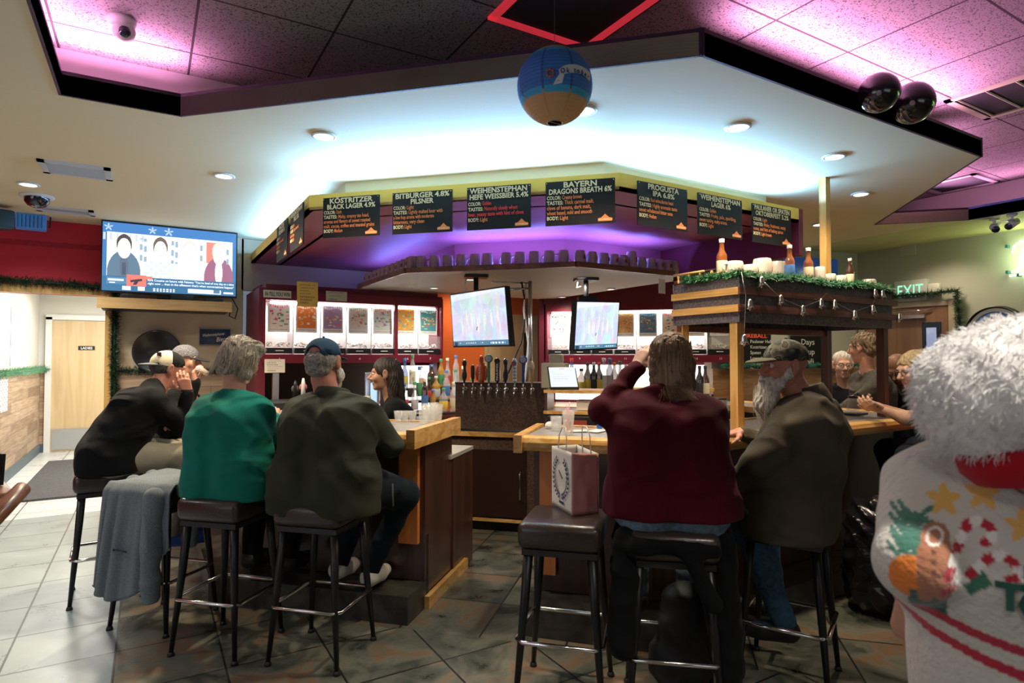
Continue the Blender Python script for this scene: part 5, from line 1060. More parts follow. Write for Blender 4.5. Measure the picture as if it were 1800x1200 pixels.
# neon script
Pn = hit(1800, 452, X=7.40); t = thing('neon_sign', 'pale green neon script sign cut off by the picture edge', 'neon sign', tuple(Pn)); nm_ = M('neon_glow', (.9, 1, .8), .3, emit=7, ecol=(.82, 1, .62))
def neon(pts, nm='tube'): b = MB(); b.tube([Pn + Vector((0, -u, v)) for u, v in pts], .0085, 8); b.build(nm, nm_, t, world=True)
neon([(-.10, -.13), (-.06, -.14), (-.03, -.05), (.0, .06), (.03, .14)]); neon([(-.09, .06), (-.08, .12), (-.02, .165), (.06, .16), (.10, .11), (.07, .05), (.0, .02), (.06, -.01), (.09, -.06), (.06, -.12), (.0, -.14)]); neon([(.14, -.12), (.14, -.02), (.2, .02), (.24, -.03), (.22, -.11), (.16, -.13)]); neon([(-.12, -.17), (.1, -.16), (.4, -.13)])
b = MB()
for (u, v) in ((-.14, .13), (-.14, -.13), (-.05, -.17)): b.box(Pn + Vector((.02, -u, v)), (.06, .022, .03))
b.build('bracket', M('bracket_teal', (.03, .16, .16), .4), t, world=True); light('POINT', 'neon_glow_lamp', (7.3, Pn.y, Pn.z), 3, (.8, 1, .5), .1)
# security cameras
for (px, py, lb, yaw) in ((1748, 399, 'white bullet camera on the right ceiling, pointing left', .3), (1779, 391, 'white bullet camera on the right ceiling, the one nearer the neon sign', -.6)):
    top = hit(px, py - 14, z=ZS); t = thing('bullet_camera', lb, 'security camera', tuple(top)); c = top + Vector((0, 0, -.085)); dv = Vector((-math.cos(yaw), -.6*math.sin(yaw) - .3, -.35)).normalized(); wm = M('camera_white', (.75, .76, .78), .35)
    b = MB(); b.lathe([(.001, 0), (.04, 0), (.04, -.012), (.012, -.02)], top, n=18); b.tube([top + Vector((0, 0, -.015)), c + Vector((0, 0, .03))], .012); b.build('mount', wm, t, world=True)
    b = MB(); b.tube([c - dv*.075, c + dv*.075], .033, 18); b.box(c + Vector((0, 0, .034)) + dv*.02, (.17, .07, .004), math.atan2(dv.y, dv.x)); b.build('housing', wm, t, world=True)
    b = MB(); b.lathe([(.001, .003), (.028, .002), (.030, 0)], c + dv*.076, axis=dv, n=18); b.build('lens', M('lens_dark', (.01, .02, .05), .05, coat=1), t, world=True)
top = hit(214, 33, z=ZT); t = thing('turret_camera', 'white turret camera on the pink lit tile ceiling', 'security camera', tuple(top)); wm = MATS['camera_white']
MB().lathe([(.001, 0), (.062, 0), (.062, -.02), (.052, -.05), (.001, -.05)], top, n=24).build('base', wm, t, world=True); MB().ball(top + Vector((.01, -.0, -.06)), .050, 20).build('eyeball', wm, t, world=True)
q = top + Vector((.01, 0, -.06)); dv = (Vector((.3, -.2, EYE)) - q).normalized(); b = MB(); b.ball(q + dv*.028, .030, 16); b.build('lens', MATS['lens_dark'], t, world=True)
top = hit(65, 344, z=ZS); t = thing('dome_camera', 'black dome camera on the ceiling beside the left downlight', 'security camera', tuple(top)); MB().lathe([(.001, 0), (.115, 0), (.115, -.012), (.085, -.018)], top, n=28).build('flange', ringm, t, world=True); MB().lathe([(.085, -.012), (.082, -.05), (.06, -.08), (.03, -.094), (.001, -.098)], top, n=28).build('dome', M('smoked_dome', (.01, .015, .025), .06, coat=1), t, world=True)
# ceiling vents
ventm = M('vent_white', (.62, .65, .66), .45)
def vent(p, w, l, rz, label, z, nsl=6, m_=ventm, grille=None, nm='ceiling_vent'):
    t = thing(nm, label, 'air vent', (p.x, p.y, z), rz); b = MB()
    for (c, d) in (((0, l/2 - .02, -.006), (w, .04, .014)), ((0, -l/2 + .02, -.006), (w, .04, .014)), ((w/2 - .02, 0, -.006), (.04, l, .014)), ((-w/2 + .02, 0, -.006), (.04, l, .014))): b.box(c, d)
    b.build('frame', m_, t); MB().box((0, 0, -.001), (w - .06, l - .06, .004)).build('throat', grille or M('vent_throat', (.02, .025, .03), .8), t)
    if nsl:
        b = MB()
        for k in range(nsl): y = -l/2 + .06 + (l - .12)*k/(nsl - 1); b.box((0, y, -.008), (w - .08, .012, .010), rot=(.6, 0, 0))
        b.build('louvres', m_, t)
vent(hit(135, 298, z=ZS), .40, .32, 0, 'square white louvred air vent on the left ceiling', ZS); vent(hit(115, 369, z=ZS), .42, .22, 0, 'smaller flat return vent behind the black dome', ZS, 0, ventm, M('return_grey', (.35, .38, .40), .6))
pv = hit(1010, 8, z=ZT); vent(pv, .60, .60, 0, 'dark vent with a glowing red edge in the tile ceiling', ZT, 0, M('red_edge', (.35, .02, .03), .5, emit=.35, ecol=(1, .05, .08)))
vent(hit(1790, 165, z=ZT), .58, .58, 0, 'open framed vent in the green tinted ceiling tile', ZT, 4, M('vent_olive', (.42, .45, .30), .5)); vent(hit(1682, 323, z=ZT), .5, .5, 0, 'farther vent in the pink tile ceiling', ZT, 0, M('vent_pinkish', (.4, .38, .4), .5))
# round black speakers at the soffit edge
gb = M('gloss_black', (.008, .008, .012), .12, coat=1)
for (px, py, r, lb) in ((1545, 163, .098, 'left of the two glossy black spheres at the soffit edge'), (1604, 181, .108, 'right of the two glossy black spheres at the soffit edge')):
    p = hit(px, py, Y=1.68); t = thing('black_ball_speaker', lb, 'speaker', tuple(p)); MB().ball(p, r, 28).build('shell', gb, t, world=True); MB().tube([p + Vector((0, .0, 0)), p + Vector((0, .12, .02))], .02).build('bracket', blk, t, world=True)
    dv = (CAMP - p).normalized(); MB().lathe([(.001, .003), (.012, .003), (.013, 0)], p + dv*r*.99, axis=dv).build('badge', M('badge_grey', (.3, .3, .32), .4), t, world=True)
# paper lantern
p = hit(975, 152, d=2.47); R_ = .152
def lant(V):
    z = (V[:, 2] - p.z) / R_; a = np.arctan2(V[:, 1] - p.y, V[:, 0] - p.x); c = np.ones((len(V), 3)) * (.62, .38, .18)
    m = (z > -.42) & (z < .74); c[m] = (.05, .20, .60); c[(z > .62) & (z < .76) | (z > -.50) & (z < -.36)] = (.05, .42, .72)
    mer = np.abs(np.sin(a * 4 + .6)) < .09; c[mer & m] = (.02, .07, .28); c[mer & ~m] = (.65, .27, .05)
    return c
N, Mm = 128, 112; VV = []
for j in range(Mm + 1):
    a = .16 + (PI - .36) * j / Mm; rr = R_ * (1 - .012 * abs(math.sin(j * PI / 4)) ** .7)
    for k in range(N): VV.append((p.x + rr*math.sin(a)*math.cos(2*PI*k/N), p.y + rr*math.sin(a)*math.sin(2*PI*k/N), p.z + rr*1.0*math.cos(a)))
Q = [(j*N + k, j*N + (k+1) % N, (j+1)*N + (k+1) % N, (j+1)*N + k) for j in range(Mm) for k in range(N)]
t = thing('paper_lantern', 'blue and white paper festival lantern hanging from the ceiling', 'paper lantern', tuple(p + Vector((0, 0, .15))))
lm = vcmat('lantern_paper', rough=.7); lm.node_tree.nodes['Principled BSDF'].inputs['Transmission Weight'].default_value = 0
sdfmesh([(np.array(VV), np.array(Q), 0)], 'shade', [lm], t, world=True, colfn=lant)
b = MB(); a1 = PI - .20; b.lathe([(R_*math.sin(.2), R_*math.cos(.2) + .001), (R_*math.sin(.2)+.002, R_*math.cos(.2))], p); 
zc_ = p + Vector((0, 0, R_*math.cos(a1))); pts = [zc_ + Vector((R_*math.sin(a1)*math.cos(k*PI/8), R_*math.sin(a1)*math.sin(k*PI/8), 0)) for k in range(17)]; b.tube(pts, .0018, 5); b.tube([zc_ + Vector((-.03, 0, 0)), zc_ + Vector((.03, 0, 0))], .0015, 5); b.build('wire_ring', metal, t, world=True)
b = MB(); b.tube([p + Vector((0, 0, R_)), (p.x, p.y, ZT)], .0012, 5); b.build('cord', M('cord_grey', (.1, .1, .12), .6), t, world=True)
# banner ribbon with lettering wrapped on the globe
def onglobe(px, py, off=.002):
    r = ray(px, py).normalized(); oc = CAMP - p; bq = oc.dot(r); disc_ = bq*bq - (oc.length_squared - (R_ + off)**2); return CAMP + r * (-bq - math.sqrt(max(0, disc_)))
b = MB(); top_ = [(982, 122), (990, 116), (1000, 113), (1012, 113), (1022, 116), (1031, 121), (1038, 129)]; bot_ = [(984, 131), (992, 130), (1001, 128), (1012, 128), (1022, 130), (1030, 136), (1037, 143)]
A_ = [onglobe(*q) for q in top_]; B2 = [onglobe(*q) for q in bot_]
for i in range(6): b.quad(B2[i], B2[i+1], A_[i+1], A_[i])
C_ = [onglobe(*q) for q in ((984, 129), (992, 131), (988, 146), (972, 149), (977, 139))]; b._add(C_, [(0, 1, 2, 3, 4)]); b.build('ribbon', M('ribbon_white', (.75, .77, .80), .6), t, world=True)
for ch, x_, y_, rt in (('O', 985, 128, .05), ('k', 996, 127, .0), ('t', 1009, 126.5, 0), ('o', 1014, 127, -.1), ('b', 1021, 128.5, -.3), ('e', 1027, 131, -.4), ('r', 1032, 134, -.6)):
    o_ = onglobe(x_, y_, .004); nn_ = (o_ - p).normalized(); xd = (_R*math.cos(rt) + Vector((0, 0, 1))*math.sin(rt)); xd = (xd - nn_*xd.dot(nn_)).normalized(); lettering(ch, M('ink_navy', (.02, .04, .15), .6), t, o_, xd, nn_.cross(xd), .026, bold=.02, name='letter', sx=.9)
b = MB()
for k in range(8): a = k*PI/4; q = onglobe(967 + 6*math.cos(a), 128 + 6*math.sin(a), .003); b.ball(q, .006, 6, (1, 1, 1))
b.build('pretzel_print', M('print_red', (.45, .14, .14), .6), t, world=True)
# blue floodlight on red wall etc.
p = hit(55, 391, Y=6.9); t = thing('floodlight', 'small blue louvred floodlight hung high on the red wall', 'lamp', tuple(p)); MB().box(p, (.22, .12, .13), .1, bev=.01).build('housing', M('flood_blue', (.03, .12, .35), .35, emit=.12, ecol=(.1, .4, 1)), t, world=True)
b = MB(); b.tube([p + Vector((-.13, .02, -.03)), p + Vector((-.14, .02, .13)), p + Vector((.14, .02, .13)), p + Vector((.13, .02, -.03))], .008); b.tube([p + Vector((0, .02, .13)), p + Vector((0, .02, ZS - p.z))], .01); b.build('yoke', blk, t, world=True)
b = MB()
for k in range(7): b.box(p + Vector((-.085 + k*.028, -.064, 0)), (.004, .01, .11))
b.build('louvres', blk, t, world=True)
p = hit(-4, 385, Y=6.6); tag(MB().box(p, (.2, .16, .16), .4, bev=.02).build('corner_speaker', M('speaker_teal', (.02, .06, .08), .4)), 'dark teal speaker at the very left of the red wall', 'speaker')
# signs on the tan wall
p = hit(378, 592, Y=7.08); t = thing('beer_wall_sign', 'dark blue enamel beer sign with white script on the tan wall', 'sign', tuple(p)); MB().box((p.x, 7.085, p.z), (.30, .012, .175), bev=.004).build('plate', M('enamel_navy', (.02, .035, .09), .3, var=.4, vs=10), t, world=True)
b = MB()
for (c, d) in (((0, 0, .084), (.30, .006, .006)), ((0, 0, -.084), (.30, .006, .006)), ((.147, 0, 0), (.006, .006, .17)), ((-.147, 0, 0), (.006, .006, .17))): b.box((p.x + c[0], 7.077, p.z + c[2]), d)
b.build('border', M('enamel_grey', (.3, .35, .4), .4), t, world=True)
lettering('Weihenstephaner', M('white_print', (.85, .85, .82), .5), t, (p.x - .12, 7.076, p.z - .002), (1, 0, .12), (-.12, 0, 1), .045, width=.21, shear=.35, bold=.005); lettering('Bier', MATS['white_print'], t, (p.x + .01, 7.076, p.z - .05), (1, 0, .12), (-.12, 0, 1), .065, width=.09, shear=.35, bold=.01)
p = hit(276, 618, Y=7.05); b = MB(); b.lathe([(.001, .01), (.17, .012), (.20, .03), (.215, .03), (.215, -.01), (.001, -.01)], (p.x, 7.04, p.z), axis=(0, -1, 0), n=40); tag(b.build('round_tray', M('tray_black', (.015, .013, .016), .3, coat=.5), loc=(p.x, 7.04, p.z)), 'round black tray hung on the tan wall behind the two capped men', 'tray')
# poster panels in the corridor
def poster_fn(U, V):
    c = rgbfill(U, (.80, .84, .84)); w = np.sin(30*U + 6*np.sin(9*V)) > .3; c[w & (V < .45)] = (.45, .60, .78); h = (np.abs(np.hypot((U-.5)*.8, V-.55) - .18) < .05) & (V < .66); c[h] = (.35, .65, .55); c[(V > .62) & (V < .82) & (np.sin(26*U) > .2)] = (.40, .70, .60); return c
a = hit(18, 643, X=-1.455); b_ = hit(41, 641, X=-1.455); d_ = hit(18, 522, X=-1.455); b_.z = a.z
tag(painted('corridor_poster', printm, None, a, b_, Vector((a.x, a.y, d_.z)), 30, 60, poster_fn, .004), 'tall white green and blue art poster on the corridor wall', 'poster')
a = hit(-10, 730, X=-1.425); b_ = hit(13, 722, X=-1.425); b_.z = a.z; tag(painted('corridor_flyer', printm, None, a, b_, Vector((a.x, a.y, a.z + .38)), 20, 30, lambda U, V: np.where((np.sin(40*V)*np.sin(31*U) > .3)[..., None], (.5, .35, .4), rgbfill(U, (.78, .76, .76))), .004), 'pale flyer on the corridor wainscot at the left edge', 'poster')
tag(MB().box((-.5, 9.3, .012), (1.35, 2.8, .02)).build('door_mat', M('mat_grey', (.10, .095, .10), .95, bump=.5, bs=150, var=.3, vs=60), loc=(-.5, 9.3, .0)), 'long grey entrance mat on the corridor floor', 'mat')
# blackboards on rear right wall
dW = (Vector((7.48, 4.25, 0)) - Vector((5.5, 4.8, 0))).normalized(); nW = Vector((dW.y, -dW.x, 0))
def onwall(px, py, off=.03):
    r = ray(px, py); p0 = Vector((5.5, 4.8, 0)) + nW*off; return CAMP + r * ((p0 - CAMP).dot(nW) / r.dot(nW))
def wallboard(px0, py0, px1, py1, lb, rows, tcol, hdr=None, hcol=None, nm='drinks_blackboard'):
    a = onwall(px0, py1); b_ = onwall(px1, py1); d_ = onwall(px0, py0); b_.z = a.z; t = thing(nm, lb, 'blackboard', tuple(a)); w = (b_ - a).length; h = d_.z - a.z
    a2 = Vector((a.x, a.y, d_.z)); MB().slab(a, a + dW*w, a2 + dW*w, a2, .02).build('slate', board, t, world=True)
    n_ = len(rows)
    if hdr: lettering(hdr, hcol, t, a + nW*.003 + dW*w*.06 + Vector((0, 0, h*.88)), dW, (0, 0, 1), h*.10, width=w*.8, bold=.03, name='title')
    for k, s_ in enumerate(rows): lettering(s_, tcol, t, a + nW*.003 + dW*w*.3 + Vector((0, 0, h*(.78 - .74*k/n_))), dW, (0, 0, 1), h*.62/n_, name='chalk_line', bold=.004)
    return t
chw = M('chalk_white', (.8, .8, .78), .8)
wallboard(1303, 582, 1356, 675, 'narrow blackboard with a red heading and a list of beers', ['Paulaner Hefe', 'Kostritzer', 'Spaten', 'Lowenbrau', 'Big Juicy', 'Dragons Breath', 'Hofbrau'], chw, 'FIREBALL', M('chalk_bright_red', (.9, .12, .05), .8))
wallboard(1392, 590, 1446, 660, 'wide blackboard with large chalk words behind the camouflage cap', ['Days', 'Soup', 'Chili'], chw)
a = onwall(1386, 587); b_ = onwall(1448, 587); d_ = onwall(1386, 566); b_.z = a.z
tag(painted('tan_banner', printm, None, a, b_, Vector((a.x, a.y, d_.z)), 40, 12, lambda U, V: np.where(((np.abs(V - .3) < .06) | (np.abs(V - .55) < .1) & (np.sin(60*U) > 0))[..., None], (.45, .35, .12), rgbfill(U, (.62, .60, .50))), .004), 'cream framed banner above the wide blackboard', 'banner')
tag(MB().box(tuple(onwall(1425, 470, .06)), (.75, .05, .22), -.27, bev=.01).build('blue_screen_banner', M('banner_blue', (.02, .08, .32), .25, coat=.5, emit=.1, ecol=(.05, .2, .8))), 'glossy blue panel high on the rear wall behind the canopy bottles', 'banner')
# ================================================================ STOOLS
vinyl = M('brown_vinyl', (.034, .022, .018), .32, coat=.18, bump=.12, bs=90); legm = M('leg_black', (.007, .006, .007), .4)
def make_stool(label, p, rz):
    t = thing('bar_stool', label, 'bar stool', (p[0], p[1], 0), rz)
    MB().box((0, 0, .715), (.36, .36, .115), bev=.035).build('seat', vinyl, t); MB().box((0, 0, .645), (.32, .32, .025)).build('seat_base', blk, t)
    for a in (-1, 1):
        for c in (-1, 1):
            l_ = MB().tube([(a*.135, c*.135, .65), (a*.150, c*.150, .42), (a*.183, c*.183, .012)], [.021, .019, .011], 10).build('leg', legm, t); MB().lathe([(.001, 0), (.018, 0), (.015, .014), (.011, .02)], (a*.183, c*.183, 0), n=10).build('foot_cap', blk, l_)
    z = .275; r = .182; b = MB(); c = .03
    pts = [(-r, -r + c), (-r + c, -r), (r - c, -r), (r, -r + c), (r, r - c), (r - c, r), (-r + c, r), (-r, r - c), (-r, -r + c)]
    b.tube([(x, y, z) for x, y in pts], .0095, 10); b.build('foot_ring', chrome, t); return t
spots = [((-.20, 4.60), .05, 'brown vinyl bar stool under the man in the black shirt'), ((.10, 3.98), -PI/4, 'brown bar stool with the grey jacket thrown over it'), ((.375, 3.48), -PI/4, 'brown bar stool under the woman in the green sweatshirt'), ((.77, 3.135), -PI/4, 'brown bar stool under the man in the olive jacket'),
         ((1.60, 2.225), -PI/4, 'empty brown bar stool carrying the paper shopping bag'), ((1.905, 1.885), -.72, 'bar stool under the woman in the maroon sweater'), ((2.565, 1.80), .45, 'bar stool under the white bearded man'), ((-.10, 5.75), .0, 'bar stool under the drinking man at the far corner'), ((4.55, 1.80), .3, 'bar stool under the woman in the orange shirt')]
s0_ = make_stool(spots[0][2], spots[0][0], spots[0][1]); s0_['group'] = 'brown bar stools along the bar'
for (p, rz, lb) in spots[1:]: dup(s0_, (p[0], p[1], 0), rz, lb)
# ================================================================ PEOPLE
def skinm(n, c): return M('skin_' + n, c, .5, var=.12, vs=25, sheen=.1)
EYEW = M('eye_white', (.7, .68, .65), .25); EYED = M('eye_dark', (.04, .03, .025), .15); LIP = M('lip', (.45, .16, .13), .5)
V3 = lambda *a: np.array(a, float)
def hand(w, d, n, side, curl=.35, sc=1.0, res=.0036):
    d = Vector(d).normalized(); n = Vector(n); n = (n - d*n.dot(d)).normalized(); s = d.cross(n) * side; w = Vector(w); P = []
    offs = (.030, .011, -.009, -.027); Ls = (.070, .079, .072, .056)
    for i, o in enumerate(offs):
        K = w + (d*(.088 - (.004, 0, .003, .012)[i]) + s*o)*sc
        P.append(('c', w + s*o*.55*sc, K, .0165*sc, .0125*sc, .016)); q = K; a = curl*(.75 + .12*i)
        for j, f in enumerate((.46, .30, .24)):
            dr = (d*math.cos(a) + n*math.sin(a)).normalized(); e = q + dr*Ls[i]*f*sc; P.append(('c', q, e, (.0100, .0092, .0084)[j]*sc, (.0092, .0084, .0072)[j]*sc, .004)); q = e; a += curl*1.15
    q = w + (d*.018 + s*.018)*sc
    for dr, L, r in ((d*.55 + s*.75 + n*.25, .042, .0145), (d*.80 + s*.45 + n*.35, .033, .0115), (d*.9 + s*.1 + n*.4, .026, .0095)):
        e = q + dr.normalized()*L*sc; P.append(('c', q, e, r*sc, r*.85*sc, .008)); q = e
    P.append(('c', w - d*.035*sc, w + d*.01*sc, .024*sc, .022*sc, .014))
    P = [(p[0], tuple(p[1]), tuple(p[2])) + tuple(p[3:]) for p in P]
    return sdf(P, res * max(1, sc), .010)
HEADP = [('e', (0, -.015, .036), (.076, .094, .086)), ('e', (0, .018, -.022), (.062, .076, .086)), ('e', (0, .032, -.078), (.044, .046, .036)), ('e', (0, .070, -.096), (.020, .018, .017)),
         ('e', (.036, .060, -.022), (.026, .026, .026)), ('e', (-.036, .060, -.022), (.026, .026, .026)), ('c', (-.034, .079, .030), (.034, .079, .030), .012, .012), ('c', (0, .086, .020), (0, .116, -.022), .0085, .0135, .012),
         ('e', (.011, .100, -.029), (.0085, .010, .0075), None, .008), ('e', (-.011, .100, -.029), (.0085, .010, .0075), None, .008), ('c', (-.018, .086, -.058), (.018, .086, -.058), .006, .006, .008), ('c', (-.015, .085, -.068), (.015, .085, -.068), .0065, .0065, .008)]
for s_ in (-1, 1): HEADP += [('e', (s_*.083, -.008, .006), (.012, .022, .034), (0, .0, s_*-.35), .010), ('e', (s_*.078, .002, -.024), (.009, .011, .013), None, .01)]
HEADS = [('e', (s_*.031, .098, .013), (.018, .016, .011), None, .012) for s_ in (-1, 1)] + [('e', (s_*.096, .0, .008), (.006, .012, .020), (0, 0, s_*-.35), .005) for s_ in (-1, 1)]
def xf(prims, M4, sc=1.0):
    R = M4.to_3x3(); out = []
    for p in prims:
        if p[0] == 'c': out.append(('c', tuple(M4 @ (Vector(p[1])*sc)), tuple(M4 @ (Vector(p[2])*sc)), p[3]*sc, p[4]*sc) + tuple(p[5:]))
        else:
            r0 = Euler(p[3]).to_matrix() if len(p) > 3 and p[3] is not None else Matrix.Identity(3)
            out.append(('e', tuple(M4 @ (Vector(p[1])*sc)), tuple(q*sc for q in p[2]), R @ r0) + tuple(p[4:]))
    return out
def uvball(c, r, n=12):
    c = np.array(c); V = []; Q = []
    m = n // 2
    for j in range(m + 1):
        for k in range(n): a = PI*(j + .02)/(m + .04); V.append(c + r*np.array([math.sin(a)*math.cos(2*PI*k/n), math.sin(a)*math.sin(2*PI*k/n), -math.cos(a)]))
    for j in range(m):
        for k in range(n): Q.append((j*n+k, j*n+(k+1) % n, (j+1)*n+(k+1) % n, (j+1)*n+k))
    return np.array(V), np.array(Q)
def hairmat(n, c, dark=.55):
    return M('hair_' + n, c, .6, var=.65, vs=1, stretch=(70, 70, 7), col2=tuple(q*(1-dark) for q in c), bump=.5, bs=1.0, sheen=.2) if False else M('hair_' + n, c, .55, var=.5, vs=60, col2=tuple(q*(1-dark) for q in c), bump=.4, bs=160)
def strands(name, M4, rootsfn, n, mat, parent, seed=1, r=.0011, seg=6):
    rr = random.Random(seed); b = MB()
    for i in range(n):
        pts = rootsfn(rr); pts = [M4 @ Vector(p) for p in pts]; k = len(pts); b.tube(pts, [r * (1.0 - .75*j/(k-1)) for j in range(k)], 3, cap=False)
    return b.build(name, mat, parent)
class P: pass
def person(label, pos, fdir, sh, head, look, arms, skin, top, pants, bulk=1.0, belly=1.0, shw=.175, hem=.72, hipr=.13, legs=None, wr=.004, seat=.77, shoes=None, tilt=0, headsc=1.0, hands=('L', 'R'), handspec=None, seed=1, wf=1.0, sleeve=1.0, neckopen=.035, topname='sweatshirt', res=.0095, stand=False, cuff=.0, tr=1.0, collar=None, beltless=True, lean=0, face=True):
    sh = Vector(sh) + Vector((0, 0, .022)); fd = Vector((fdir[0], fdir[1], 0)).normalized(); rz = math.atan2(-fd.x, fd.y); o = thing('person', label, 'person', (pos[0], pos[1], 0), rz)
    Wi = MW[o.name].inverted(); L = lambda v: Wi @ Vector(v); sh = L(sh); hd = L(head)
    lk = (Wi.to_3x3() @ Vector(look)).normalized(); up0 = Vector((0, 0, 1)); rt = lk.cross(up0).normalized(); up = rt.cross(lk)
    if tilt: Rt = Matrix.Rotation(tilt, 3, lk); rt = Rt @ rt; up = Rt @ up
    HM = Matrix(((rt.x, lk.x, up.x, hd.x), (rt.y, lk.y, up.y, hd.y), (rt.z, lk.z, up.z, hd.z), (0, 0, 0, 1)))
    pz = seat + .085; Pv = Vector((0, 0, pz)); S_ = Vector(sh); b = bulk; tor = []; x1 = Vector((1, 0, 0))
    spine = lambda t, back: Pv.lerp(S_, t) + Vector((0, back, 0))
    side = (L(Vector(pos + (0,)) if len(pos) == 2 else pos))
    for s in (-1, 1):
        hip = Pv + x1*s*.085*b; wa = spine(.36, -.02) + x1*s*.070*b; ch = spine(.72, -.025) + x1*s*.075*b; sj = S_ + x1*s*(shw - .035) + Vector((0, -.01, -.045))
        tor += [('c', hip, wa, hipr*b, .118*b*belly), ('c', wa, ch, .118*b*belly, .122*b), ('c', ch, sj, .118*b, .068), ('c', S_ + x1*s*(shw - .04) + Vector((0, 0, -.02)), S_ + Vector((0, .0, .035)), .056, .052)]
    nk = HM @ Vector((0, -.022, -.085)); neckp = ('c', S_ + Vector((0, .0, -.03)), nk, .062*headsc, .054*headsc, .03)
    ar = []; wr_ = []
    for s, a in zip((-1, 1), arms):
        if a is None: continue
        e, w = L(a[0]), L(a[1]); sj = S_ + x1*s*shw + Vector((0, 0, -.045)); ar.append((s, sj, e, w))
    tp = lambda pr: [tuple(tuple(q) if isinstance(q, Vector) else q for q in p) for p in pr]
    legsL = []
    if legs is None and not stand: legs = [((-.13, .40, seat + .06), (-.12, .34, .36)), ((.13, .40, seat + .06), (.12, .34, .36))]; lw = False
    else: lw = True
    for i, lg in enumerate(legs or [((-.1, .02, .46), (-.1, 0, .09)), ((.1, .02, .46), (.1, 0, .09))]):
        s = (-1, 1)[i]; kn, an = (L(lg[0]), L(lg[1])) if (lw and legs is not None) else (Vector(lg[0]), Vector(lg[1])); legsL.append((Pv + x1*s*.095*b + Vector((0, .02, -.01)), kn, an))
    # ---- body: one continuous figure (head, neck, trunk and limbs), finer meshing for head and hands
    bod = [(p[0], p[1], p[2], p[3]*.88, p[4]*.88) for p in tor] + [neckp]
    for s, sj, e, w in ar: bod += [('c', sj, e, .050, .040), ('c', e, w, .040, .026)]
    for h_, kn, an in legsL: bod += [('c', h_, kn, .088*min(b, 1.2), .060), ('c', kn, an, .056, .038)]
    parts = [(*sdf(tp(bod), .016, .04), 0)]
    hp = xf(HEADP, HM, headsc) + tp([('c', HM @ Vector((0, -.02, -.03)), S_ + Vector((0, 0, .0)), .050*headsc, .060*headsc, .03)])
    parts.append((*sdf(hp, .0042 * headsc, .020, sub=xf(HEADS, HM, headsc)), 0))
    if face:
        for s in (-1, 1):
            c = HM @ (Vector((s*.031, .0795, .012))*headsc); v, q = uvball(c, .0125*headsc); parts.append((v, q, 1)); c = HM @ (Vector((s*.031, .0885, .012))*headsc); v, q = uvball(c, .0055*headsc); parts.append((v, q, 2))
        parts.append((*sdf(xf([('c', (-.016, .0905, -.0615), (.016, .0905, -.0615), .0045, .0045)], HM, headsc), .003, .004), 3))
    for (s, sj, e, w) in ar:
        key = 'L' if s < 0 else 'R'
        if key in hands:
            hs = (handspec or {}).get(key, {}); d = (Wi.to_3x3() @ Vector(hs['d'])) if 'd' in hs else (w - e).normalized(); n = (Wi.to_3x3() @ Vector(hs['n'])) if 'n' in hs else Vector((0, 0, -1))
            v, q = hand(w, d, n, hs.get('side', s), hs.get('curl', .3), headsc); parts.append((v, q, 0))
    body = sdfmesh(parts, 'body', [skin, EYEW, EYED, LIP], o)
    # ---- top
    g = [(p[0], p[1], p[2], p[3] + .012, p[4] + .012) for p in tor]
    for s in (-1, 1): g.append(('c', Pv + x1*s*.08*b, Pv + x1*s*.09*b + Vector((0, 0, -.12)), (hipr + .016)*b, (hipr + .02)*b))
    for s, sj, e, w in ar:
        we = e.lerp(w, sleeve if sleeve <= 1 else 1)
        g += [('c', sj, e, .072*max(1, b*.92), .058*max(1, b*.9), .028), ('c', e, we, .056, .040 + .012*(1 - sleeve), .02)] if sleeve > .15 else [('c', sj, sj.lerp(e, .62), .074, .070)]
    nd = (nk - S_).normalized()
    tv_, tq_ = sdf(tp(g), res, .05, wr=wr, wf=wf, clip=[((0, 0, hem), (0, 0, -1))], sub=[('c', tuple(S_ + nd*(.085 - neckopen)), tuple(S_ + nd*.30), .066, .075)], seed=seed)
    shirt = sdfmesh([(tv_, tq_, 0)], topname, [top], o)
    if collar:
        bb = MB(); ax = nd; c0 = S_ + nd*.035; bb.lathe([(.072, -.012), (.078, .0), (.074, .016), (.066, .018), (.064, .0)], c0, axis=ax, n=28); bb.build('collar', collar, o)
    # ---- trousers
    h = []
    for (hh, kn, an), s in zip(legsL, (-1, 1)): h += [('c', Pv + x1*s*.08*b*tr, hh, hipr*b*.98*tr, .105*b), ('c', hh, kn, .105*min(b, 1.25), .078), ('c', kn, an, .075, .055)]
    if stand: pass
    clip = [((0, 0, 0.10), (0, 0, -1))]
    if not stand: clip.append(((0, 0, seat + .012), (0, -.04, -1))) if False else None
    sdfmesh([(*sdf(tp(h), .012, .04, wr=.004, wf=.8, seed=seed + 3), 0)], 'trousers', [pants], o)
    if shoes:
        for hh, kn, an in legsL:
            f = Vector((0, 1, 0)); q = an + Vector((0, .0, -.045)); sdfmesh([(*sdf(tp([('c', q + Vector((0, -.02, .0)), q + f*.10 + Vector((0, 0, -.022)), .052, .044), ('c', q + f*.10 + Vector((0, 0, -.02)), q + f*.18 + Vector((0, 0, -.024)), .046, .036)]), .006, .02, clip=[(tuple(q + Vector((0, 0, -.055))), (0, 0, -1))]), 0)], 'shoe', [shoes], o)
    r = P(); r.o = o; r.HM = HM; r.S = S_; r.L = L; r.body = body; r.P = Pv; r.sc = headsc; return r
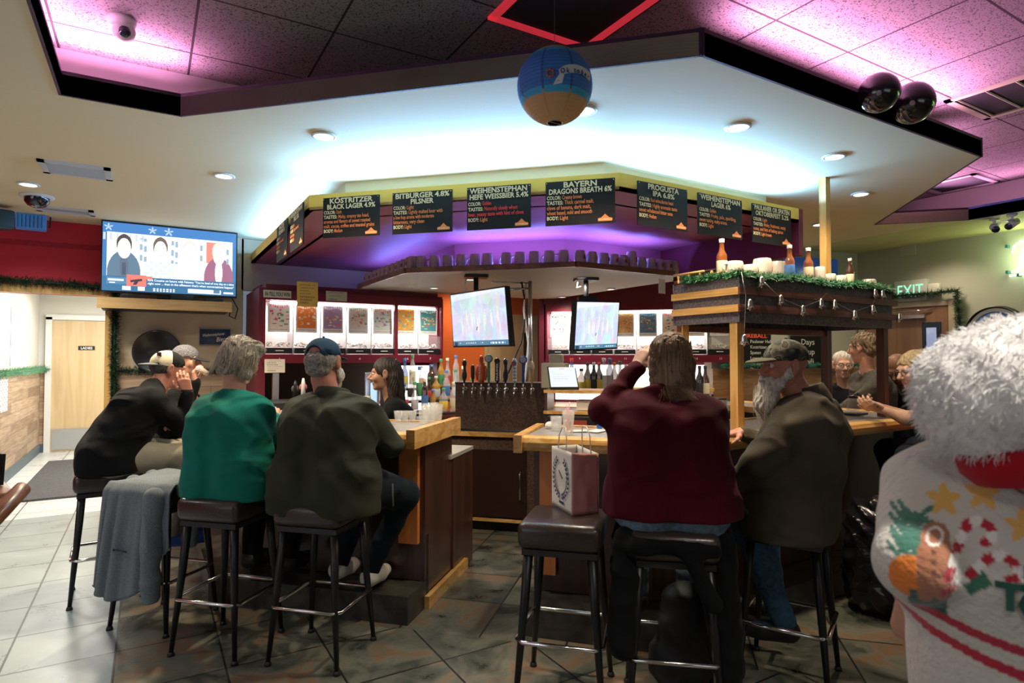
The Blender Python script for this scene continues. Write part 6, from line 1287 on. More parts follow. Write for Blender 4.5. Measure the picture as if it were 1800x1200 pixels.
def hair(p, prims, mat, clip=None, sub=None, k=.02, wr=.0, strand=.0022, res=.0045, seed=1, name='hair'):
    cl = None
    if clip: cl = [(tuple(p.HM @ (Vector(a)*p.sc)), tuple(p.HM.to_3x3() @ Vector(n))) for a, n in clip]
    v, q = sdf(xf(prims, p.HM, p.sc), res, k, wr=wr, strand=strand, clip=cl, sub=xf(sub, p.HM, p.sc) if sub else None, seed=seed, wf=2.2)
    return sdfmesh([(v, q, 0)], name, [mat], p.o)
def cap(p, m_front, m_back, brimdir=1, split=None, hole=False, brim=None, tilt=-.12, low=.030):
    Rt = Matrix.Rotation(tilt * brimdir, 4, 'X'); HM = p.HM @ Rt; sc = p.sc; d = brimdir
    dome = [('e', (0, -.014, .040), (.0875, .106, .090))]; inner = [('e', (0, -.014, .034), (.081, .099, .084))]
    T = lambda a: tuple(HM @ (Vector(a)*sc)); N = lambda a: tuple(HM.to_3x3() @ Vector(a))
    hs = [('e', (0, -d*.118, .050), (.034, .05, .024))] if hole else []
    def piece(nm, mat, extra):
        v, q = sdf(xf(dome, HM, sc), .0042, .01, clip=[(T((0, 0, low)), N((0, 0, -1)))] + [(T(a), N(n)) for a, n in extra], sub=xf(inner + hs, HM, sc), wr=.0012, wf=2); return sdfmesh([(v, q, 0)], nm, [mat], p.o)
    if split is not None: piece('cap_front', m_front, [((0, split*d, 0), (0, -d, 0))]); c = piece('cap_crown', m_back, [((0, split*d, 0), (0, d, 0))])
    else: c = piece('cap_crown', m_back, [])
    v, q = sdf(xf([('e', (0, d*.088, low + .006), (.074, .098, .012), (0 + -.10*d, 0, 0))], HM, sc), .004, .01, clip=[(T((0, d*.078, 0)), N((0, -d, .0)))], sub=xf([('e', (0, d*.09, low - .014), (.064, .11, .020), (-.10*d, 0, 0))], HM, sc)); sdfmesh([(v, q, 0)], 'cap_brim', [brim or m_front], p.o)
    b = MB(); b.ball(T((0, -.014, .131)), .007*sc, 8); b.build('cap_button', m_back, p.o)
def glasses(p, mat=None):
    b = MB(); sc = p.sc
    for s in (-1, 1):
        b.tube([p.HM @ (Vector((s*.031 + .021*math.cos(a), .100, .010 + .016*math.sin(a)))*sc) for a in [k*PI/8 for k in range(17)]], .0016*sc, 6)
        b.tube([p.HM @ (Vector(q)*sc) for q in ((s*.052, .099, .014), (s*.072, .05, .016), (s*.080, -.01, .012))], .0015*sc, 6)
    b.tube([p.HM @ (Vector(q)*sc) for q in ((-.010, .101, .014), (0, .103, .017), (.010, .101, .014))], .0016*sc, 6); b.build('glasses', mat or blk, p.o)
def fabric(n, c, rough=.85, var=.12, bs=400, sheen=.1, vs=10, fold=1.0):
    if 'cloth_' + n in MATS: return MATS['cloth_' + n]
    m = M('cloth_' + n, c, rough, var=var, vs=vs, sheen=sheen*.3, spec=.12); nn, l = m.node_tree.nodes, m.node_tree.links; bs_ = nn['Principled BSDF']
    tc = nn.new('ShaderNodeTexCoord'); mp = nn.new('ShaderNodeMapping'); l.new(tc.outputs['Object'], mp.inputs[0]); mp.inputs['Scale'].default_value = (1, 1, 1.5); mp.inputs['Rotation'].default_value = (.3, .5, .2)
    t = nn.new('ShaderNodeTexNoise'); t.noise_type = 'RIDGED_MULTIFRACTAL'; t.inputs['Scale'].default_value = 3.6; t.inputs['Detail'].default_value = 2.2; t.inputs['Distortion'].default_value = 1.0; l.new(mp.outputs[0], t.inputs[0])
    b1 = nn.new('ShaderNodeBump'); b1.inputs['Strength'].default_value = fold; b1.inputs['Distance'].default_value = .05; l.new(t.outputs[0], b1.inputs['Height'])
    t2 = nn.new('ShaderNodeTexNoise'); t2.inputs['Scale'].default_value = bs; l.new(tc.outputs['Object'], t2.inputs[0]); b2 = nn.new('ShaderNodeBump'); b2.inputs['Strength'].default_value = .15; b2.inputs['Distance'].default_value = .003
    l.new(t2.outputs[0], b2.inputs['Height']); l.new(b1.outputs[0], b2.inputs['Normal']); l.new(b2.outputs[0], bs_.inputs['Normal']); return m
denim = fabric('denim', (.06, .13, .22), var=.3, vs=40); ddenim = fabric('dark_denim', (.010, .015, .024), var=.3); black_c = fabric('black', (.005, .005, .006)); khaki = fabric('khaki', (.33, .29, .22))
SK1, SK2, SK3 = skinm('fair', (.58, .30, .20)), skinm('ruddy', (.52, .22, .15)), skinm('pale', (.62, .38, .28)); SK4 = skinm('brown', (.22, .10, .06))
D = ISQ
# --- grey haired woman in green
w = person('grey haired person in a green sweatshirt seen from behind on a bar stool', (.375, 3.48), (1, 1), hit(409, 718, d=3.25), hit(424, 634, d=3.34), (.72, .62, -.28), [(hit(352, 800, d=3.42), hit(420, 762, d=3.62)), (hit(478, 790, d=3.42), hit(480, 735, d=3.66))],
           SK1, fabric('green', (.008, .16, .12)), black_c, bulk=1.10, shw=.172, hem=.755, hipr=.125, wr=.0050, seed=2, collar=fabric('green_rib', (.010, .17, .13)), tilt=.08, shoes=M('shoe_black', (.012, .012, .014), .5))
gh = hairmat('grey', (.30, .265, .215), .45)
hair(w, [('e', (0, -.022, .040), (.094, .112, .096)), ('e', (0, -.060, -.015), (.088, .075, .085)), ('e', (.062, -.03, -.03), (.035, .05, .07)), ('e', (-.062, -.03, -.03), (.035, .05, .07)), ('e', (.05, .03, .08), (.05, .05, .04)), ('e', (-.045, .02, .085), (.05, .05, .035)), ('e', (.085, -.02, -.075), (.022, .03, .028)), ('e', (-.08, -.05, -.06), (.03, .04, .03))],
     gh, clip=[((0, .055, .03), (0, 1, -.25))], strand=.0032, wr=.004, seed=4)
def sgrey(r):
    a = r.uniform(-2.7, -.45) if r.random() < .8 else r.uniform(-.5, .3) ; z0 = r.uniform(.0, .12); R0 = .10*math.sqrt(max(.05, 1 - ((z0 - .03)/.105)**2)) + .004; L_ = r.uniform(.07, .14); x, y = math.cos(a)*R0, math.sin(a)*R0*1.15 - .02
    return [(x*.9, y*.95, z0 + .01), (x*1.02, y*1.02, z0 - L_*.3), (x*1.0 + r.gauss(0, .006), y*1.0, max(-.12, z0 - L_*.75)), (x*(1.02 + r.gauss(0, .12)), y*(1.02 + r.uniform(0, .12)), max(-.125, z0 - L_*1.05))]
strands('hair_strands', w.HM, sgrey, 420, M('hair_silver', (.45, .41, .34), .45), w.o, 3, .0013)
tag(w.o, group=None)
# --- olive jacket man
olive = fabric('olive', (.036, .039, .026), .75, .25, 200, vs=4)
m = person('person in an olive jacket and navy cap seen from behind on a bar stool', (.77, 3.135), (1, 1), hit(584, 722, d=3.16), hit(570, 637, d=3.20), (.70, .72, -.05), [(hit(520, 812, d=3.35), hit(575, 765, d=3.62)), (hit(688, 785, d=3.18), hit(664, 748, d=3.52))],
           SK2, olive, ddenim, bulk=1.22, belly=1.0, shw=.19, hem=.70, hipr=.135, wr=.011, wf=.75, seed=5, topname='jacket', shoes=M('shoe_white', (.62, .60, .56), .5), neckopen=.0,
           legs=[(hit(640, 860, d=3.62), hit(597, 985, d=3.45)), (hit(712, 868, d=3.42), hit(652, 998, d=3.42))], handspec={'R': {'d': (.35, .9, .0), 'n': (0, 0, -1), 'curl': .3}})
hair(m, [('e', (0, -.03, .01), (.083, .095, .075)), ('e', (0, -.06, -.045), (.062, .05, .035))], hairmat('salt', (.30, .28, .25), .5), clip=[((0, .02, 0), (0, 1, 0)), ((0, 0, .06), (0, 0, 1))], strand=.0015)
hair(m, [('c', (-.05, .06, -.06), (.05, .06, -.06), .032, .032), ('e', (0, .07, -.10), (.06, .04, .05)), ('c', (.068, .01, -.02), (.06, .04, -.07), .014, .022), ('c', (-.068, .01, -.02), (-.06, .04, -.07), .014, .022)], hairmat('white', (.62, .60, .56), .3), sub=[('e', (0, .10, -.058), (.026, .02, .012))], strand=.003, name='beard')
navy = fabric('navy_cap', (.012, .035, .065)); cap(m, navy, navy, 1, hole=True, low=.018, tilt=.0)
b = MB(); c = m.S; b.lathe([(.100, -.04), (.096, .0), (.086, .034), (.078, .038), (.074, .0)], c + Vector((0, .0, .055)), axis=(0, .25, 1), n=30); b.build('collar', olive, m.o)
b = MB(); cu_ = m.L(hit(690, 868, d=3.02)); b.tube([cu_ + Vector((0, 0, .05)), cu_, cu_ + Vector((.005, .0, -.06))], .004); b.build('drawcord', M('cord_olive', (.12, .12, .09), .7), m.o)
b = MB()
for s_ in (-1, 1): b.tube([m.S + Vector((s_*.05, -.085, .01)), m.S + Vector((s_*.13, -.095, -.03)), m.S + Vector((s_*.20, -.08, -.085))], .0035, 6)
b.build('shoulder_seam', olive, m.o)
# --- black shirt man
bm_ = person('person in a black shirt and backwards black and white cap leaning on one hand', (-.20, 4.60), (1, .05), hit(268, 700, d=3.98), hit(297, 650, d=4.10), (.93, .15, -.22), [(hit(300, 770, d=4.30), hit(303, 752, d=4.2)), (hit(322, 752, d=3.98), hit(330, 690, d=4.0))],
            SK2, fabric('black_knit', (.005, .005, .006)), khaki, bulk=1.14, belly=1.05, shw=.17, hem=.765, hipr=.135, wr=.006, seed=7, topname='shirt', sleeve=.93,
            handspec={'R': {'d': (-.28, .0, .95), 'n': (.2, .9, 0), 'curl': .35, 'side': 1}, 'L': {'d': (.8, -.5, 0), 'n': (0, 0, -1), 'curl': .5}}, shoes=M('shoe_blue', (.03, .08, .35), .5))
hair(bm_, [('e', (0, -.028, .005), (.081, .092, .06))], hairmat('dark_grey', (.07, .065, .06), .5), clip=[((0, .015, 0), (0, 1, 0)), ((0, 0, .05), (0, 0, 1))], strand=.0012)
cap(bm_, M('cap_cream', (.60, .57, .50), .8), fabric('cap_black', (.02, .02, .02)), -1, split=.0, brim=fabric('brim_grey', (.16, .17, .17)), low=.022)
pt = lambda p, a: p.HM @ (Vector(a)*p.sc)
b = MB(); b.box(pt(bm_, (.052, -.088, .078)), (.03, .004, .045), rot=(0, 0, .9)); b.build('cap_emblem', M('emblem_wine', (.10, .02, .03), .6), bm_.o)
b = MB(); c = bm_.L(hit(329, 686, d=3.99)); b.lathe([(.034, -.007), (.037, 0), (.034, .007)], c, axis=(0, 0, 1), n=20); b.build('wristband', blk, bm_.o)
# --- drinking man beyond
dm = person('drinking person in a cap with an orange shirt under a black jacket', (.02, 5.45), (.85, -.52), hit(318, 705, d=4.9), hit(327, 634, d=4.95), (.86, -.45, -.05), [(hit(345, 745, d=5.0), hit(350, 725, d=4.8)), (hit(322, 732, d=4.66), hit(344, 672, d=4.72))],
            SK1, fabric('black_jacket', (.006, .006, .007)), black_c, bulk=1.1, shw=.17, hem=.78, wr=.005, seed=9, topname='jacket', res=.012, handspec={'R': {'d': (-.1, .1, 1), 'n': (.9, -.3, 0), 'curl': .7, 'side': 1}})
cap(dm, fabric('cap_grey_blue', (.13, .14, .17)), fabric('cap_patterned', (.20, .20, .22), var=.5, vs=120), 1, low=.026, brim=fabric('brim_dark', (.03, .03, .04)))
hair(dm, [('e', (0, -.03, .0), (.080, .09, .055))], hairmat('dark_grey', (.07, .065, .06), .5), clip=[((0, .01, 0), (0, 1, 0)), ((0, 0, .05), (0, 0, 1))], strand=.001)
v, q = sdf([('e', tuple(dm.S + Vector((0, .085, -.05))), (.075, .05, .10)), ('c', tuple(dm.S + Vector((0, .09, -.1))), tuple(dm.S + Vector((0, .12, -.30))), .07, .09)], .01, .03); sdfmesh([(v, q, 0)], 'shirt', [fabric('bright_orange', (.85, .10, .02))], dm.o)
g_ = hit(355, 651, d=4.72); t = thing('beer_glass', 'small glass of amber beer held to the mouth of the capped man', 'glass', tuple(g_)); ax_ = (_R*.75 + Vector((0, 0, -.45))); c0 = g_ - ax_.normalized()*.05
MB().lathe([(.001, 0), (.020, 0), (.028, .09), (.026, .09), (.019, .006), (.001, .005)][::1], g_ + ax_.normalized()*.05, axis=-ax_, n=20).build('glass', GL, t, world=True); MB().lathe([(.001, .006), (.0185, .006), (.0225, .05), (.001, .05)], g_ + ax_.normalized()*.05, axis=-ax_, n=18).build('beer', M('amber_beer', (.75, .42, .10), .1, trans=.6), t, world=True)
# --- bartender
bt = person('dark haired person in a black hoodie standing behind the bar facing left', tuple(hit(695, 700, d=4.62)[:2]), (-.90, .30), hit(693, 716, d=4.62), hit(676, 658, d=4.60), (-.94, .34, -.05), [(hit(672, 775, d=4.45), hit(655, 760, d=4.3)), (hit(715, 780, d=4.75), hit(690, 770, d=4.85))],
            skinm('olive_tan', (.42, .22, .14)), black_c, black_c, bulk=.92, shw=.16, hem=.62, seat=.66, wr=.004, seed=11, topname='hoodie', stand=True, res=.012)
hd_ = hairmat('near_black', (.025, .016, .012), .5)
hair(bt, [('e', (0, -.02, .036), (.086, .106, .096)), ('c', (.05, -.06, -.02), (.065, -.07, -.20), .045, .035), ('c', (-.05, -.06, -.02), (-.065, -.05, -.22), .045, .03), ('c', (0, -.08, 0), (0, -.10, -.20), .06, .045)], hd_, sub=[('e', (0, .075, -.03), (.062, .07, .085))], strand=.0025, seed=3)
# --- maroon sweater woman
mar = fabric('maroon', (.062, .003, .010), .85)
mw = person('person with long light brown hair in a maroon sweater raising the left hand', (1.905, 1.885), (.62, .78), hit(1168, 722, d=2.60), hit(1176, 640, d=2.68), (.50, .86, -.05), [(hit(1058, 722, d=2.62), hit(1118, 648, d=2.72)), (hit(1258, 815, d=2.66), hit(1215, 790, d=2.95))],
            SK3, mar, fabric('light_denim', (.16, .25, .32), var=.3, vs=50), bulk=1.20, belly=1.04, shw=.185, hem=.815, hipr=.135, wr=.0065, tr=1.06, wf=.85, seed=13, collar=fabric('maroon_rib', (.14, .01, .022)), topname='sweater', shoes=M('shoe_black', (.012, .012, .014), .5), hands=('L', 'R'), handspec={'L': {'d': (.5, -.05, .8), 'n': (.75, .2, -.5), 'curl': .4, 'side': -1}})
lb = hairmat('light_brown', (.17, .10, .055), .5)
hair(mw, [('e', (0, -.02, .042), (.090, .108, .098)), ('e', (0, -.055, -.02), (.086, .07, .10)), ('c', (-.055, -.045, .0), (-.070, -.055, -.13), .040, .028), ('c', (.055, -.05, .0), (.060, -.085, -.15), .042, .026), ('c', (0, -.075, -.02), (.01, -.115, -.15), .055, .034), ('c', (.03, -.09, -.10), (.075, -.12, -.21), .03, .012), ('c', (-.04, -.07, -.08), (-.03, -.115, -.19), .03, .012)], lb, clip=[((0, .06, .03), (0, 1, -.2))], strand=.0030, wr=.002, seed=6)
def slong(r):
    a = r.uniform(-2.9, -.25); x, y = .093*math.cos(a), .112*math.sin(a) - .02; z0 = r.uniform(-.02, .10); zl = r.uniform(-.25, -.14); sw = .04*math.sin(a*3) + r.gauss(.008, .014)
    return [(x*.93, y*.93, z0), (x*1.02, y*1.02, z0*.5 - .02), (x*1.0, y*1.0 - .005, -.09), (x*.92 + sw*.4, y*1.05 - .03, lerp(-.09, zl, .55)), (x*.85 + sw, y*1.02 - .045, zl)]
strands('hair_strands', mw.HM, slong, 620, M('hair_blond_streak', (.30, .19, .10), .4), mw.o, 8, .0013)
# --- white bearded man
drab = fabric('drab_khaki', (.085, .070, .047), .75, .25, 250, vs=5)
bd = person('white bearded person in a camouflage cap and drab green shirt on a bar stool', (2.565, 1.80), (-.50, .86), hit(1418, 722, d=2.86), hit(1378, 645, d=2.84), (-.92, .38, -.04), [(hit(1330, 815, d=2.62), hit(1290, 845, d=2.72)), (hit(1392, 800, d=3.12), hit(1302, 760, d=3.12))],
            SK2, drab, denim, bulk=1.34, belly=1.1, shw=.195, hem=.68, hipr=.14, wr=.012, wf=.72, seed=17, topname='overshirt', shoes=M('shoe_black', (.012, .012, .014), .5), neckopen=0, sleeve=.9, legs=[(hit(1290, 875, d=2.95), hit(1378, 1090, d=2.85)), (hit(1335, 872, d=3.15), hit(1360, 1050, d=3.1))], handspec={'R': {'d': (-.9, .3, -.1), 'n': (0, 0, -1)}})
wb = hairmat('white_beard', (.66, .62, .56), .25)
hair(bd, [('c', (-.058, .02, -.03), (-.035, .06, -.08), .018, .028), ('c', (.058, .02, -.03), (.035, .06, -.08), .018, .028), ('c', (0, .078, -.085), (0, .098, -.17), .046, .050), ('c', (0, .094, -.16), (0, .070, -.285), .046, .016), ('c', (-.03, .094, -.052), (.03, .094, -.052), .013, .013), ('c', (-.066, -.0, .01), (-.060, .015, -.035), .010, .014), ('c', (.066, -.0, .01), (.060, .015, -.035), .010, .014)], wb, sub=[('e', (0, .115, -.062), (.02, .02, .006))], strand=.0030, seed=9, name='beard')
def sbeard(r):
    x = r.gauss(0, .028); y = .09 + r.uniform(0, .04); z0 = r.uniform(-.16, -.07); zl = z0 - r.uniform(.06, .16); return [(x, y, z0), (x*1.05 + r.gauss(0, .003), y + .006, (z0 + zl)/2), (x*.7 + r.gauss(0, .01), y - .012 + r.gauss(0, .008), max(-.33, zl))]
strands('beard_strands', bd.HM, sbeard, 420, M('hair_white_strand', (.72, .69, .63), .5), bd.o, 2, .0011)
def camo():
    m_, n, l, b_ = nt('camouflage_cloth'); tc = n.new('ShaderNodeTexCoord'); t = n.new('ShaderNodeTexNoise'); t.inputs['Scale'].default_value = 22; t.inputs['Detail'].default_value = 1.5; l.new(tc.outputs['Object'], t.inputs[0]); r = n.new('ShaderNodeValToRGB'); r.color_ramp.interpolation = 'CONSTANT'
    e = r.color_ramp.elements; e[0].color = (.018, .020, .014, 1); e[1].position = .46; e[1].color = (.06, .06, .038, 1)
    for p_, c_ in ((.53, (.14, .13, .085)), (.60, (.03, .028, .02)), (.68, (.09, .06, .035))): q_ = r.color_ramp.elements.new(p_); q_.color = (*c_, 1)
    l.new(t.outputs[0], r.inputs[0]); l.new(r.outputs[0], b_.inputs['Base Color']); b_.inputs['Roughness'].default_value = .85; return m_
cm = camo(); cap(bd, cm, cm, 1, low=.028, brim=fabric('brim_olive', (.10, .095, .065)), tilt=.02)
b = MB(); b.lathe([(.102, -.04), (.096, .0), (.088, .034), (.078, .040), (.076, .0)], bd.S + Vector((0, .0, .050)), axis=(0, .35, 1), n=30); b.build('collar', drab, bd.o)
# --- group beyond the right wing
t1 = fabric('dark_sweater', (.015, .016, .022))
sm = person('smiling white haired person with dark glasses sitting beyond the canopy', tuple(hit(1492, 700, d=5.75)[:2]), (-.75, -.55), hit(1490, 690, d=5.75), hit(1481, 642, d=5.70), (-.72, -.68, -.10), [(hit(1465, 730, d=5.5), hit(1480, 722, d=5.3)), (hit(1520, 735, d=5.6), hit(1500, 725, d=5.35))], SK3, t1, ddenim, bulk=1.0, shw=.16, wr=.004, seed=21, res=.013, hands=())
glasses(sm); hair(sm, [('e', (0, -.025, .05), (.080, .096, .083))], hairmat('white', (.62, .60, .56), .3), sub=[('e', (0, .09, .0), (.07, .07, .09))], strand=.002)
tw = fabric('tweed', (.12, .115, .10), .9, .3, 300, vs=80)
st_ = person('person standing in a grey tweed jacket with wavy brown hair, back turned', tuple(hit(1530, 700, d=5.25)[:2]), (-.72, .45), hit(1527, 668, d=5.22), hit(1516, 612, d=5.22), (-.15, 1, -.10), [(hit(1492, 715, d=5.1), hit(1475, 720, d=5.3)), (hit(1552, 735, d=5.2), hit(1530, 740, d=5.4))], SK1, tw, ddenim, bulk=1.05, shw=.18, hem=.62, seat=.80, wr=.005, seed=23, topname='jacket', stand=True, res=.012, hands=())
hair(st_, [('e', (0, -.02, .045), (.090, .108, .090)), ('e', (0, -.07, -.02), (.075, .055, .06)), ('e', (.05, .04, .09), (.04, .04, .03))], hairmat('wavy_brown', (.20, .14, .085), .5), clip=[((0, .06, .04), (0, 1, -.3))], strand=.003, wr=.006, seed=4)
b = MB(); b.lathe([(.066, 0), (.070, .02), (.064, .04)], st_.S + Vector((0, .0, .035)), axis=(0, .25, 1), n=24); b.build('shirt_collar', M('shirt_white', (.7, .72, .75), .7), st_.o)
bl = person('balding person with dark glasses bowing over the bar beyond the canopy post', tuple(hit(1600, 720, d=5.35)[:2]), (-.9, .1), hit(1600, 695, d=5.25), hit(1577, 648, d=5.15), (-.80, -.15, -.62), [(hit(1575, 735, d=5.0), hit(1550, 735, d=5.1)), (hit(1590, 735, d=5.4), hit(1560, 740, d=5.4))], SK4, black_c, ddenim, bulk=1.0, shw=.16, wr=.004, seed=25, res=.013, hands=())
glasses(bl); hair(bl, [('e', (0, -.035, .0), (.079, .085, .05))], hairmat('dark_grey', (.07, .065, .06), .5), clip=[((0, .0, 0), (0, 1, 0)), ((0, 0, .045), (0, 0, 1))], strand=.001)
og = person('blond person with glasses in an orange T-shirt holding a phone over the bar', tuple(hit(1690, 760, d=4.05)[:2]), (-.78, .55), hit(1650, 705, d=4.1), hit(1606, 651, d=4.12), (-.86, .40, -.25), [(hit(1592, 735, d=3.95), hit(1546, 718, d=4.0)), (hit(1625, 740, d=4.3), hit(1545, 714, d=4.25))], SK3, fabric('tangerine', (.80, .10, .035)), ddenim, bulk=1.0, shw=.165, sleeve=.1, wr=.005, seed=27, topname='t_shirt', res=.010,
             handspec={'L': {'d': (-.85, .3, .3), 'n': (.2, .5, .8), 'curl': .45, 'side': 1}, 'R': {'d': (-.85, .2, .3), 'n': (0, -.5, .8), 'curl': .45, 'side': -1}})
glasses(og); bh = hairmat('blond', (.48, .36, .20), .45); hair(og, [('e', (0, -.022, .045), (.086, .106, .088)), ('e', (0, -.12, .03), (.035, .04, .035)), ('e', (0, -.07, -.01), (.07, .05, .05))], bh, sub=[('e', (0, .09, -.02), (.075, .075, .085))], strand=.0025, seed=5)
p = hit(1522, 704, d=4.02); tag(MB().box(p, (.075, .008, .15), rot=(-.9, .2, .8), bev=.003).build('phone', M('phone_black', (.02, .02, .025), .2), loc=tuple(p)), 'black phone held between the hands of the blond woman', 'phone')
# --- foreground figure with the big white fluffy hat
def knit():
    m_, n, l, b_ = nt('sweater_knit'); a = n.new('ShaderNodeVertexColor'); a.layer_name = 'Col'; l.new(a.outputs[0], b_.inputs['Base Color']); b_.inputs['Roughness'].default_value = .95; b_.inputs['Sheen Weight'].default_value = .4
    tc = n.new('ShaderNodeTexCoord'); w = n.new('ShaderNodeTexNoise'); w.inputs['Scale'].default_value = 90; w.inputs['Detail'].default_value = 3; l.new(tc.outputs['Object'], w.inputs[0]); bp = n.new('ShaderNodeBump'); bp.inputs['Strength'].default_value = .6; bp.inputs['Distance'].default_value = .01; l.new(w.outputs[0], bp.inputs['Height']); l.new(bp.outputs[0], b_.inputs['Normal']); return m_
fpos = hit(1868, 900, d=1.04); ff = person('person in a white knitted Christmas sweater and white fluffy hat, seen from behind', (fpos.x, fpos.y), (.94, .34), hit(1838, 862, d=1.02), hit(1815, 708, d=1.02), (.90, .43, -.05), [(hit(1605, 990, d=1.0), hit(1612, 1040, d=1.18)), (hit(2080, 1050, d=1.1), hit(2050, 1150, d=1.3))],
            SK1, knit(), ddenim, bulk=1.02, shw=.17, hem=.70, seat=.66, wr=.003, seed=31, stand=True, res=.007, topname='sweater_plain', legs=None, hands=('L',), handspec={'L': {'d': (.0, .1, -1), 'n': (.8, .2, 0), 'curl': .5, 'side': 1}})
sw = [c for c in ff.o.children if c.name.startswith('sweater_plain')][0]; sw.name = 'sweater'; sd_ = sw.modifiers.new('s', 'SUBSURF'); sd_.levels = 1; bpy.context.view_layer.update(); me = bpy.data.meshes.new_from_object(sw.evaluated_get(bpy.context.evaluated_depsgraph_get())); sw.modifiers.clear(); sw.data = me; n_ = len(me.vertices); co = np.zeros(n_*3, np.float32); me.vertices.foreach_get('co', co); co = co.reshape(-1, 3); sw.name = 'sweater'
Wf = MW[ff.o.name].inverted(); e1 = Wf.to_3x3() @ Vector((math.cos(YAW + .62), -math.sin(YAW + .62), 0)); e2 = Vector((-e1.y, e1.x, 0)); X_, Z_, Y_ = co[:, 0]*e1.x + co[:, 1]*e1.y, co[:, 2], co[:, 0]*e2.x + co[:, 1]*e2.y; bk = Y_ < .05
# coordinates of the knitted picture on the back panel: x across (metres), z up
cl = np.ones((n_, 3)) * (.66, .63, .57)
def star(x0, z0, R): 
    a = np.arctan2(Z_ - z0, X_ - x0); rr = np.hypot(X_ - x0, Z_ - z0); k_ = np.abs(((a - PI/2) / (2*PI/5) + .5) % 1 - .5) * 2; return rr < R*(1 - .58*k_)
def seg(x0, z0, x1, z1, r): 
    dx, dz = x1 - x0, z1 - z0; h = np.clip(((X_-x0)*dx + (Z_-z0)*dz)/(dx*dx + dz*dz), 0, 1); return np.hypot(X_-x0-h*dx, Z_-z0-h*dz) < r, h
def put(mask, c): cl[mask & bk] = c
FZ = lambda py: 1.47 - (py - 628)*.90/1073
FX = lambda px: ff.L(hit(px, 950, d=.90)).dot(e1)
for (px, py, R) in ((1658, 910, .026), (1735, 893, .026), (1806, 940, .025)): put(star(FX(px), FZ(py), R), (.80, .47, .12))
for k in range(26):
    u = k/26; x0 = FX(1593) + .012*math.sin(k*2.2); z0 = lerp(FZ(940), FZ(1015), u); put(seg(x0, z0, x0 + (.018 if k % 2 else -.018), z0 + .015, .0035)[0], (.06, .20, .15)); x0 = lerp(FX(1690), FX(1725), u); z0 = lerp(FZ(1045), FZ(1020), u); put(seg(x0, z0, x0 + .012, z0 - .018 + .036*(k % 2), .0035)[0], (.05, .18, .12))
put(((X_ - FX(1602))/.035)**2 + ((Z_ - FZ(1038))/.035)**2 < 1, (.80, .22, .03)); put((Z_ < FZ(1058)) & (Z_ > FZ(1138)) & (X_ > FX(1590)) & (X_ < FX(1662)) & (Z_ - FZ(1058) < (FX(1625) - X_)*.1 + .0), (.03, .12, .09))
gb_ = (.42, .17, .09); put(np.hypot(X_ - FX(1641), Z_ - FZ(970)) < .019, gb_); put(seg(FX(1641), FZ(990), FX(1639), FZ(1040), .022)[0], gb_); put(seg(FX(1620), FZ(1000), FX(1662), FZ(1000), .010)[0], gb_); put(seg(FX(1630), FZ(1045), FX(1622), FZ(1072), .011)[0], gb_); put(seg(FX(1648), FZ(1045), FX(1655), FZ(1070), .011)[0], gb_)
for q in (990, 1005, 1022): put(np.hypot(X_ - FX(1640), Z_ - FZ(q)) < .0035, (.15, .05, .03))
put(np.abs(np.hypot(X_ - FX(1641), Z_ - FZ(968)) - .010) < .002, (.85, .8, .75))
def cane(pts, r):
    acc = 0
    for (a, b__) in zip(pts[:-1], pts[1:]):
        x0, z0, x1, z1 = FX(a[0]), FZ(a[1]), FX(b__[0]), FZ(b__[1]); L_ = math.hypot(x1-x0, z1-z0); mk, h = seg(x0, z0, x1, z1, r); s_ = ((acc + h*L_) * 30) % 1 < .5; put(mk & s_, (.50, .02, .04)); put(mk & ~s_, (.85, .82, .78)); acc += L_
cane([(1665, 1035), (1690, 975), (1705, 945), (1725, 938), (1745, 945), (1750, 962), (1735, 975)], .0065); cane([(1660, 1062), (1700, 1040), (1740, 1000), (1765, 990), (1785, 1000), (1795, 1022), (1778, 1030)], .0065)
for zz in (1112, 1128, 1156, 1172): put(np.abs(Z_ - FZ(zz) + (X_ - FX(1620))*.25) < .008, (.48, .02, .05)) if zz in (1128, 1172) else None
put(np.abs(Z_ - FZ(1150) + (X_ - FX(1620))*.25) < .012, (.48, .02, .05)) if False else None
for x0 in (FX(1700),): pass
ca = me.color_attributes.new('Col', 'FLOAT_COLOR', 'POINT'); c4 = np.ones((n_, 4), np.float32); c4[:, :3] = cl; ca.data.foreach_set('color', c4.ravel())
dv_ = (ff.L(hit(1850, 950, d=1)) - ff.L(hit(1750, 950, d=1))).normalized()
dg = M('print_green', (.02, .09, .07), .9)
def chest(px, py): 
    # point on the back of the sweater under a picture point
    o_ = Vector((FX(px), 0, FZ(py))); best = np.argmin(np.where(bk, (X_ - o_.x)**2 + (Z_ - o_.z)**2, 9)); return e1*o_.x + e2*(float(Y_[best]) - .006) + Vector((0, 0, o_.z))
for tx, px, py in (('T', 1752, 1082), ('O', 1790, 1094), ('I', 1798, 1046)):
    q_ = chest(px, py); wv = MW[ff.o.name] @ q_; xw = MW[ff.o.name].to_3x3() @ e1; lettering(tx, dg, ff.o, wv, xw, (0, 0, 1), .055, bold=.04, depth=.004)
hc = ff.HM
fur = M('white_fur', (.92, .89, .87), .95, sheen=.6, bump=.25, bs=60)
v, q = sdf(xf([('e', (0, -.01, .030), (.160, .160, .112)), ('e', (-.06, -.03, -.005), (.105, .12, .098)), ('e', (.05, -.03, .012), (.105, .12, .095))], hc), .006, .04, wr=.004, wf=1.6, seed=3, sub=xf([('e', (0, .10, -.05), (.075, .11, .10))], hc)); sdfmesh([(v, q, 0)], 'fluffy_hat', [fur], ff.o)
hvv = v; rr_ = random.Random(4); b = MB(); cen = np.array(hc @ Vector((0, -.01, .02)))
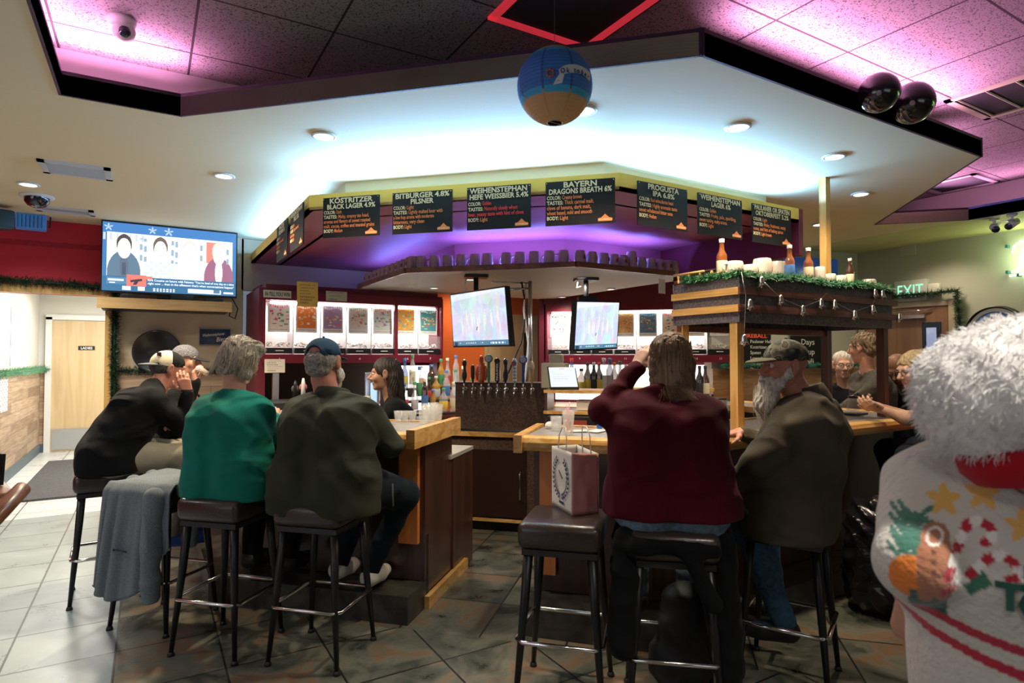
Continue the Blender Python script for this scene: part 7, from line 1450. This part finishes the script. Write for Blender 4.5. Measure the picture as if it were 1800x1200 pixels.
for i in range(9000):
    a = Vector(hvv[rr_.randrange(len(hvv))]); nn_ = (a - Vector(cen)).normalized(); dr = (nn_*.55 + Vector((rr_.gauss(0, .6), rr_.gauss(0, .6), rr_.gauss(-.2, .5)))).normalized(); L_ = rr_.uniform(.008, .020)
    b.tube([a, a + dr*L_*.6, a + dr*L_ + Vector((0, 0, -.004))], [.0008, .0006, .0002], 3, cap=False)
b.build('fur_fringe', M('white_fur_strand', (.92, .90, .88), .9), ff.o)
b = MB(); rc = .100; ctr = ff.L(hit(1816, 792, d=1.0)); b.lathe([(rc, -.032), (rc + .012, -.01), (rc + .008, .025), (rc - .006, .03), (rc - .01, 0)], ctr, axis=tuple(Vector((0, -.1, 1)) - e1*.28), n=36); b.build('collar', fabric('red_velvet', (.42, .008, .02), sheen=.8), ff.o)
# ================================================================ JACKET ON THE STOOL, BAGS, TABLE CORNER
gj = M('grey_heather', (.17, .20, .225), .9, var=.3, vs=220, bump=.2, bs=400)
def cloth(name, label, cat, surf, nu, nv, mat, thick=.006, group=None, parent=None):
    vs = [surf(i/nu, j/nv) for j in range(nv+1) for i in range(nu+1)]; fs = [(j*(nu+1)+i, j*(nu+1)+i+1, (j+1)*(nu+1)+i+1, (j+1)*(nu+1)+i) for j in range(nv) for i in range(nu)]
    me = bpy.data.meshes.new(name); me.from_pydata([tuple(v) for v in vs], [], fs)
    for p_ in me.polygons: p_.use_smooth = True
    o = finish(me, name, mat, parent); md = o.modifiers.new('thickness', 'SOLIDIFY'); md.thickness = thick; md.offset = 0
    return tag(o, label, cat, group) if parent is None else o
jt = thing('grey_jacket', 'grey heather jacket draped over the bar stool beside the woman in green', 'jacket', (.10, 3.98, .78), -PI/4)
def jsurf(u, v):
    # u across the stool, v from the back of the seat over the near edge and down
    x = (u - .5)*.50; s = v*1.02
    fold = .014*math.sin(u*17 + v*3) + .009*math.sin(u*31 + 2 + v*5)
    if s < .34: y = .19 - s; z = .002 + .012 + .006*math.sin(u*9 + v*14)
    else:
        w_ = s - .34; y = -.15 - .05*min(1, w_/.06) - .03*w_ - abs(fold)*1.3*min(1, w_*4) ; z = .012 - max(0, w_ - .02)
    # sides droop past the seat edges
    ex = abs(x) - .185
    if ex > 0: z -= ex*1.2 if s < .34 else 0; x = math.copysign(.185 + ex*.45, x)
    hemz = -.50 - .10*math.sin(u*4.2 + .3) + (.10 if u > .75 else 0)
    return (x*(1 + (.25*max(0, s - .34))), y, max(z, hemz) if z < hemz else z)
o = cloth('jacket_body', None, None, jsurf, 60, 80, gj, .008, parent=jt)
v, q = sdf([('c', (.13, -.21, -.05), (.15, -.25, -.30), .055, .05), ('c', (.15, -.25, -.30), (.12, -.23, -.60), .05, .045), ('c', (.20, -.05, -.02), (.215, -.06, -.30), .05, .045)], .009, .03, wr=.009, wf=.9, seed=2, clip=[((.12, -.23, -.585), (0, 0, -1))]); sdfmesh([(v, q, 0)], 'sleeve', [gj], jt)
v, q = sdf([('c', (-.205, .10, -.01), (-.215, -.05, -.42), .04, .05), ('c', (-.205, -.02, -.02), (-.21, -.12, -.40), .045, .05)], .009, .03, wr=.008, wf=.9, seed=6); sdfmesh([(v, q, 0)], 'side_panel', [gj], jt)
b = MB(); b.tube([(-.10, -.235, -.33), (-.02, -.240, -.335)], .004); b.ball((-.105, -.24, -.33), .006, 8); b.build('zip_pocket', M('zip_dark', (.03, .03, .035), .4), jt)
# shopping bag on the empty stool
bw = thing('shopping_bag', 'white and pink paper shopping bag with a dark laurel wreath on the empty stool', 'shopping bag', tuple(hit(1010, 893, z=.773)), math.radians(-12))
wp = M('bag_white', (.70, .69, .66), .65, bump=.25, bs=14); pk = M('bag_pink', (.62, .27, .25), .65, bump=.25, bs=14)
x0, y0, H_ = .065, .115, .275
b = MB(); b.quad((-x0, -y0, 0), (-x0, y0, 0), (-x0 - .006, y0 + .012, H_), (-x0 - .006, -y0 - .006, H_)); 
def sheet(name, a, b_, c, d, mat, n=14, amp=.004, par=None, seed=0):
    a, b_, c, d = [Vector(q) for q in (a, b_, c, d)]; nn_ = (b_ - a).cross(d - a).normalized()
    def s_(u, v): return a.lerp(b_, u).lerp(d.lerp(c, u), v) + nn_*(amp*mnoise.noise(Vector((u*3 + seed, v*4, seed)))*8*u*(1-u)*4*v*(1-v))
    return cloth(name, None, None, s_, n, n, mat, .0012, parent=par)
b.bm.free()
sheet('side_panel', (-x0, -y0, 0), (-x0, y0, 0), (-x0, y0, H_), (-x0, -y0, H_), wp, par=bw, seed=1); sheet('front_panel', (x0, -y0, 0), (-x0, -y0, 0), (-x0, -y0, H_), (x0, -y0, H_ - .01), pk, par=bw, seed=2)
sheet('side_panel', (x0, y0, 0), (x0, -y0, 0), (x0, -y0, H_ - .01), (x0, y0, H_), wp, par=bw, seed=3); sheet('back_panel', (-x0, y0, 0), (x0, y0, 0), (x0, y0, H_), (-x0, y0, H_), wp, par=bw, seed=4); MB().box((0, 0, .004), (2*x0 - .004, 2*y0 - .004, .004)).build('base', wp, bw)
for sx_ in (-1, 1):
    b = MB(); b.tube([(sx_*x0*.96, -.045 + .0*sx_, H_ - .03), (sx_*x0*.9, -.042, H_ + .06), (sx_*x0*.8, -.02, H_ + .10), (sx_*x0*.8, .02, H_ + .10), (sx_*x0*.9, .042, H_ + .06), (sx_*x0*.96, .045, H_ - .03)], .0028, 6); b.build('handle', M('paper_white', (.75, .74, .70), .7), bw)
ink = M('ink_navy', (.02, .04, .15), .6); b = MB()
for sgn in (-1, 1):
    for k in range(11):
        a = -PI/2 + sgn*(.12 + k*.235); cx, cz = .078*math.cos(a), .150 + .088*math.sin(a); tx, tz = -sgn*math.sin(a), sgn*math.cos(a)
        for w_ in (-1, 1):
            dx, dz = tx*.9 + w_*math.cos(a)*.75, tz*.9 + w_*math.sin(a)*.75; L_ = .021; px_, pz_ = -dz*.24, dx*.24
            P_ = [(cx, cz), (cx + dx*L_*.5 + px_*L_, cz + dz*L_*.5 + pz_*L_), (cx + dx*L_, cz + dz*L_), (cx + dx*L_*.5 - px_*L_, cz + dz*L_*.5 - pz_*L_)]
            b._add([Vector((-x0 - .0065, q[0], q[1])) for q in P_], [(0, 1, 2, 3)])
b.build('wreath_print', ink, bw); b = MB(); b.box((-x0 - .006, -.0, .16), (.001, .05, .004), rot=(.7, 0, 0)); b.box((-x0 - .006, -.01, .035), (.001, .05, .010)); b.build('small_print', ink, bw)
# dark coats hanging at the maroon woman's stool and under the bar, bin bag
co_ = thing('dark_coat', 'black coat hanging over the stool of the woman in maroon', 'coat', (1.905, 1.885, .74), -.72)
v, q = sdf([('c', (-.19, -.13, .0), (-.20, -.17, -.42), .05, .06), ('c', (-.19, .05, .0), (-.21, .05, -.40), .05, .055), ('c', (.20, -.10, -.02), (.21, -.12, -.50), .05, .06), ('c', (.20, .06, -.02), (.21, .08, -.45), .05, .05), ('c', (-.15, -.185, -.02), (.15, -.185, -.02), .035, .03), ('c', (.05, -.19, -.05), (.14, -.20, -.22), .03, .035)], .010, .03, wr=.010, wf=.9, seed=5); sdfmesh([(v, q, 0)], 'coat_cloth', [fabric('coat_black', (.004, .0045, .005), .9)], co_)
bp_ = hit(1540, 1000, d=3.55); v, q = sdf([('c', (bp_.x, bp_.y, .13), (bp_.x, bp_.y, .50), .17, .16)], .012, .04, wr=.020, wf=1.1, seed=3, clip=[((0, 0, .005), (0, 0, -1))]); bo = sdfmesh([(v, q, 0)], 'bin_bag', [M('bin_plastic', (.008, .008, .01), .18)], loc=(bp_.x, bp_.y, 0)); tag(bo, 'crinkled black bin bag standing on the floor by the right bar wing', 'bin bag')
bp_ = hit(1195, 1090, d=2.75); v, q = sdf([('c', (bp_.x, bp_.y, .10), (bp_.x + .03, bp_.y, .36), .14, .10)], .012, .04, wr=.012, wf=.8, seed=4, clip=[((0, 0, .004), (0, 0, -1))]); bo = sdfmesh([(v, q, 0)], 'handbag', [M('bag_black', (.012, .012, .014), .6)], loc=(bp_.x, bp_.y, 0)); tag(bo, 'soft black bag standing under the stool of the woman in maroon', 'bag')
# table corner with a menu holder and a chair rail at the left edge
tc_ = hit(0, 856, d=2.35); t = thing('dining_table', 'corner of a brown wooden table at the left picture edge', 'table', (tc_.x - .5, tc_.y, 0)); wd_ = wood('table_wood', (.36, .16, .08), (.26, .10, .05), 'x', .3)
tz_ = tc_.z; b = MB(); b.box((tc_.x - .40, tc_.y + .02, tz_ - .015), (.82, .55, .035), .25, bev=.008); b.build('table_top', wd_, t, world=True); b = MB(); b.tube([(tc_.x - .45, tc_.y, 0), (tc_.x - .45, tc_.y, tz_ - .03)], .035); b.lathe([(.25, 0), (.24, .02), (.04, .04)], (tc_.x - .45, tc_.y, 0)); b.build('pedestal', blk, t, world=True)
mh = hit(2, 828, d=2.38); t = thing('menu_holder', 'black menu holder standing on the brown table', 'menu holder', (mh.x, mh.y, tz_ + .003)); 
for k in range(2): MB().box((mh.x - .005 + .02*k - .03, mh.y + .02*k, tz_ + .065), (.012, .10, .12), .35 - .2*k, rot=(0, .1*(k - .5), .5)).build('menu_cover', blk, t, world=True)
a_ = hit(40, 858, d=2.0); t = thing('chair', 'wooden chair whose rounded top rail enters at the left picture edge', 'chair', (a_.x - .35, a_.y - .2, 0)); b = MB(); q0_ = a_; q1_ = hit(-60, 960, d=1.75); b.tube([q0_ + (q0_ - q1_).normalized()*.012, q0_, q0_.lerp(q1_, .4), q1_], [.012, .024, .027, .028], 14); b.build('top_rail', wd_, t, world=True)
b = MB(); g1 = q0_.lerp(q1_, .75); b.tube([g1, Vector((g1.x - .08, g1.y, 0))], .014); g1 = q0_.lerp(q1_, .98); b.tube([g1, Vector((g1.x - .08, g1.y, 0))], .014); b.build('back_leg', blk, t, world=True); MB().box((q0_.x - .3, q0_.y - .15, .44), (.42, .42, .05), .4, bev=.015).build('seat', wd_, t, world=True)
